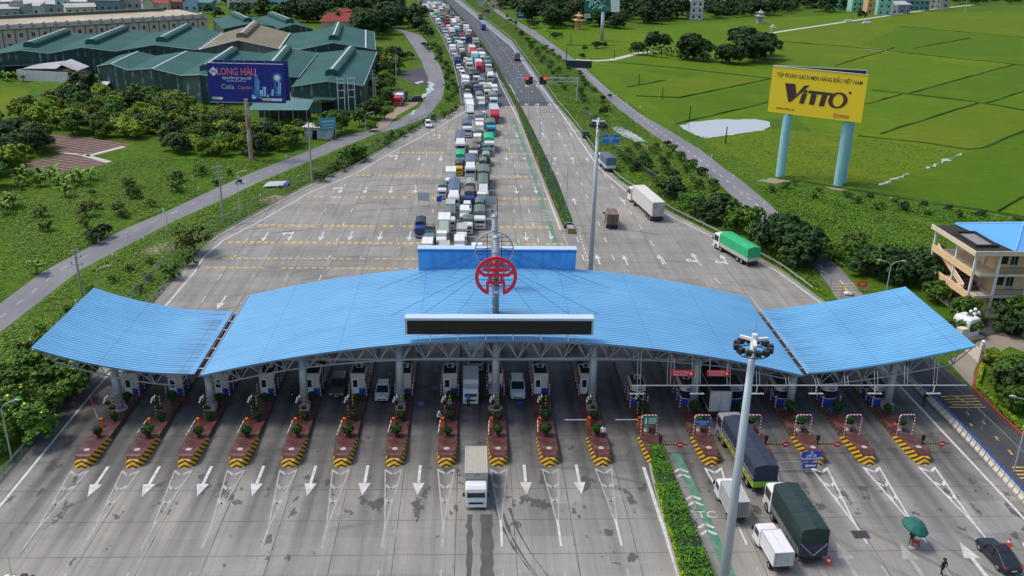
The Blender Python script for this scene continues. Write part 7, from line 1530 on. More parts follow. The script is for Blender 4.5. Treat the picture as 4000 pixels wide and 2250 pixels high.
# ---- cream office building at the right
def office():
    t = thing('office_building', 'cream three storey office building with galleries, white columns and a blue hip roof', 'building', (71.2, 120.6, 0), R_(1)); CR = mat('office_cream', (.74, .52, .28), .8, 0, .06, .4, .12); LT = mat('office_band', (.70, .58, .42), .75, 0, .05, .4, .15); RAIL = mat('rail_iron', (.05, .04, .04), .5); X1 = 32
    b = MB(); b.bb(4.4, X1, 2.2, 12, 0, 10); b.build('wall', CR, t)
    b = MB()
    for z in (3.15, 6.45): b.bb(1.2, X1, .25, 2.2, z, z+.35); b.bb(1.2, 4.4, 2.2, 11.5, z, z+.35)
    b.bb(.2, X1, .2, 12, -.02, .3); b.build('gallery_floor', LT, t)
    b = MB(); b.bb(-.2, X1, -.2, 12.6, 9.75, 10.25); b.bb(-.35, X1, -.35, -.2, 9.8, 10.5); b.bb(-.35, -.2, -.2, 12.6, 9.8, 10.5); b.build('roof_slab', LT, t)
    b = MB(); b.bb(-.19, 6.2, -.19, 12.5, 10.251, 10.3); b.build('roof_deck', mat('deck_black', (.03, .025, .022), .95, 0, .4, .6), t); b = MB(); b.bb(1.2, 4.0, 2.2, 8.2, 10.3, 10.36); b.build('skylight_pool', mat('deck_grey', (.25, .25, .24), .6, 0, .2), t); b = MB(); b.bb(.9, 1.2, 1.9, 8.5, 10.3, 10.7); b.bb(4.0, 4.3, 1.9, 8.5, 10.3, 10.7); b.bb(1.2, 4.0, 1.9, 2.2, 10.3, 10.7); b.bb(1.2, 4.0, 8.2, 8.5, 10.3, 10.7); b.build('pool_kerb', mat('deck_black', (.03, .025, .022)), t)
    b = MB(); z0, z1 = 10.4, 12.6; b.loft([[(5.6, .0, z0), (X1, .0, z0), (X1, 13, z0), (3.4, 13, z0)], [(10.2, 6.4, z1), (X1, 6.4, z1), (X1, 6.6, z1), (10.2, 6.6, z1)]]); b.build('hip_roof', mat('office_roof_blue', (.11, .36, .72), .4, 0, .06, .5), t)
    b = MB(); b.tube((5.7, .1, z0+.08), (10.2, 6.5, z1+.06), .13); b.tube((3.5, 12.9, z0+.08), (10.2, 6.5, z1+.06), .13); b.tube((10.2, 6.5, z1+.06), (X1, 6.5, z1+.06), .13); b.build('roof_ridge', mat('ridge_light_blue', (.22, .48, .78), .5), t)
    b = MB(); b.bb(-.14, .14, -.14, .14, 0, 9.75); cm = b.mesh('column', mat('column_white', (.72, .70, .68), .7))
    for x, y in ((.3, .35), (.4, 5.6), (.3, 12.0), (3.9, .35), (8.6, .35), (13.4, .35), (18.2, .35), (23, .35), (4.2, 4.6)): ob('column', cm, t, (x, y, 0))
    for z in (3.5, 6.8):
        b = MB(); b.tube((4.0, .35, z+.95), (X1, .35, z+.95), .05); b.tube((4.0, .35, z+.15), (X1, .35, z+.15), .03)
        for x in np.arange(4.1, X1, .22): b.tube((x, .35, z+.1), (x, .35, z+.95), .018, None, 4)
        b.build('railing', RAIL, t)
    for z in (0, 3.3, 6.6):
        for x in (6.6, 11.2, 16, 21): b = MB(); b.bb(x, x+1.3, 2.14, 2.2, z+.35, z+2.6); w_ = b.build('door', mat('door_pale', (.40, .44, .46), .5), t); b = MB(); b.bb(x+.15, x+.6, 2.12, 2.14, z+1, z+2.4); b.bb(x+.7, x+1.15, 2.12, 2.14, z+1, z+2.4); b.build('pane', GLASS, w_); b = MB(); b.bb(x-1.6, x-.3, 2.14, 2.2, z+1.1, z+2.5); b.build('window', GLASS, t)
    # outside staircase on the left end
    b = MB()
    for lv in (0, 3.3, 6.6):
        up_ = lv; n = 11
        for i in range(n): y = 11.0-i*.78 if lv != 3.3 else 2.4+i*.78; b.bb(.5, 3.2, y-.4, y+.4, up_+i*.3-.08, up_+i*.3+.22) if lv < 6 else None
    b.build('stair', mat('stair_maroon', (.10, .035, .035), .7), t)
    b = MB()
    for z in (3.0, 6.4): b.bb(.1, .3, .3, 12.2, z, z+1.0)
    for (y0, z0), (y1, z1) in (((11.4, .3), (2.4, 3.5)), ((2.2, 3.6), (11.2, 6.8))): b.add([(.42, y0, z0), (.42, y1, z1), (.42, y1, z1+.9), (.42, y0, z0+.9), (.5, y0, z0), (.5, y1, z1), (.5, y1, z1+.9), (.5, y0, z0+.9)], [(0, 1, 2, 3), (7, 6, 5, 4), (3, 2, 6, 7), (0, 4, 5, 1)])
    b.build('stair_parapet', CR, t)
    b = MB()
    for (y0, z0), (y1, z1) in (((11.4, 1.3), (2.4, 4.5)), ((2.2, 4.6), (11.2, 7.8))): b.tube((.46, y0, z0), (.46, y1, z1), .07)
    b.build('handrail', WHITE, t); return t
office()
p = g(2445, 852); t = thing('guard_kiosk', 'white rounded guard kiosk with glass front by the office entrance', 'kiosk', p, R_(25)); b = MB(); pr_ = [(-1.3, 0, .3), (-1.3, 0, 2.3), (-1.15, 0, 2.75), (-.8, 0, 3.0), (.8, 0, 3.0), (1.15, 0, 2.75), (1.3, 0, 2.3), (1.3, 0, .3)]; b.loft([[(q[0]*k, y, q[2]*(.96 if k < 1 else 1)) for q in pr_] for y, k in ((0, .92), (.2, 1), (2.4, 1), (2.6, .92))]); b.build('shell', mat('kiosk_gloss', (.74, .74, .73), .3), t); b = MB(); b.bb(-.8, .75, -.05, .02, 1.1, 2.2); b.build('window', GLASS, t); b = MB(); b.bb(-1.7, 1.7, -.6, 3, 0, .3); b.build('plinth', mat('plinth_tan', (.55, .40, .22), .8), t); b = MB(); b.bb(-2.6, -1.4, -.2, .8, .3, 1.9); b.build('counter', mat('office_band', (.70, .58, .42)), t)
# ================================================================== street furniture, signs, rails, people
LAMPG = mat('lamp_head_green', (.28, .55, .45), .4, 0, .05); POLEG = mat('pole_grey', (.44, .49, .53), .5, .3, .08, 1)
def high_mast(x, y, h, lab, z=0):
    t = thing('light_mast', lab, 'light mast', (x, y, z), 0, 'tall ring headed light masts')
    b = MB(); b.tube((0, 0, 0), (0, 0, h), .42, .24, 16); b.build('pole', POLEG, t, True)
    b = MB(); n = 16; P = [Vector((1.12*math.cos(6.283*i/n), 1.12*math.sin(6.283*i/n), h-.35)) for i in range(n+1)]; b.path(P, .05, 5); b.path([p+Vector((0, 0, -.45)) for p in P], .04, 5)
    for i in range(0, n, 2): b.tube(P[i], P[i]+Vector((0, 0, -.45)), .03, None, 5)
    b.build('ring', DARKST, t)
    b = MB()
    for a in (.3, 2.4, 4.5): d = Vector((math.cos(a), math.sin(a), 0)); s_ = Vector((-d.y, d.x, 0))*.10; q = Vector((0, 0, h)); b.loft([[q-s_, q+s_, q+s_+Vector((0, 0, .22)), q-s_+Vector((0, 0, .22))], [q+d*1.08-s_, q+d*1.08+s_, q+d*1.08+s_+Vector((0, 0, .16)), q+d*1.08-s_+Vector((0, 0, .16))]])
    b.tube((0, 0, h), (0, 0, h+.55), .2, None, 10); b.build('arm', WHITE, t)
    for i in range(12):
        a = 6.283*i/12; b = MB(); c = Vector((1.16*math.cos(a), 1.16*math.sin(a), h-.42)); b.box(c, (.40, .36, .36), a); b.build('floodlight', BLACK, t)
    b = MB(); b.tube((0, 0, h+.5), (0, 0, h+2.6), .025, .01, 5); b.build('lightning_rod', STEEL, t); return t
high_mast(19.35, 57, 25.7, 'tall grey light mast with black floodlight ring rising in the right foreground'); high_mast(18.4, 135, 25.3, 'tall grey light mast standing behind the canopy on the median')
q = aty(38, 1484, 47); t = high_mast(q.x, 47, q.z+.4, 'tall light mast at the lower left corner whose ring head just shows')
def street_lamp(px, py, h, arms, lab, head=LAMPG, L=1.7, pole=POLEG):
    p = g(px, py); t = thing('street_lamp', lab, 'street lamp', p, 0, 'street lamps'); b = MB(); b.tube((0, 0, 0), (0, 0, h-.8), .09, .06, 8); b.build('pole', pole, t)
    for ax, ay in arms:
        d = Vector((ax, ay, 0)); b = MB(); b.path([(0, 0, h-.8), d*.25*L+Vector((0, 0, h-.35)), d*.6*L+Vector((0, 0, h-.08)), d*L+Vector((0, 0, h))], .045, 6); b.build('arm', pole, t)
        b = MB(); e = d*(L+.3)+Vector((0, 0, h+.02)); s_ = Vector((-d.y, d.x, 0))*.14; k = d*.35; b.loft([[e-k-s_*.5, e-k+s_*.5, e-k+s_*.5+Vector((0, 0, .1)), e-k-s_*.5+Vector((0, 0, .1))], [e-s_, e+s_, e+s_+Vector((0, 0, .15)), e-s_+Vector((0, 0, .15))], [e+k-s_*.6, e+k+s_*.6, e+k+s_*.6+Vector((0, 0, .08)), e+k-s_*.6+Vector((0, 0, .08))]]); b.build('lamp_head', head, t)
    return t
LH = mat('lamp_head_grey', (.45, .48, .5), .4)
for i, (px, py, h) in enumerate(((1424, 537, 10.2), (1385.5, 444, 10.2), (1356, 372, 10.2), (1329, 300, 10.2), (1300, 238, 10.0), (1266, 190, 10), (1236, 150, 10))):
    street_lamp(px, py, h, ((-1, .1), (1, -.1)), 'grey double armed street lamp on the median hedge, %s from the canopy' % nth(i), LAMPG if i == 0 else LH, 2.3)
for px, py, h, d, lab in ((605, 550, 9.2, (.9, -.2), 'by the left road near the motorbike rider'), (430, 643, 7.4, (.9, -.2), 'beside the left road left of the rounded tree'), (252, 742, 4.6, (.9, -.1), 'just behind the upper corner of the left canopy wing'), (1098, 345, 6.5, (-.9, .3), 'beside the left road near the white car'), (1082, 342, 9.0, (.9, .1), 'at the winding bend left of the queue')):
    street_lamp(px, py, h, (d,), 'slim grey single armed street lamp '+lab)
street_lamp(920, 340, 6.0, ((1, 0),), 'slim single armed street lamp beside the blue roofed kiosk lane'); street_lamp(2226, 752, 6.2, ((-1, .1), (1, -.1)), 'pale green double armed street lamp behind the right canopy wing', LAMPG, 1.5, mat('pole_pale_green', (.38, .52, .47), .5))
street_lamp(2550, 1187, 8.6, ((-.9, .2),), 'grey street lamp with green head at the right edge beside the dark lane'); street_lamp(30, 1158, 6.8, ((.8, .1),), 'grey street lamp with green head at the left edge among flowering shrubs')
b = MB(); t = thing('globe_lamp', 'black lamp post with four white globes by the office entrance', 'street lamp', g(2441, 838)); b.tube((0, 0, 0), (0, 0, 3.2), .08, .06, 8)
for a in (0, 2.09, 4.19): b.tube((0, 0, 2.7), (.55*math.cos(a), .55*math.sin(a), 2.9), .03)
b.build('post', BLACK, t)
GLOBE = mat('white_globe', (.80, .80, .78), .3, 0, .02)
for x, y, z in ((.55, 0, 3.1), (-.28, .48, 3.1), (-.28, -.48, 3.1), (0, 0, 3.6)): b = MB(); b.ball((x, y, z), .26, 12); b.build('globe', GLOBE, t, True)
p = g(2463, 911); t = thing('gate_pillar', 'tall cream gate pillar topped with a white globe beside the right canopy wing', 'pillar', p); b = MB(); b.bb(-.25, .25, -.25, .25, 0, 2.6); b.bb(-.1, .1, .25, 4.0, 0, 1.6); b.build('shaft', mat('pillar_cream', (.66, .60, .50), .8), t); b = MB(); b.ball((0, 0, 2.9), .27, 12); b.build('globe', GLOBE, t, True)
# utility poles
def utility_pole(px, py, h, lab, tops=True, m=None):
    t = thing('utility_pole', lab, 'utility pole', g(px, py), RN.uniform(-.5, .5), 'concrete utility poles'); b = MB(); b.tube((0, 0, 0), (0, 0, h), .2, .12, 10); b.build('pole', m or mat('pole_concrete', (.34, .33, .31), .85, 0, .15, 1, .2), t)
    if tops:
        for z in (h-.3, h-1.3, h-2.4):
            b = MB(); b.bb(-.9, .9, -.05, .05, z-.05, z+.05); c = b.build('crossarm', STEEL, t); b = MB()
            for x in (-.8, 0, .8): b.lathe([(.04, 0), (.08, .08), (.05, .14), (.08, .2), (.03, .28)], (x, 0, z+.05), 7)
            b.build('insulator', BLACK, c)
    return t
for px, py, h, lab in ((785, 460, 13.2, 'tall concrete pole beside the left road below the blue kiosk'), (563, 560, 10.9, 'concrete power pole with crossarms beside the left road bend'), (206, 742, 7.2, 'concrete power pole with crossarms behind the left canopy wing'), (941, 274, 11.5, 'leaning concrete pole by the nearest green warehouse'), (998, 240, 13, 'tall concrete pole among trees right of the warehouses'), (946, 268, 9, 'second pole close beside the leaning one by the nearest warehouse'), (2357, 29, 14, 'far pole at the upper right, left one of a pair'), (2368, 30, 14, 'far pole at the upper right, right one of a pair'), (2426, 36, 16, 'far lone concrete pole at the upper right')): utility_pole(px, py, h, lab)
for px, py, h, lab in ((2279, 38, 10, 'thin pole in front of the far blue shed'),): utility_pole(px, py, h, lab, False)
for i, (px, py, h) in enumerate(((1825, 361, 4.5), (1734, 304, 4.5), (1666, 250, 3.9), (1607, 213, 3.9), (1545, 149, 4.0), (1425, 147, 4.5), (1436, 110, 4.5), (1383, 95, 4))): utility_pole(px, py, h, 'thin dark pole in the paddies, %s counting away from the pond' % nth(i), False, mat('pole_dark', (.035, .035, .03), .9))
p = g(873, 285); t = thing('transformer_frame', 'pair of white lattice pole frames carrying transformer gear before the nearest warehouse', 'transformer', p, 0)
b = MB()
for x0, y0 in ((-2.4, 0), (.4, 1.5)):
    for x in (0, 1.9): b.tube((x0+x, y0, 0), (x0+x, y0, 10), .14, .1, 8)
b.build('pole', mat('frame_white', (.60, .62, .62), .6), t); b = MB()
for x0, y0 in ((-2.4, 0), (.4, 1.5)):
    for z in (4.5, 6.6, 8.6, 9.8): b.bb(x0-.2, x0+2.1, y0-.08, y0+.08, z-.07, z+.07)
b.build('crossarm', mat('frame_white', (.60, .62, .62), .6), t); b = MB()
for x0, y0 in ((-2.4, 0), (.4, 1.5)):
    for x in (-.1, .9, 2.0): b.lathe([(.06, 0), (.12, .2), (.06, .4), (.1, .55)], (x0+x, y0, 9.87), 7)
b.build('insulator', mat('frame_white', (.60, .62, .62), .6), t)
# traffic gantry with signals
p = g(1298, 256); p2 = g(1451, 256); t = thing('signal_gantry', 'grey truss gantry across the open carriageway carrying two red signals', 'gantry', p, math.atan2(p2.y-p.y, p2.x-p.x)); L = (p2-p).length; b = MB()
for x in (0, L): b.tube((x, 0, 0), (x, 0, 7.6), .26, .22, 10)
b.build('post', POLEG, t); b = MB()
for y in (-.45, .45):
    for z in (6.3, 7.5): b.tube((0, y, z), (L, y, z), .09, None, 6)
for i in range(16):
    x0, x1 = L*i/16, L*(i+1)/16
    for y in (-.45, .45): b.tube((x0, y, 6.3 if i % 2 else 7.5), (x1, y, 7.5 if i % 2 else 6.3), .055, None, 5)
    b.tube((x0, -.45, 7.5), (x0, .45, 7.5), .05, None, 5)
b.build('truss', STEEL, t)
SIGR = glow('signal_lit_red', (1.0, .02, .02), 1.6)
for px in (1331, 1366):
    q = aty(px, 203, p.y-.6); s_ = thing('traffic_signal', 'square black lane signal with red lamp, %s one on the gantry' % ('left' if px < 1350 else 'right'), 'signal', q); b = MB(); b.bb(-1.15, 1.15, -.15, .15, -1.2, 1.2); b.build('housing', BLACK, s_)
    b = MB()
    sx = -1 if px < 1350 else 1; b.slab([(sx*-.1, 1.0), (sx*.9, 1.15), (sx*1.0, .3), (sx*.75, .1), (sx*.55, .75)] if False else [(sx*.1, .75), (sx*.35, 1.15), (sx*1.0, 1.1), (sx*1.0, .5), (sx*.6, .3)], (0, -.16, 0), (1, 0, 0), (0, 0, 1), (0, -1, 0), .03); b.build('lamp', SIGR, s_); b = MB(); b.tube((.1*sx, -.151, -.35), (.1*sx, -.17, -.35), .5, None, 14); b.build('lens', mat('lens_dull_red', (.10, .012, .012), .3), s_)
# billboards
def board_frame(t, A, B, zb, zt, m, th=.5, name='panel'):
    """upright board between ground points A and B (thing at A); returns axis and outward normal (toward the plaza)"""
    ex = (B-A); ex.z = 0; L = ex.length; ex.normalize(); nrm = Vector((ex.y, -ex.x, 0)); b = MB(); b.slab([(0, 0), (L, 0), (L, zt-zb), (0, zt-zb)], Vector((0, 0, zb)), ex, (0, 0, 1), -nrm, th); b.build(name, m, t); return ex, nrm, L
YB_ = mat('board_yellow', (.82, .60, .015), .5, 0, .03, .1)
A = Vector((65.7, 204, 0)); B = Vector((82.2, 192, 0)); t = thing('billboard', 'big yellow billboard on two pale turquoise posts at the edge of the paddies', 'billboard', A); zb, zt = 14.45, 24.5
ex, nr, L = board_frame(t, A, B, zb, zt, YB_); C2 = Vector((84.2, 198, 0)); b = MB(); e2 = (C2-A).normalized(); L2 = (C2-A).length; n2 = Vector((e2.y, -e2.x, 0)); b.slab([(0, 0), (L2, 0), (L2, 10), (0, 10)], Vector((0, 0, zb+.1))-nr*.55, e2, (0, 0, 1), -n2, .3); b.build('rear_panel', mat('board_back_dark', (.06, .035, .03), .8), t)
b = MB(); o_ = Vector((0, 0, zt))+nr*.02; b.tube(o_, o_+ex*L, .1, None, 5); b.tube(o_-nr*.6, o_-nr*.6+e2*L2, .1, None, 5); b.tube(Vector((0, 0, zb))+e2*L2-nr*.5, Vector((0, 0, zt))+e2*L2-nr*.5, .12, None, 5); b.build('edge_trim', TRIM, t)
def U(x, y): u = (x-50+(y-665)*.1075)/962; v = 1-(y-665-.078*(x-50))/475; return (u*L, v*(zt-zb))
BRW = mat('board_brown', (.045, .025, .025), .6, 0, .05); b = MB(); og = Vector((0, 0, zb))+nr*.01
V_ = [(180, 838), (285, 845), (300, 952), (378, 858), (434, 856), (242, 1028), (216, 1026)]; T_ = [[(360, 936), (410, 938), (376, 1042), (327, 1038)], [(383, 903), (416, 904), (410, 930), (364, 930)], [(428, 905), (668, 925), (645, 952), (420, 934)], [(452, 940), (507, 944), (482, 1050), (428, 1047)], [(560, 946), (612, 951), (582, 1061), (529, 1057)]]
for pl in [V_]+T_: b.slab([U(*q) for q in pl], og, ex, (0, 0, 1), nr, .05)
cx, cy = 718, 996; out = [(cx+95*math.cos(a)+12*math.sin(a)*-1, cy+80*math.sin(a)) for a in np.linspace(0, 6.283, 40)]; inn = [(cx+2+52*math.cos(a)-8*math.sin(a), cy+63*math.sin(a)) for a in np.linspace(6.283, 0, 40)]
b.slab([U(*q) for q in out+inn], og, ex, (0, 0, 1), nr, .05); b.slab([U(*q) for q in [(835+14*math.cos(a), 918+14*math.sin(a)) for a in np.linspace(0, 6.28, 12)]], og, ex, (0, 0, 1), nr, .03); b.build('lettering', BRW, t)
rzb = math.atan2(ex.y, ex.x)
def btext(t, s_, u, v, size, m, xs=1.0, bold=0.0, ax=None, n_=None, zb_=None, rz=None, shear=0): ax = ax or ex; n_ = n_ or nr; p = ax*u+n_*.02+Vector((0, 0, (zb if zb_ is None else zb_)+v)); return text_obj('lettering', s_, size, m, t, p, (R_(90), 0, rzb if rz is None else rz), .02, xs=xs, bold=bold, shear=shear)
u, v = U(523, 788); btext(t, 'TẬP ĐOÀN GẠCH MEN HÀNG ĐẦU VIỆT NAM', u, v, 1.25, BRW, .70, .004); u, v = U(186, 1100); btext(t, 'www.vitto.vn', u, v, .8, BRW, .95); u, v = U(780, 1160); b = MB(); bo = mat('badge_orange', (.62, .30, .05), .5); b.slab([U(*q) for q in [(715, 1130), (838, 1140), (832, 1176), (708, 1166)]], og, ex, (0, 0, 1), nr, .03); b.slab([U(*q) for q in [(695+24*math.cos(a), 1145+26*math.sin(a)) for a in np.linspace(0, 6.28, 16)]], og, ex, (0, 0, 1), nr, .034); b.build('badge', bo, t); u, v = U(778, 1156); btext(t, '1900 6388', u, v+.02, .55, BRW, .8)
PT = mat('post_turquoise', (.30, .58, .62), .6, 0, .08, .5, .2)
for px, py, k in ((1962, 444, 0), (2108, 465, 0), (2122, 455, 1)):
    q = g(px, py)-A if not k else g(2108, 465)-A+Vector((1.6, 2.2, 0)); b = MB(); b.tube(q, q+Vector((0, 0, zb+1.5)), 1.0, 1.0, 18)
    for z in np.arange(1.2, zb, 1.5): b.tube(q+Vector((0, 0, z-.03)), q+Vector((0, 0, z+.03)), 1.02, None, 18)
    b.build('post', PT, t, False)
# blue billboard
A = Vector((-60.3, 214.6, 0)); B = Vector((-43.0, 213.6, 0)); t = thing('billboard', 'big dark blue billboard with night skyline on one rusty post by the left road', 'billboard', A); zb, zt = 13.15, 21.95; NAVY = mat('board_navy', (.012, .018, .25), .5, 0, .15, .12); ex, nr, L = board_frame(t, A, B, zb, zt, NAVY); rzb = math.atan2(ex.y, ex.x); og = Vector((0, 0, zb))+nr*.01; Hh = zt-zb
def U2(x, y): return ((x-62+(y-80)*-.105)/1278*L, (1-(y-80)/655)*Hh)
b = MB(); b.slab([(.9, .3), (L+.6, .3), (L+.6, Hh+.45), (.9, Hh+.45)], Vector((0, 0, zb))-nr*2.2, ex, (0, 0, 1), nr, .3); b.build('rear_panel', mat('board_back_blue', (.02, .04, .22), .6), t); b = MB(); b.tube(Vector((0, 0, zt)), Vector((0, 0, zt))+ex*L, .1, None, 5); b.tube(Vector((0, 0, zb)), Vector((0, 0, zb))+ex*L, .08, None, 5)
for k in range(7): q = ex*(2+k*2.3)+Vector((0, 0, zt)); b.tube(q, q+nr*1.4+Vector((0, 0, .9)), .05, None, 4)
b.build('edge_trim', TRIM, t)
b = MB(); b.slab([U2(*q) for q in [(172, 143), (258, 222), (185, 300), (103, 220)]], og, ex, (0, 0, 1), nr, .03); b.build('emblem', SIGNW, t); b = MB()
for q0 in (140, 160, 182, 204): b.slab([U2(*q) for q in [(q0, 200), (q0+12, 196), (q0+16, 242), (q0+4, 246)]], og, ex, (0, 0, 1), nr, .045)
b.build('emblem_bars', mat('emblem_crimson', (.45, .02, .12), .5), t)
LR_ = mat('letters_red', (.75, .04, .07), .5)
u, v = U2(565, 226); btext(t, 'LONG HAU', u, v, 2.15, SIGNW, .80, .035); o = btext(t, 'LONG HAU', u, v, 2.12, LR_, .80, 0); o.location += nr*.03
b = MB(); b.slab([U2(*q) for q in [(700, 166), (735, 140), (768, 166), (754, 172), (735, 157), (715, 172)]], og, ex, (0, 0, 1), nr, .045); b.slab([U2(*q) for q in [(752, 132), (764, 126), (782, 146), (772, 152)]], og, ex, (0, 0, 1), nr, .045); b.build('accent_mark', LR_, t)
u, v = U2(575, 330); btext(t, 'GẠCH ỐP LÁT CAO CẤP', u, v, .68, SIGNW, .88, .01); u, v = U2(570, 374); btext(t, 'High quality wall and floor tiles', u, v, .42, SIGNW, .85); u, v = U2(425, 475); btext(t, 'Celia', u, v, 1.5, mat('letters_sage', (.30, .48, .45), .5), .95, .02); u, v = U2(715, 480); btext(t, 'Cepolain', u, v, 1.15, mat('letters_rose', (.45, .22, .34), .5), .82, .01)
SKY_ = [mat('skyline_pale', (.40, .65, .78), .5), mat('skyline_mid', (.06, .24, .55), .5), mat('skyline_dark', (.02, .07, .36), .5)]
BLD = [(870, 260, 925, 620, 1), (885, 330, 935, 520, 0), (935, 360, 965, 640, 1), (1010, 460, 1070, 620, 0), (1022, 470, 1040, 610, 1), (950, 520, 1010, 590, 0), (835, 600, 905, 670, 0), (910, 610, 1000, 650, 1), (970, 600, 1000, 660, 0), (1165, 500, 1200, 610, 0), (1205, 390, 1235, 600, 1), (1195, 460, 1260, 600, 1), (1270, 330, 1290, 590, 0), (1300, 380, 1318, 580, 0), (1090, 590, 1115, 640, 0), (1215, 510, 1260, 560, 0), (1240, 580, 1330, 610, 1), (840, 480, 880, 600, 2), (1120, 560, 1160, 620, 2)]
for k in range(3):
    for x0, y0, x1, y1, c in BLD:
        if c == k: b = MB(); b.slab([U2(x0, y1), U2(x1, y1), U2(x1, y0), U2(x0, y0)], og, ex, (0, 0, 1), nr, .02+.008*k); b.build('painted_tower', SKY_[k], t)
    b = MB()
    if k == 1:
        for i in range(0): x = RN.uniform(380, 860); y = RN.uniform(380, 640)*.5+x*.25+60; s_ = RN.uniform(8, 16); b.slab([U2(x, y), U2(x+s_, y), U2(x+s_, y-s_), U2(x, y-s_)], og, ex, (0, 0, 1), nr, .02)
    if b.v: b.build('square_pattern', SKY_[2], t)
b = MB(); b.slab([U2(1250+(95 if i % 2 else 42)*math.cos(6.283*i/36), 305+(95 if i % 2 else 42)*math.sin(6.283*i/36)) for i in range(36)], og, ex, (0, 0, 1), nr, .035); b.build('starburst', mat('star_blue', (.15, .50, .80), .5), t); b = MB(); b.slab([U2(1250+46*math.cos(a), 305+46*math.sin(a)) for a in np.linspace(0, 6.28, 20)], og, ex, (0, 0, 1), nr, .05); b.build('star_core', SIGNW, t)
b = MB(); b.slab([U2(*q) for q in [(165, 690), (340, 690), (340, 650), (165, 650)]], og, ex, (0, 0, 1), nr, .03); b.slab([U2(*q) for q in [(1015, 695), (1345, 695), (1345, 655), (1015, 655)]], og, ex, (0, 0, 1), nr, .03); b.build('strip', SIGNW, t); b = MB(); b.slab([U2(*q) for q in [(168, 686), (262, 686), (262, 654), (168, 654)]], og, ex, (0, 0, 1), nr, .04); b.slab([U2(*q) for q in [(1018, 691), (1170, 691), (1170, 659), (1018, 659)]], og, ex, (0, 0, 1), nr, .04); b.build('strip_yellow', mat('strip_lime', (.55, .60, .12), .5), t)
RUST = mat('rusty_white', (.52, .48, .42), .8, 0, .12, .5, .0)
tt = NT('rust_streaks'); f = tt.ramp(tt.noise(tt.coord((1, 1, .3)), 1.1, 6, .7), [(.42, 0.0), (.6, 1.0)]); RUSTP = tt.out(tt.mix(f, (.50, .46, .42), (.32, .12, .04)), .8)
q = g(632, 402)-A; b = MB(); b.tube(q, q+Vector((0, 0, zb+1)), .52, .5, 14); b.tube(q+Vector((0, 0, 8)), q+Vector((0, 0, 8.2)), .6, None, 14); b.build('post', RUSTP, t, False)
# green billboard
A = Vector((53.9, 467, 0)); B = Vector((71.2, 467, 0)); t = thing('billboard', 'tall green billboard with brush lettering and white shirted figure, at the top edge', 'billboard', A); zb, zt = 13.8, 23.5; ex, nr, L = board_frame(t, A, B, zb, zt, mat('board_green', (.012, .16, .11), .5, 0, .06, .2)); og = Vector((0, 0, zb))+nr*.01; Hh = zt-zb
def U3(x, y): return ((x-185)/1000*L, (330-y)/330*7.0)
b = MB()
for pl in ([(210, 70), (375, 72), (375, 95), (210, 92)], [(345, 85), (380, 85), (335, 240), (292, 240)], [(415, 42), (550, 45), (545, 65), (412, 65)], [(412, 65), (435, 65), (405, 198), (372, 195)], [(445, 120), (515, 95), (515, 140), (460, 180)], [(525, 90), (550, 80), (640, 110), (630, 135)], [(400, 268), (560, 165), (578, 178), (410, 285)], [(640, 160), (680, 135), (690, 170), (640, 172)], [(715, 105), (768, 88), (765, 105), (725, 125)], [(585, 200), (765, 185), (765, 208), (590, 215)], [(560, 235), (690, 222), (680, 275), (650, 250), (570, 272)]): b.slab([U3(*q) for q in pl], og, ex, (0, 0, 1), nr, .04)
b.build('lettering', mat('brush_white', (.66, .76, .72), .5), t); b = MB(); b.slab([U3(*q) for q in [(940, 335), (930, 200), (910, 90), (930, 40), (985, 15), (985, -60), (1065, -60), (1070, 10), (1140, 35), (1170, 70), (1180, 335)]], og, ex, (0, 0, 1), nr, .04); b.build('figure', SIGNW, t); b = MB()
for y in (235, 262, 290): b.slab([U3(*q) for q in [(765, y), (900, y), (900, y-12), (765, y-12)]], og, ex, (0, 0, 1), nr, .03)
b.build('small_text', mat('board_text_pale', (.2, .42, .36), .5), t)
q = g(1514, 102)-A; q.y = .8; b = MB(); b.tube(q, q+Vector((0, 0, zb+1)), .95, .8, 14); b.build('post', POLEG, t, True); b = MB(); b.slab([(0, 0), (3.1, 0), (3.1, 2.2), (0, 2.2)], Vector((0, .1, 10.6)), ex, (0, 0, 1), nr, .1); b.build('small_plate', mat('plate_green_white', (.35, .5, .42), .5), t)
# road signs
p = g(1535, 376); t = thing('road_sign', 'blue district boundary sign with white letters on three striped posts beyond the guardrail', 'sign', (p.x, p.y, 0), 0); b = MB(); b.bb(-2.1, 2.1, -.05, .05, 1.55, 3.75); b.build('panel', mat('sign_sky_blue', (.015, .22, .62), .5), t)
for z, s_, k in ((3.4, 'ĐỊA PHẬN', .36), (2.8, 'H.THƯỜNG TÍN', .62), (2.25, 'CITY', .36), (1.85, 'HÀ NỘI', .34)): text_obj('lettering', s_ if s_ != 'CITY' else 'ZONE', k, SIGNW, t, (0, -.06, z), (R_(90), 0, 0), .01, xs=.9)
b = MB()
for x in (-1.2, 0, 1.2): b.tube((x, .08, 0), (x, .08, 3.6), .05)
b.build('post', BLKYEL, t)
def small_sign(px, py, w_, h, z, m, lab, extra=None):
    t = thing('road_sign', lab, 'sign', g(px, py)); b = MB(); b.bb(-w_/2, w_/2, -.05, .05, z, z+h); b.build('panel', m, t); b = MB(); b.tube((0, .1, 0), (0, .1, z+h*.8), .07); b.build('post', STEEL, t)
    if extra: b = MB(); b.bb(-w_*.35, w_*.35, -.07, -.052, z+h*.3, z+h*.45); b.bb(-w_*.35, w_*.2, -.07, -.052, z+h*.6, z+h*.75); b.build('lettering', extra, t)
    return t
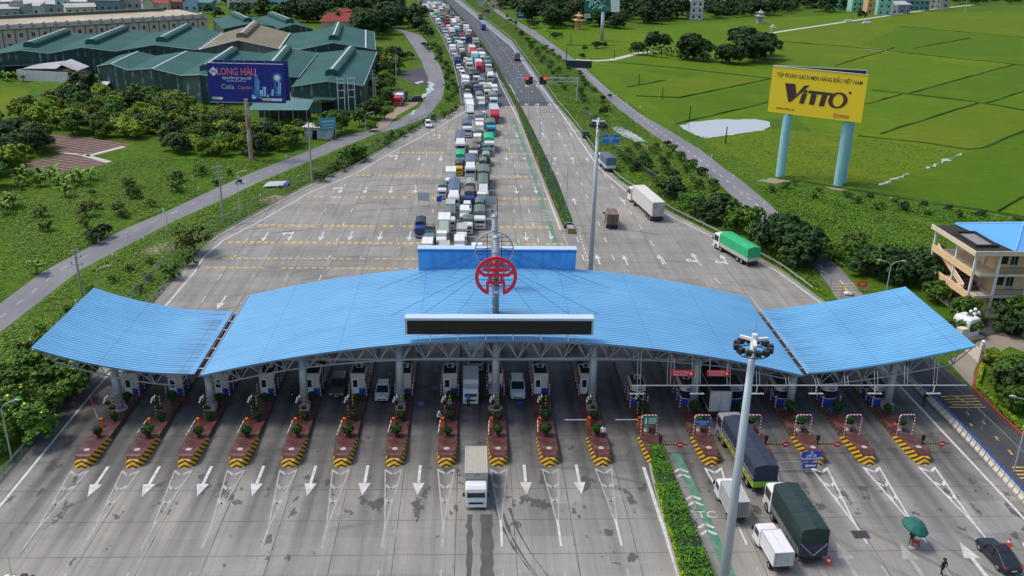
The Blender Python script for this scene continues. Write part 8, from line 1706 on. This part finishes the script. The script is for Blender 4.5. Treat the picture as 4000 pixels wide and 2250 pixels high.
small_sign(1312, 52, 5.5, 4.5, 1.4, SIGNBLUE, 'far blue road sign where the right service road bends', SIGNW); small_sign(1211, 24, 4.5, 3.2, 2.2, LH, 'far grey blank road sign by the upper service road'); small_sign(1228, 46, 2.2, 2.2, 3.0, SIGNBLUE, 'small far blue square sign beside the upper service road'); small_sign(1220, 46, 1.8, 1.8, 3.2, SIGNRED, 'small far red rimmed sign beside the upper service road')
# boards on the plaza
def frame_sign(px, py, w_, h, lab, m, yellow=False):
    t = thing('plaza_sign', lab, 'sign', g(px, py)); b = MB(); b.bb(-w_/2, w_/2, -.03, .03, 1.15, 1.15+h); b.build('panel', m, t); b = MB(); b.path([(-w_/2, 0, 0), (-w_/2, 0, 1.15), (w_/2, 0, 1.15), (w_/2, 0, 0)], .04); b.path([(-w_/2, -.5, .05), (-w_/2, .6, .05)], .04); b.path([(w_/2, -.5, .05), (w_/2, .6, .05)], .04); b.path([(-w_/2, 0, .2), (w_/2, 0, .2)], .03)
    for x in np.arange(-w_/2, w_/2, .3): b.tube((x, 0, .2), (x, 0, 1.1), .015, None, 4)
    b.build('stand', STEEL, t)
    if yellow: b = MB(); b.bb(w_/2+.05, w_/2+.4, 0, .05, 1.2, 2.5); b.build('side_flag', YEL, t); b = MB(); b.tube((w_/2+.2, .05, 0), (w_/2+.2, .05, 1.3), .04); b.build('flag_post', BLACK, t)
    return t
PS = mat('panel_pale', (.45, .52, .54), .5, 0, .08); frame_sign(1066, 519, 2.3, 1.7, 'pale panel on a steel stand at the left of the queue front', PS); frame_sign(1234, 528, 2.2, 1.6, 'pale panel with yellow flag on a stand right of the queue', PS, True); small_sign(1105, 521, 1.0, 1.1, 1.1, SIGNBLUE, 'small dark blue sign on a thin stand before the queue'); small_sign(1238, 535, .35, .35, .1, SIGNBLUE, 'tiny blue marker plate right of the queue')
p = g(2166, 733); t = thing('roadworks_board', 'small red board on a crowd barrier across the upper service road', 'sign', p, R_(-4)); b = MB(); b.bb(-.75, .75, -.05, .05, .8, 1.7); b.build('panel', SIGNRED, t); b = MB(); b.bb(-.5, .5, -.06, -.052, 1.3, 1.42); b.bb(-.4, .4, -.06, -.052, 1.05, 1.15); b.build('lettering', SIGNY, t); b = MB(); b.tube((-.6, .06, 0), (-.6, .06, 1.7), .03); b.tube((.6, .06, 0), (.6, .06, 1.7), .03); b.build('post', STEEL, t)
crowd_barrier(p.x-.4, p.y+.3, R_(-4), 3.0, 'grey crowd barrier behind the small red board')
for px, py, c, l_ in ((2130, 742, 'W', 'white'), (2139, 743, 'P', 'pale green')): b = MB(); b.ball((0, 0, .3), .5, 10, 0, .6); o = b.build('sack', PAINTS[c], None, True); o.location = g(px, py); tag(o, l_+' plastic sack lying on the upper service road', 'sack')
p = g(1456, 171); t = thing('road_barrier_wall', 'dark sheet wall closing the right service road at the paddy path', 'barrier', p, R_(-3)); b = MB(); b.bb(-5, 5, 0, .2, 0, 2.8); b.build('sheeting', mat('barrier_dark', (.018, .035, .04), .7), t); b = MB()
for x in (-5, 0, 5): b.tube((x, .3, 0), (x, .3, 3.3), .1)
b.build('post', DARKST, t)
# guardrails and fences
def guardrail(lab, pts, m=None, step=4.0, h=.75):
    P = [Vector((p[0], p[1], 0)) for p in pts]; O = P[0].copy(); t = thing('guardrail', lab, 'guardrail', O); b = MB(); secs = []
    for i, p in enumerate(P):
        d = (P[min(i+1, len(P)-1)]-P[max(i-1, 0)]).normalized(); n_ = Vector((-d.y, d.x, 0)); q = p-O; secs.append([q+n_*.05+Vector((0, 0, h-.17)), q+n_*.12+Vector((0, 0, h-.08)), q+n_*.05+Vector((0, 0, h)), q-n_*.02+Vector((0, 0, h+.06)), q-n_*.05+Vector((0, 0, h-.17))])
    b.loft(secs); b.build('rail', m or STEEL, t); b = MB(); pm = None
    k = 0
    for a, c in zip(P[:-1], P[1:]):
        n = max(1, int((c-a).length/step))
        for i in range(n): q = a.lerp(c, i/n)-O; b.tube(q, q+Vector((0, 0, h)), .07, None, 5); k += 1
    b.build('post', STEEL, t); return t
GRL = mat('rail_pale_green', (.40, .46, .42), .5, .2, .1)
guardrail('long grey guardrail along the left edge of the plaza from booths to queue', [(-46.8, 60), (-46.8, 126), (-46.6, 141), (-45.8, 153)]+[(q.x-.9, q.y+.6) for q in gl([(562, 596), (644, 550), (784, 472), (894, 428), (994, 369), (1060, 326), (1120, 298), (1163, 270)])])
guardrail('guardrail along the outer side of the queue on the highway', [(q.x-.2, q.y) for q in gl([(1163, 266), (1157, 225), (1142, 162), (1114, 95), (1053, 0)])]); guardrail('pale guardrail along the right edge of the open highway', [(q.x+.4, q.y) for q in gl([(1160, 0), (1289, 102), (1330, 158), (1405, 264), (1430, 293)])], GRL, 5)
guardrail('grey guardrail along the right edge of the plaza by the parked lorries', [(q.x+.3, q.y) for q in gl([(1430, 293), (1458, 328), (1512, 406), (1555, 450), (1600, 480), (1690, 533), (1805, 590), (1960, 674), (2040, 733)])])
def mesh_fence(lab, pts, h=1.9, step=3.2):
    P = [Vector((p[0], p[1], 0)) for p in pts]; O = P[0].copy(); t = thing('wire_fence', lab, 'fence', O); b = MB(); w_ = MB()
    for a, c in zip(P[:-1], P[1:]):
        n = max(1, int((c-a).length/step))
        for i in range(n):
            q = a.lerp(c, i/n)-O; r = a.lerp(c, (i+1)/n)-O; b.tube(q, q+Vector((0, 0, h)), .045, None, 5); b.tube(q+Vector((0, 0, h)), r+Vector((0, 0, h)), .035, None, 4)
            for k in range(1, 7): w_.tube(q+Vector((0, 0, h*k/7)), r+Vector((0, 0, h*k/7)), .010, None, 3, 0, False)
            for k in range(9): f = k/9; f2 = (k+1)/9; w_.tube(q.lerp(r, f), q.lerp(r, f2)+Vector((0, 0, h)), .009, None, 3, 0, False)
    b.build('post', mat('fence_post_green', (.20, .24, .21), .6), t); w_.build('wire', mat('fence_wire', (.13, .16, .14), .6), t); return t
mesh_fence('wire fence behind the left guardrail of the plaza', [(-49.5, 118), (-49.3, 142), (-48.4, 156)]+[(q.x-2.6, q.y+2.0) for q in gl([(562, 593), (644, 545), (784, 468), (894, 423), (994, 364), (1060, 322), (1120, 294)])]); mesh_fence('wire fence behind the right guardrail near the blue district sign', [(q.x+2.2, q.y) for q in gl([(1448, 285), (1490, 325), (1520, 375), (1580, 430), (1640, 468), (1700, 510)])]); mesh_fence('wire fence between the right plaza edge and the dark service lane', [(55.2, 135), (57.2, 122), (57.4, 104), (57.3, 92), (57.2, 62)], 2.1)
# concrete barrier blocks with blue rail
secs = [(-.30, 0), (-.30, .18), (-.12, .45), (-.10, .80), (.10, .80), (.12, .45), (.30, .18), (.30, 0)]
b = MB(); b.loft([[(x, y, z) for x, z in secs] for y in (0, .84)]); JB = b.mesh('block', mat('block_cream', (.56, .53, .45), .8, 0, .12, 1, .4)); b = MB(); b.bb(-.07, .07, 0, .96, .86, 1.0); b.tube((0, .5, .8), (0, .5, .9), .04); JR = b.mesh('top_rail', BLUEP); nb_ = 36
for i in range(nb_):
    y = 104-i*1.0; x = 54.55+.25*math.sin((104-y)/9); t = thing('barrier_block', '', 'barrier block', (x, y-.96, 0), .03*math.cos(y/9), 'cream barrier blocks along the dark lane'); ob('block', JB, t); ob('top_rail', JR, t)
    t['label'] = 'cream concrete block under a blue rail beside the dark lane, %s from its top end' % nth(i)
for i in range(7):
    q = g(2172+i*5, 772+i*7); 
# white marker posts along the side roads
b = MB(); b.bb(-.1, .1, -.1, .1, 0, .85); MP = b.mesh('marker_post', WHITE); MPOS = [('left', [(78, 868), (192, 768), (284, 650), (361, 608), (440, 555), (513, 524), (577, 498), (656, 500), (697, 440), (751, 420), (484, 450), (412, 537), (500, 480), (248, 610), (320, 595), (1004, 325), (1074, 298), (1123, 300), (835, 358), (720, 398)]), ('right', [(1663, 372), (1726, 402), (1753, 430), (1785, 452), (1826, 500), (1870, 523), (1922, 518), (1880, 498), (1845, 450), (1790, 398), (1538, 268), (1600, 310), (1640, 345), (1552, 243), (1577, 262), (1610, 272), (1470, 205), (1498, 222), (1440, 162), (1400, 128), (1300, 62)])]
for side, pts in MPOS:
    P = sorted(gl(pts), key=lambda p: p.y)
    for i, p in enumerate(P): o = ob('marker_post', MP, None, p); tag(o, 'white marker post beside the %s service road, %s counting away from the camera' % (side, nth(i)), 'marker post', 'white marker posts along the service roads')
# cones, stools, umbrella
b = MB(); b.lathe([(.17, .03), (.12, .3), (.07, .55), (.035, .72)], n=12); CN = b.mesh('cone', mat('cone_red', (.80, .06, .015), .5)); b = MB(); b.bb(-.22, .22, -.22, .22, 0, .04); CB = b.mesh('base', mat('cone_red', (.80, .06, .015))); b = MB(); b.lathe([(.125, .3), (.095, .45)], n=12); CS = b.mesh('band', WHITE)
for px, py, lab in ((2537, 1372, 'red traffic cone with white band right of the black car'), (2083, 1419, 'red traffic cone at the rear corner of the dark green lorry'), (1031, 497, 'red traffic cone alone on the plaza near the queue'),):
    t = thing('traffic_cone', lab, 'traffic cone', g(px, py), 0, 'traffic cones'); t.scale = (1.25,)*3; ob('cone', CN, t); ob('base', CB, t); ob('band', CS, t)
def stool(p, c, lab):
    t = thing('stool', lab, 'stool', p, RN.uniform(0, 1)); b = MB(); b.bb(-.2, .2, -.2, .2, .42, .47); b.build('seat', c, t)
    for x in (-.17, .17):
        for y in (-.17, .17): b = MB(); b.tube((x*1.25, y*1.25, 0), (x, y, .43), .03, None, 5); b.build('leg', c, t)
    t.scale = (1.35,)*3
PURP = mat('plastic_violet', (.22, .12, .55), .4); stool(g(2302, 1377), REDP, 'red plastic stool beside the worker under the green umbrella'); stool(g(2250, 1086)+Vector((0, 0, .36)), REDP, 'red plastic stool on the rightmost toll island'); stool(g(2089, 1046)+Vector((0, 0, .36)), BLUEP, 'blue plastic stool by a booth on the right'); stool(g(1058, 1027), PURP, 'violet plastic stool beside the white hatchback'); stool(g(461, 1016), REDP, 'red plastic stool beside the second booth from the left'); stool(g(1311, 1024), BLUEP, 'blue plastic stool standing in the lane before the white sport car')
# people: one skinned body each
SKIN = mat('skin', (.42, .24, .16), .6, 0, .05); HAIR = mat('hair_black', (.012, .011, .010), .6); CLO = {k: mat('cloth_'+k, c, .85, 0, .12, 3) for k, c in dict(white=(.72, .72, .70), black=(.018, .018, .02), blue=(.02, .14, .60), navy=(.02, .03, .08), grey=(.30, .31, .33), olive=(.14, .15, .10), sky=(.15, .36, .62)).items()}
BASE = dict(pelvis=(0, 0, .92), spine=(0, 0, 1.12), chest=(0, 0, 1.34), neck=(0, 0, 1.47), head=(0, -.015, 1.58), crown=(0, -.01, 1.69))
for s_, n_ in ((-1, 'l'), (1, 'r')): BASE.update({n_+'sh': (s_*.19, 0, 1.40), n_+'el': (s_*.25, .03, 1.12), n_+'wr': (s_*.25, -.05, .88), n_+'pa': (s_*.25, -.07, .80), n_+'hip': (s_*.10, 0, .88), n_+'kn': (s_*.11, -.02, .48), n_+'an': (s_*.11, .03, .08), n_+'to': (s_*.12, -.15, .04)})
RAD = dict(pelvis=.155, spine=.14, chest=.16, neck=.06, head=.10, crown=.075); 
for n_ in 'lr': RAD.update({n_+'sh': .075, n_+'el': .052, n_+'wr': .036, n_+'pa': .042, n_+'hip': .105, n_+'kn': .068, n_+'an': .045, n_+'to': .04})
EDG = [('pelvis', 'spine', 'top'), ('spine', 'chest', 'top'), ('chest', 'neck', 'top'), ('neck', 'head', 'skin'), ('head', 'crown', 'skin')]
for n_ in 'lr': EDG += [('chest', n_+'sh', 'top'), (n_+'sh', n_+'el', 'top'), (n_+'el', n_+'wr', 'arm'), (n_+'wr', n_+'pa', 'skin'), ('pelvis', n_+'hip', 'leg'), (n_+'hip', n_+'kn', 'leg'), (n_+'kn', n_+'an', 'leg'), (n_+'an', n_+'to', 'shoe')]
def person(lab, loc, rz, top, leg, pose=None, hat=None, long=True, mask=False, sc=1.0):
    t = thing('person', lab, 'person', loc, rz); J = dict(BASE); J.update(pose or {}); names = list(J); names.remove('pelvis'); names = ['pelvis']+names; vs = [Vector(J[k]) for k in names]; ed = [(names.index(a), names.index(c)) for a, c, _ in EDG]; rad = [RAD[k] for k in names]
    for n_, s_ in (('l', -1), ('r', 1)):                       # five fingers off each palm
        pa = Vector(J[n_+'pa']); d = (pa-Vector(J[n_+'wr'])).normalized(); sd_ = d.orthogonal().normalized(); ip = names.index(n_+'pa')
        for k, ln in enumerate((.055, .085, .092, .085, .065)):
            a = len(vs); off = sd_*(.018*(k-2)); mid_ = pa+off*1.4+d*(ln*.55)+(sd_*-.03 if k == 0 else Vector()); vs += [mid_, mid_+d*ln*.45+Vector((0, -.012, 0))]; ed += [(ip, a), (a, a+1)]; rad += [.010, .008]
    me = D.meshes.new('body'); me.from_pydata(vs, ed, []); o = D.objects.new('body', me); COL.objects.link(o); md = o.modifiers.new('skin', 'SKIN'); md.use_smooth_shade = True
    for i, sv in enumerate(me.skin_vertices[0].data): sv.radius = (rad[i], rad[i]*(.72 if i in (names.index('chest'), names.index('spine'), 0) else 1)); sv.use_root = (i == 0)
    o.modifiers.new('sub', 'SUBSURF').levels = 1; dg = bpy.context.evaluated_depsgraph_get(); nm = D.meshes.new_from_object(o.evaluated_get(dg)); D.objects.remove(o); D.meshes.remove(me); nm.name = 'body'; nm.materials.clear()
    ms = dict(top=0, leg=1, skin=2, shoe=3); 
    for m_ in (CLO[top], CLO[leg], SKIN, BLACK): nm.materials.append(m_)
    segs = [(Vector(J[a]), Vector(J[c]), k) for a, c, k in EDG]
    for p in nm.polygons:
        c = p.center; best = min(segs, key=lambda s: (c-s[0]-(s[1]-s[0])*max(0, min(1, (c-s[0]).dot(s[1]-s[0])/max(1e-6, (s[1]-s[0]).length_squared)))).length); k = best[2]
        if k == 'arm': k = 'top' if long else 'skin'
        if k == 'leg' and c.z > J['pelvis'][2]+.03: k = 'top'
        p.material_index = ms[k]
    ob('body', nm, t); hd = Vector(J['head']); b = MB(); b.ball(hd+Vector((0, .022, .05)), .112, 10, 0, .95)
    if hat: b.lathe([(.17, 0), (.17, .02), (.11, .03), (.1, .1), (.04, .13)], hd+Vector((0, -.01, .07)), 12)
    b.build('hair' if not hat else 'cap', HAIR if not hat else CLO[hat], t, True); b = MB()
    for s_ in (-1, 1): b.ball(hd+Vector((s_*.035, -.095, .015)), .013, 6)
    b.build('eye', BLACK, t); b = MB(); b.ball(hd+Vector((0, -.105, -.015)), .018, 6)
    for s_ in (-1, 1): b.ball(hd+Vector((s_*.105, .01, 0)), .025, 6)
    b.build('nose_and_ears', SKIN, t)
    if mask: b = MB(); b.ball(hd+Vector((0, -.06, -.05)), .062, 8); b.build('face_mask', CLO['white' if top != 'white' else 'sky'], t, True)
    t.scale = (sc,)*3; return t
WALK = dict(lkn=(-.11, -.16, .50), lan=(-.11, -.12, .10), lto=(-.12, -.30, .08), rkn=(.11, .02, .48), ran=(.11, .26, .12), rto=(.12, .12, .04), lel=(-.27, .12, 1.13), lwr=(-.26, .10, .90), lpa=(-.26, .08, .82), rwr=(.25, -.18, .92), rpa=(.25, -.22, .85))
BENT = dict(spine=(0, -.04, 1.10), chest=(0, -.12, 1.30), neck=(0, -.17, 1.42), head=(0, -.2, 1.52), crown=(0, -.2, 1.63), lsh=(-.19, -.13, 1.35), rsh=(.19, -.13, 1.35), lel=(-.24, -.25, 1.12), rel=(.24, -.25, 1.12), lwr=(-.15, -.45, 1.15), rwr=(.15, -.45, 1.15), lpa=(-.13, -.52, 1.17), rpa=(.13, -.52, 1.17))
person('person in black with a cap and white mask walking at the bottom edge', g(2368, 1449), R_(200), 'black', 'black', WALK, 'black', True, True, 1.06); person('person in white shirt and dark trousers on the eleventh toll island', g(1516, 1116)+Vector((0, 0, .42)), R_(160), 'white', 'black', None, None, True, False, 1.1)
person('worker in blue shirt standing before the white box pickup lorry', g(1178, 1024), R_(175), 'blue', 'black', BENT, None, False); person('attendant in blue shirt beside the booth of the ninth toll island', g(1226, 1004)+Vector((0, 0, .36)), R_(90), 'blue', 'navy', BENT); person('attendant in dark clothes right of the ninth booth', g(1262, 1004)+Vector((0, 0, .36)), R_(-60), 'navy', 'black', BENT)
person('officer in white shirt and helmet at the eighth orange barrier', g(1102, 1066), R_(40), 'white', 'black', BENT, 'white'); person('person in grey shirt sitting among the posts of the eighth island', g(1131, 1042)+Vector((0, 0, .36)), R_(10), 'grey', 'black', BENT, 'white'); person('worker in dark clothes and light blue hat by the barrier blocks', g(2322, 1022), R_(120), 'black', 'navy', BENT, 'sky', True, False, 1.1)
p_ = g(2289, 1376); person('worker with reflective vest standing under the green umbrella', p_, R_(150), 'black', 'olive', dict(rel=(.26, -.12, 1.15), rwr=(.12, -.22, 1.28), rpa=(.08, -.24, 1.34)))
t = thing('umbrella', 'tilted dark green market umbrella over a worker at the lower right', 'umbrella', p_+Vector((.15, -.1, 0))); b = MB(); n = 10; apex = Vector((.35, .3, 2.75)); ax = Vector((.28, -.12, .92)).normalized(); u_ = ax.orthogonal().normalized(); v_ = ax.cross(u_); rim = [apex-ax*.75+(u_*math.cos(6.283*i/n)+v_*math.sin(6.283*i/n))*1.25 for i in range(n)]; mid = [apex-ax*.28+(u_*math.cos(6.283*i/n)+v_*math.sin(6.283*i/n))*.72 for i in range(n)]
for i in range(n): j = (i+1) % n; b.add([apex, mid[i], mid[j]], [(0, 1, 2)]); b.add([mid[i], rim[i], rim[j], mid[j]], [(0, 1, 2, 3)]); b.add([rim[i], rim[j], rim[j]-ax*.18, rim[i]-ax*.18], [(0, 1, 2, 3)])
b.build('canopy', mat('umbrella_green', (.012, .13, .10), .7, 0, .15, 1.5, .1), t); b = MB(); b.tube((0, 0, 0), apex, .03); b.build('pole', STEEL, t); b = MB(); b.lathe([(.35, 0), (.35, .1), (.1, .2)], (0, 0, 0), 12); b.build('base', CONC, t)
def motorbike(loc, rz, lab, m):
    t = thing('motorbike', lab, 'motorbike', loc, rz)
    for y in (-.62, .62): a, c = wheel_meshes(.29, .1); w_ = ob('wheel', a, t, (0, y, .29)); ob('rim', c, w_)
    b = MB(); b.loft([[(-.13, -.35, .45), (.13, -.35, .45), (.1, -.3, .85), (-.1, -.3, .85)], [(-.15, .05, .35), (.15, .05, .35), (.12, .05, .62), (-.12, .05, .62)], [(-.12, .75, .55), (.12, .75, .55), (.1, .8, .75), (-.1, .8, .75)]]); b.build('bodywork', m, t); b = MB(); b.bb(-.13, .13, .0, .75, .72, .82); b.build('seat', BLACK, t); b = MB(); b.tube((-.32, -.42, 1.02), (.32, -.42, 1.02), .025); b.tube((0, -.62, .3), (0, -.42, 1.02), .04); b.build('handlebar', BLACK, t); b = MB(); b.ball((0, -.5, .92), .1, 8); b.build('headlamp', HEADL, t); return t
SIT = dict(pelvis=(0, .2, .86), spine=(0, .2, 1.06), chest=(0, .16, 1.28), neck=(0, .14, 1.41), head=(0, .12, 1.52), crown=(0, .12, 1.63), lhip=(-.12, .14, .84), rhip=(.12, .14, .84), lkn=(-.18, -.25, .80), rkn=(.18, -.25, .80), lan=(-.18, -.15, .40), ran=(.18, -.15, .40), lto=(-.18, -.33, .34), rto=(.18, -.33, .34), lsh=(-.19, .15, 1.34), rsh=(.19, .15, 1.34), lel=(-.27, -.06, 1.15), rel=(.27, -.06, 1.15), lwr=(-.27, -.33, 1.06), rwr=(.27, -.33, 1.06), lpa=(-.28, -.41, 1.04), rpa=(.28, -.41, 1.04))
p_ = g(601, 462); motorbike(p_, R_(-38), 'dark motorbike on the left service road carrying a rider', BLACK); person('rider in white helmet on the motorbike on the left road', p_, R_(-38), 'grey', 'black', SIT, 'white')
p_ = g(736, 1005); motorbike(p_, R_(10), 'dark motorbike stopped in the lane right of the second booth', BLACK); person('rider in dark clothes on the motorbike right of the second booth', p_, R_(10), 'navy', 'black', SIT, 'black')
p_ = g(1173, 53); motorbike(p_, R_(186), 'tiny far motorbike on the open highway near the median', BLACK)
# crash cushion, parked things by the left bend, dumped panel
p = g(1437, 588); t = thing('crash_cushion', 'rusty yellow crash cushion at the near end of the long median hedge', 'crash cushion', p); b = MB(); b.bb(-.6, .6, 0, 2.6, 0, .9); b.build('body', mat('cushion_grey', (.30, .29, .27), .7, 0, .2, 1, .5), t); b = MB(); b.bb(-.7, .7, -.12, 0, 0, 1.0); b.build('front_plate', stripes('cushion_front', (.10, .08, .06), (.45, .30, .06), 2, .3), t); b = MB(); b.path([(-.9, 2.6, 1.0), (-.5, 3.4, 1.1), (.5, 3.4, 1.1), (.9, 2.6, 1.0)], .06); b.build('hoop', STEEL, t)
park(car('black sport utility car parked by the trees at the left bend', 'suv', 'K'), g(1026, 256), hd=R_(70)); park(truck('red cab lorry with white cover parked by the trees at the left bend', W=2.3, L=6, H=3.2, body='box', bm='w', pm='R'), g(1000, 268), hd=R_(5)); park(truck('red lorry cab half hidden by bushes at the left bend', W=2.3, L=6, H=3.0, body='tarp', bm='d', pm='R'), g(986, 258), hd=R_(40))
p = g(694, 470); t = thing('dumped_panel', 'battered white and blue panel lying on the left verge', 'panel', p, R_(8)); b = MB(); b.loft([[(-2.6, -.7, .25), (2.4, -.9, .45), (2.8, 1.8, .7), (-1.6, 1.9, .6)], [(-2.6, -.7, .33), (2.4, -.9, .53), (2.8, 1.8, .78), (-1.6, 1.9, .68)]]); b.build('sheet', mat('panel_patched', (.45, .47, .48), .6, 0, .45, 1.2, .2), t); b = MB(); b.loft([[(1.5, -.88, .55), (2.42, -.9, .58), (2.8, 1.8, .82), (2.2, 1.8, .8)], [(1.5, -.88, .57), (2.42, -.9, .6), (2.8, 1.8, .84), (2.2, 1.8, .82)]]); b.build('blue_edge', SIGNBLUE, t)
print('objects', len(D.objects), 'tops', len([o for o in D.objects if not o.parent]))
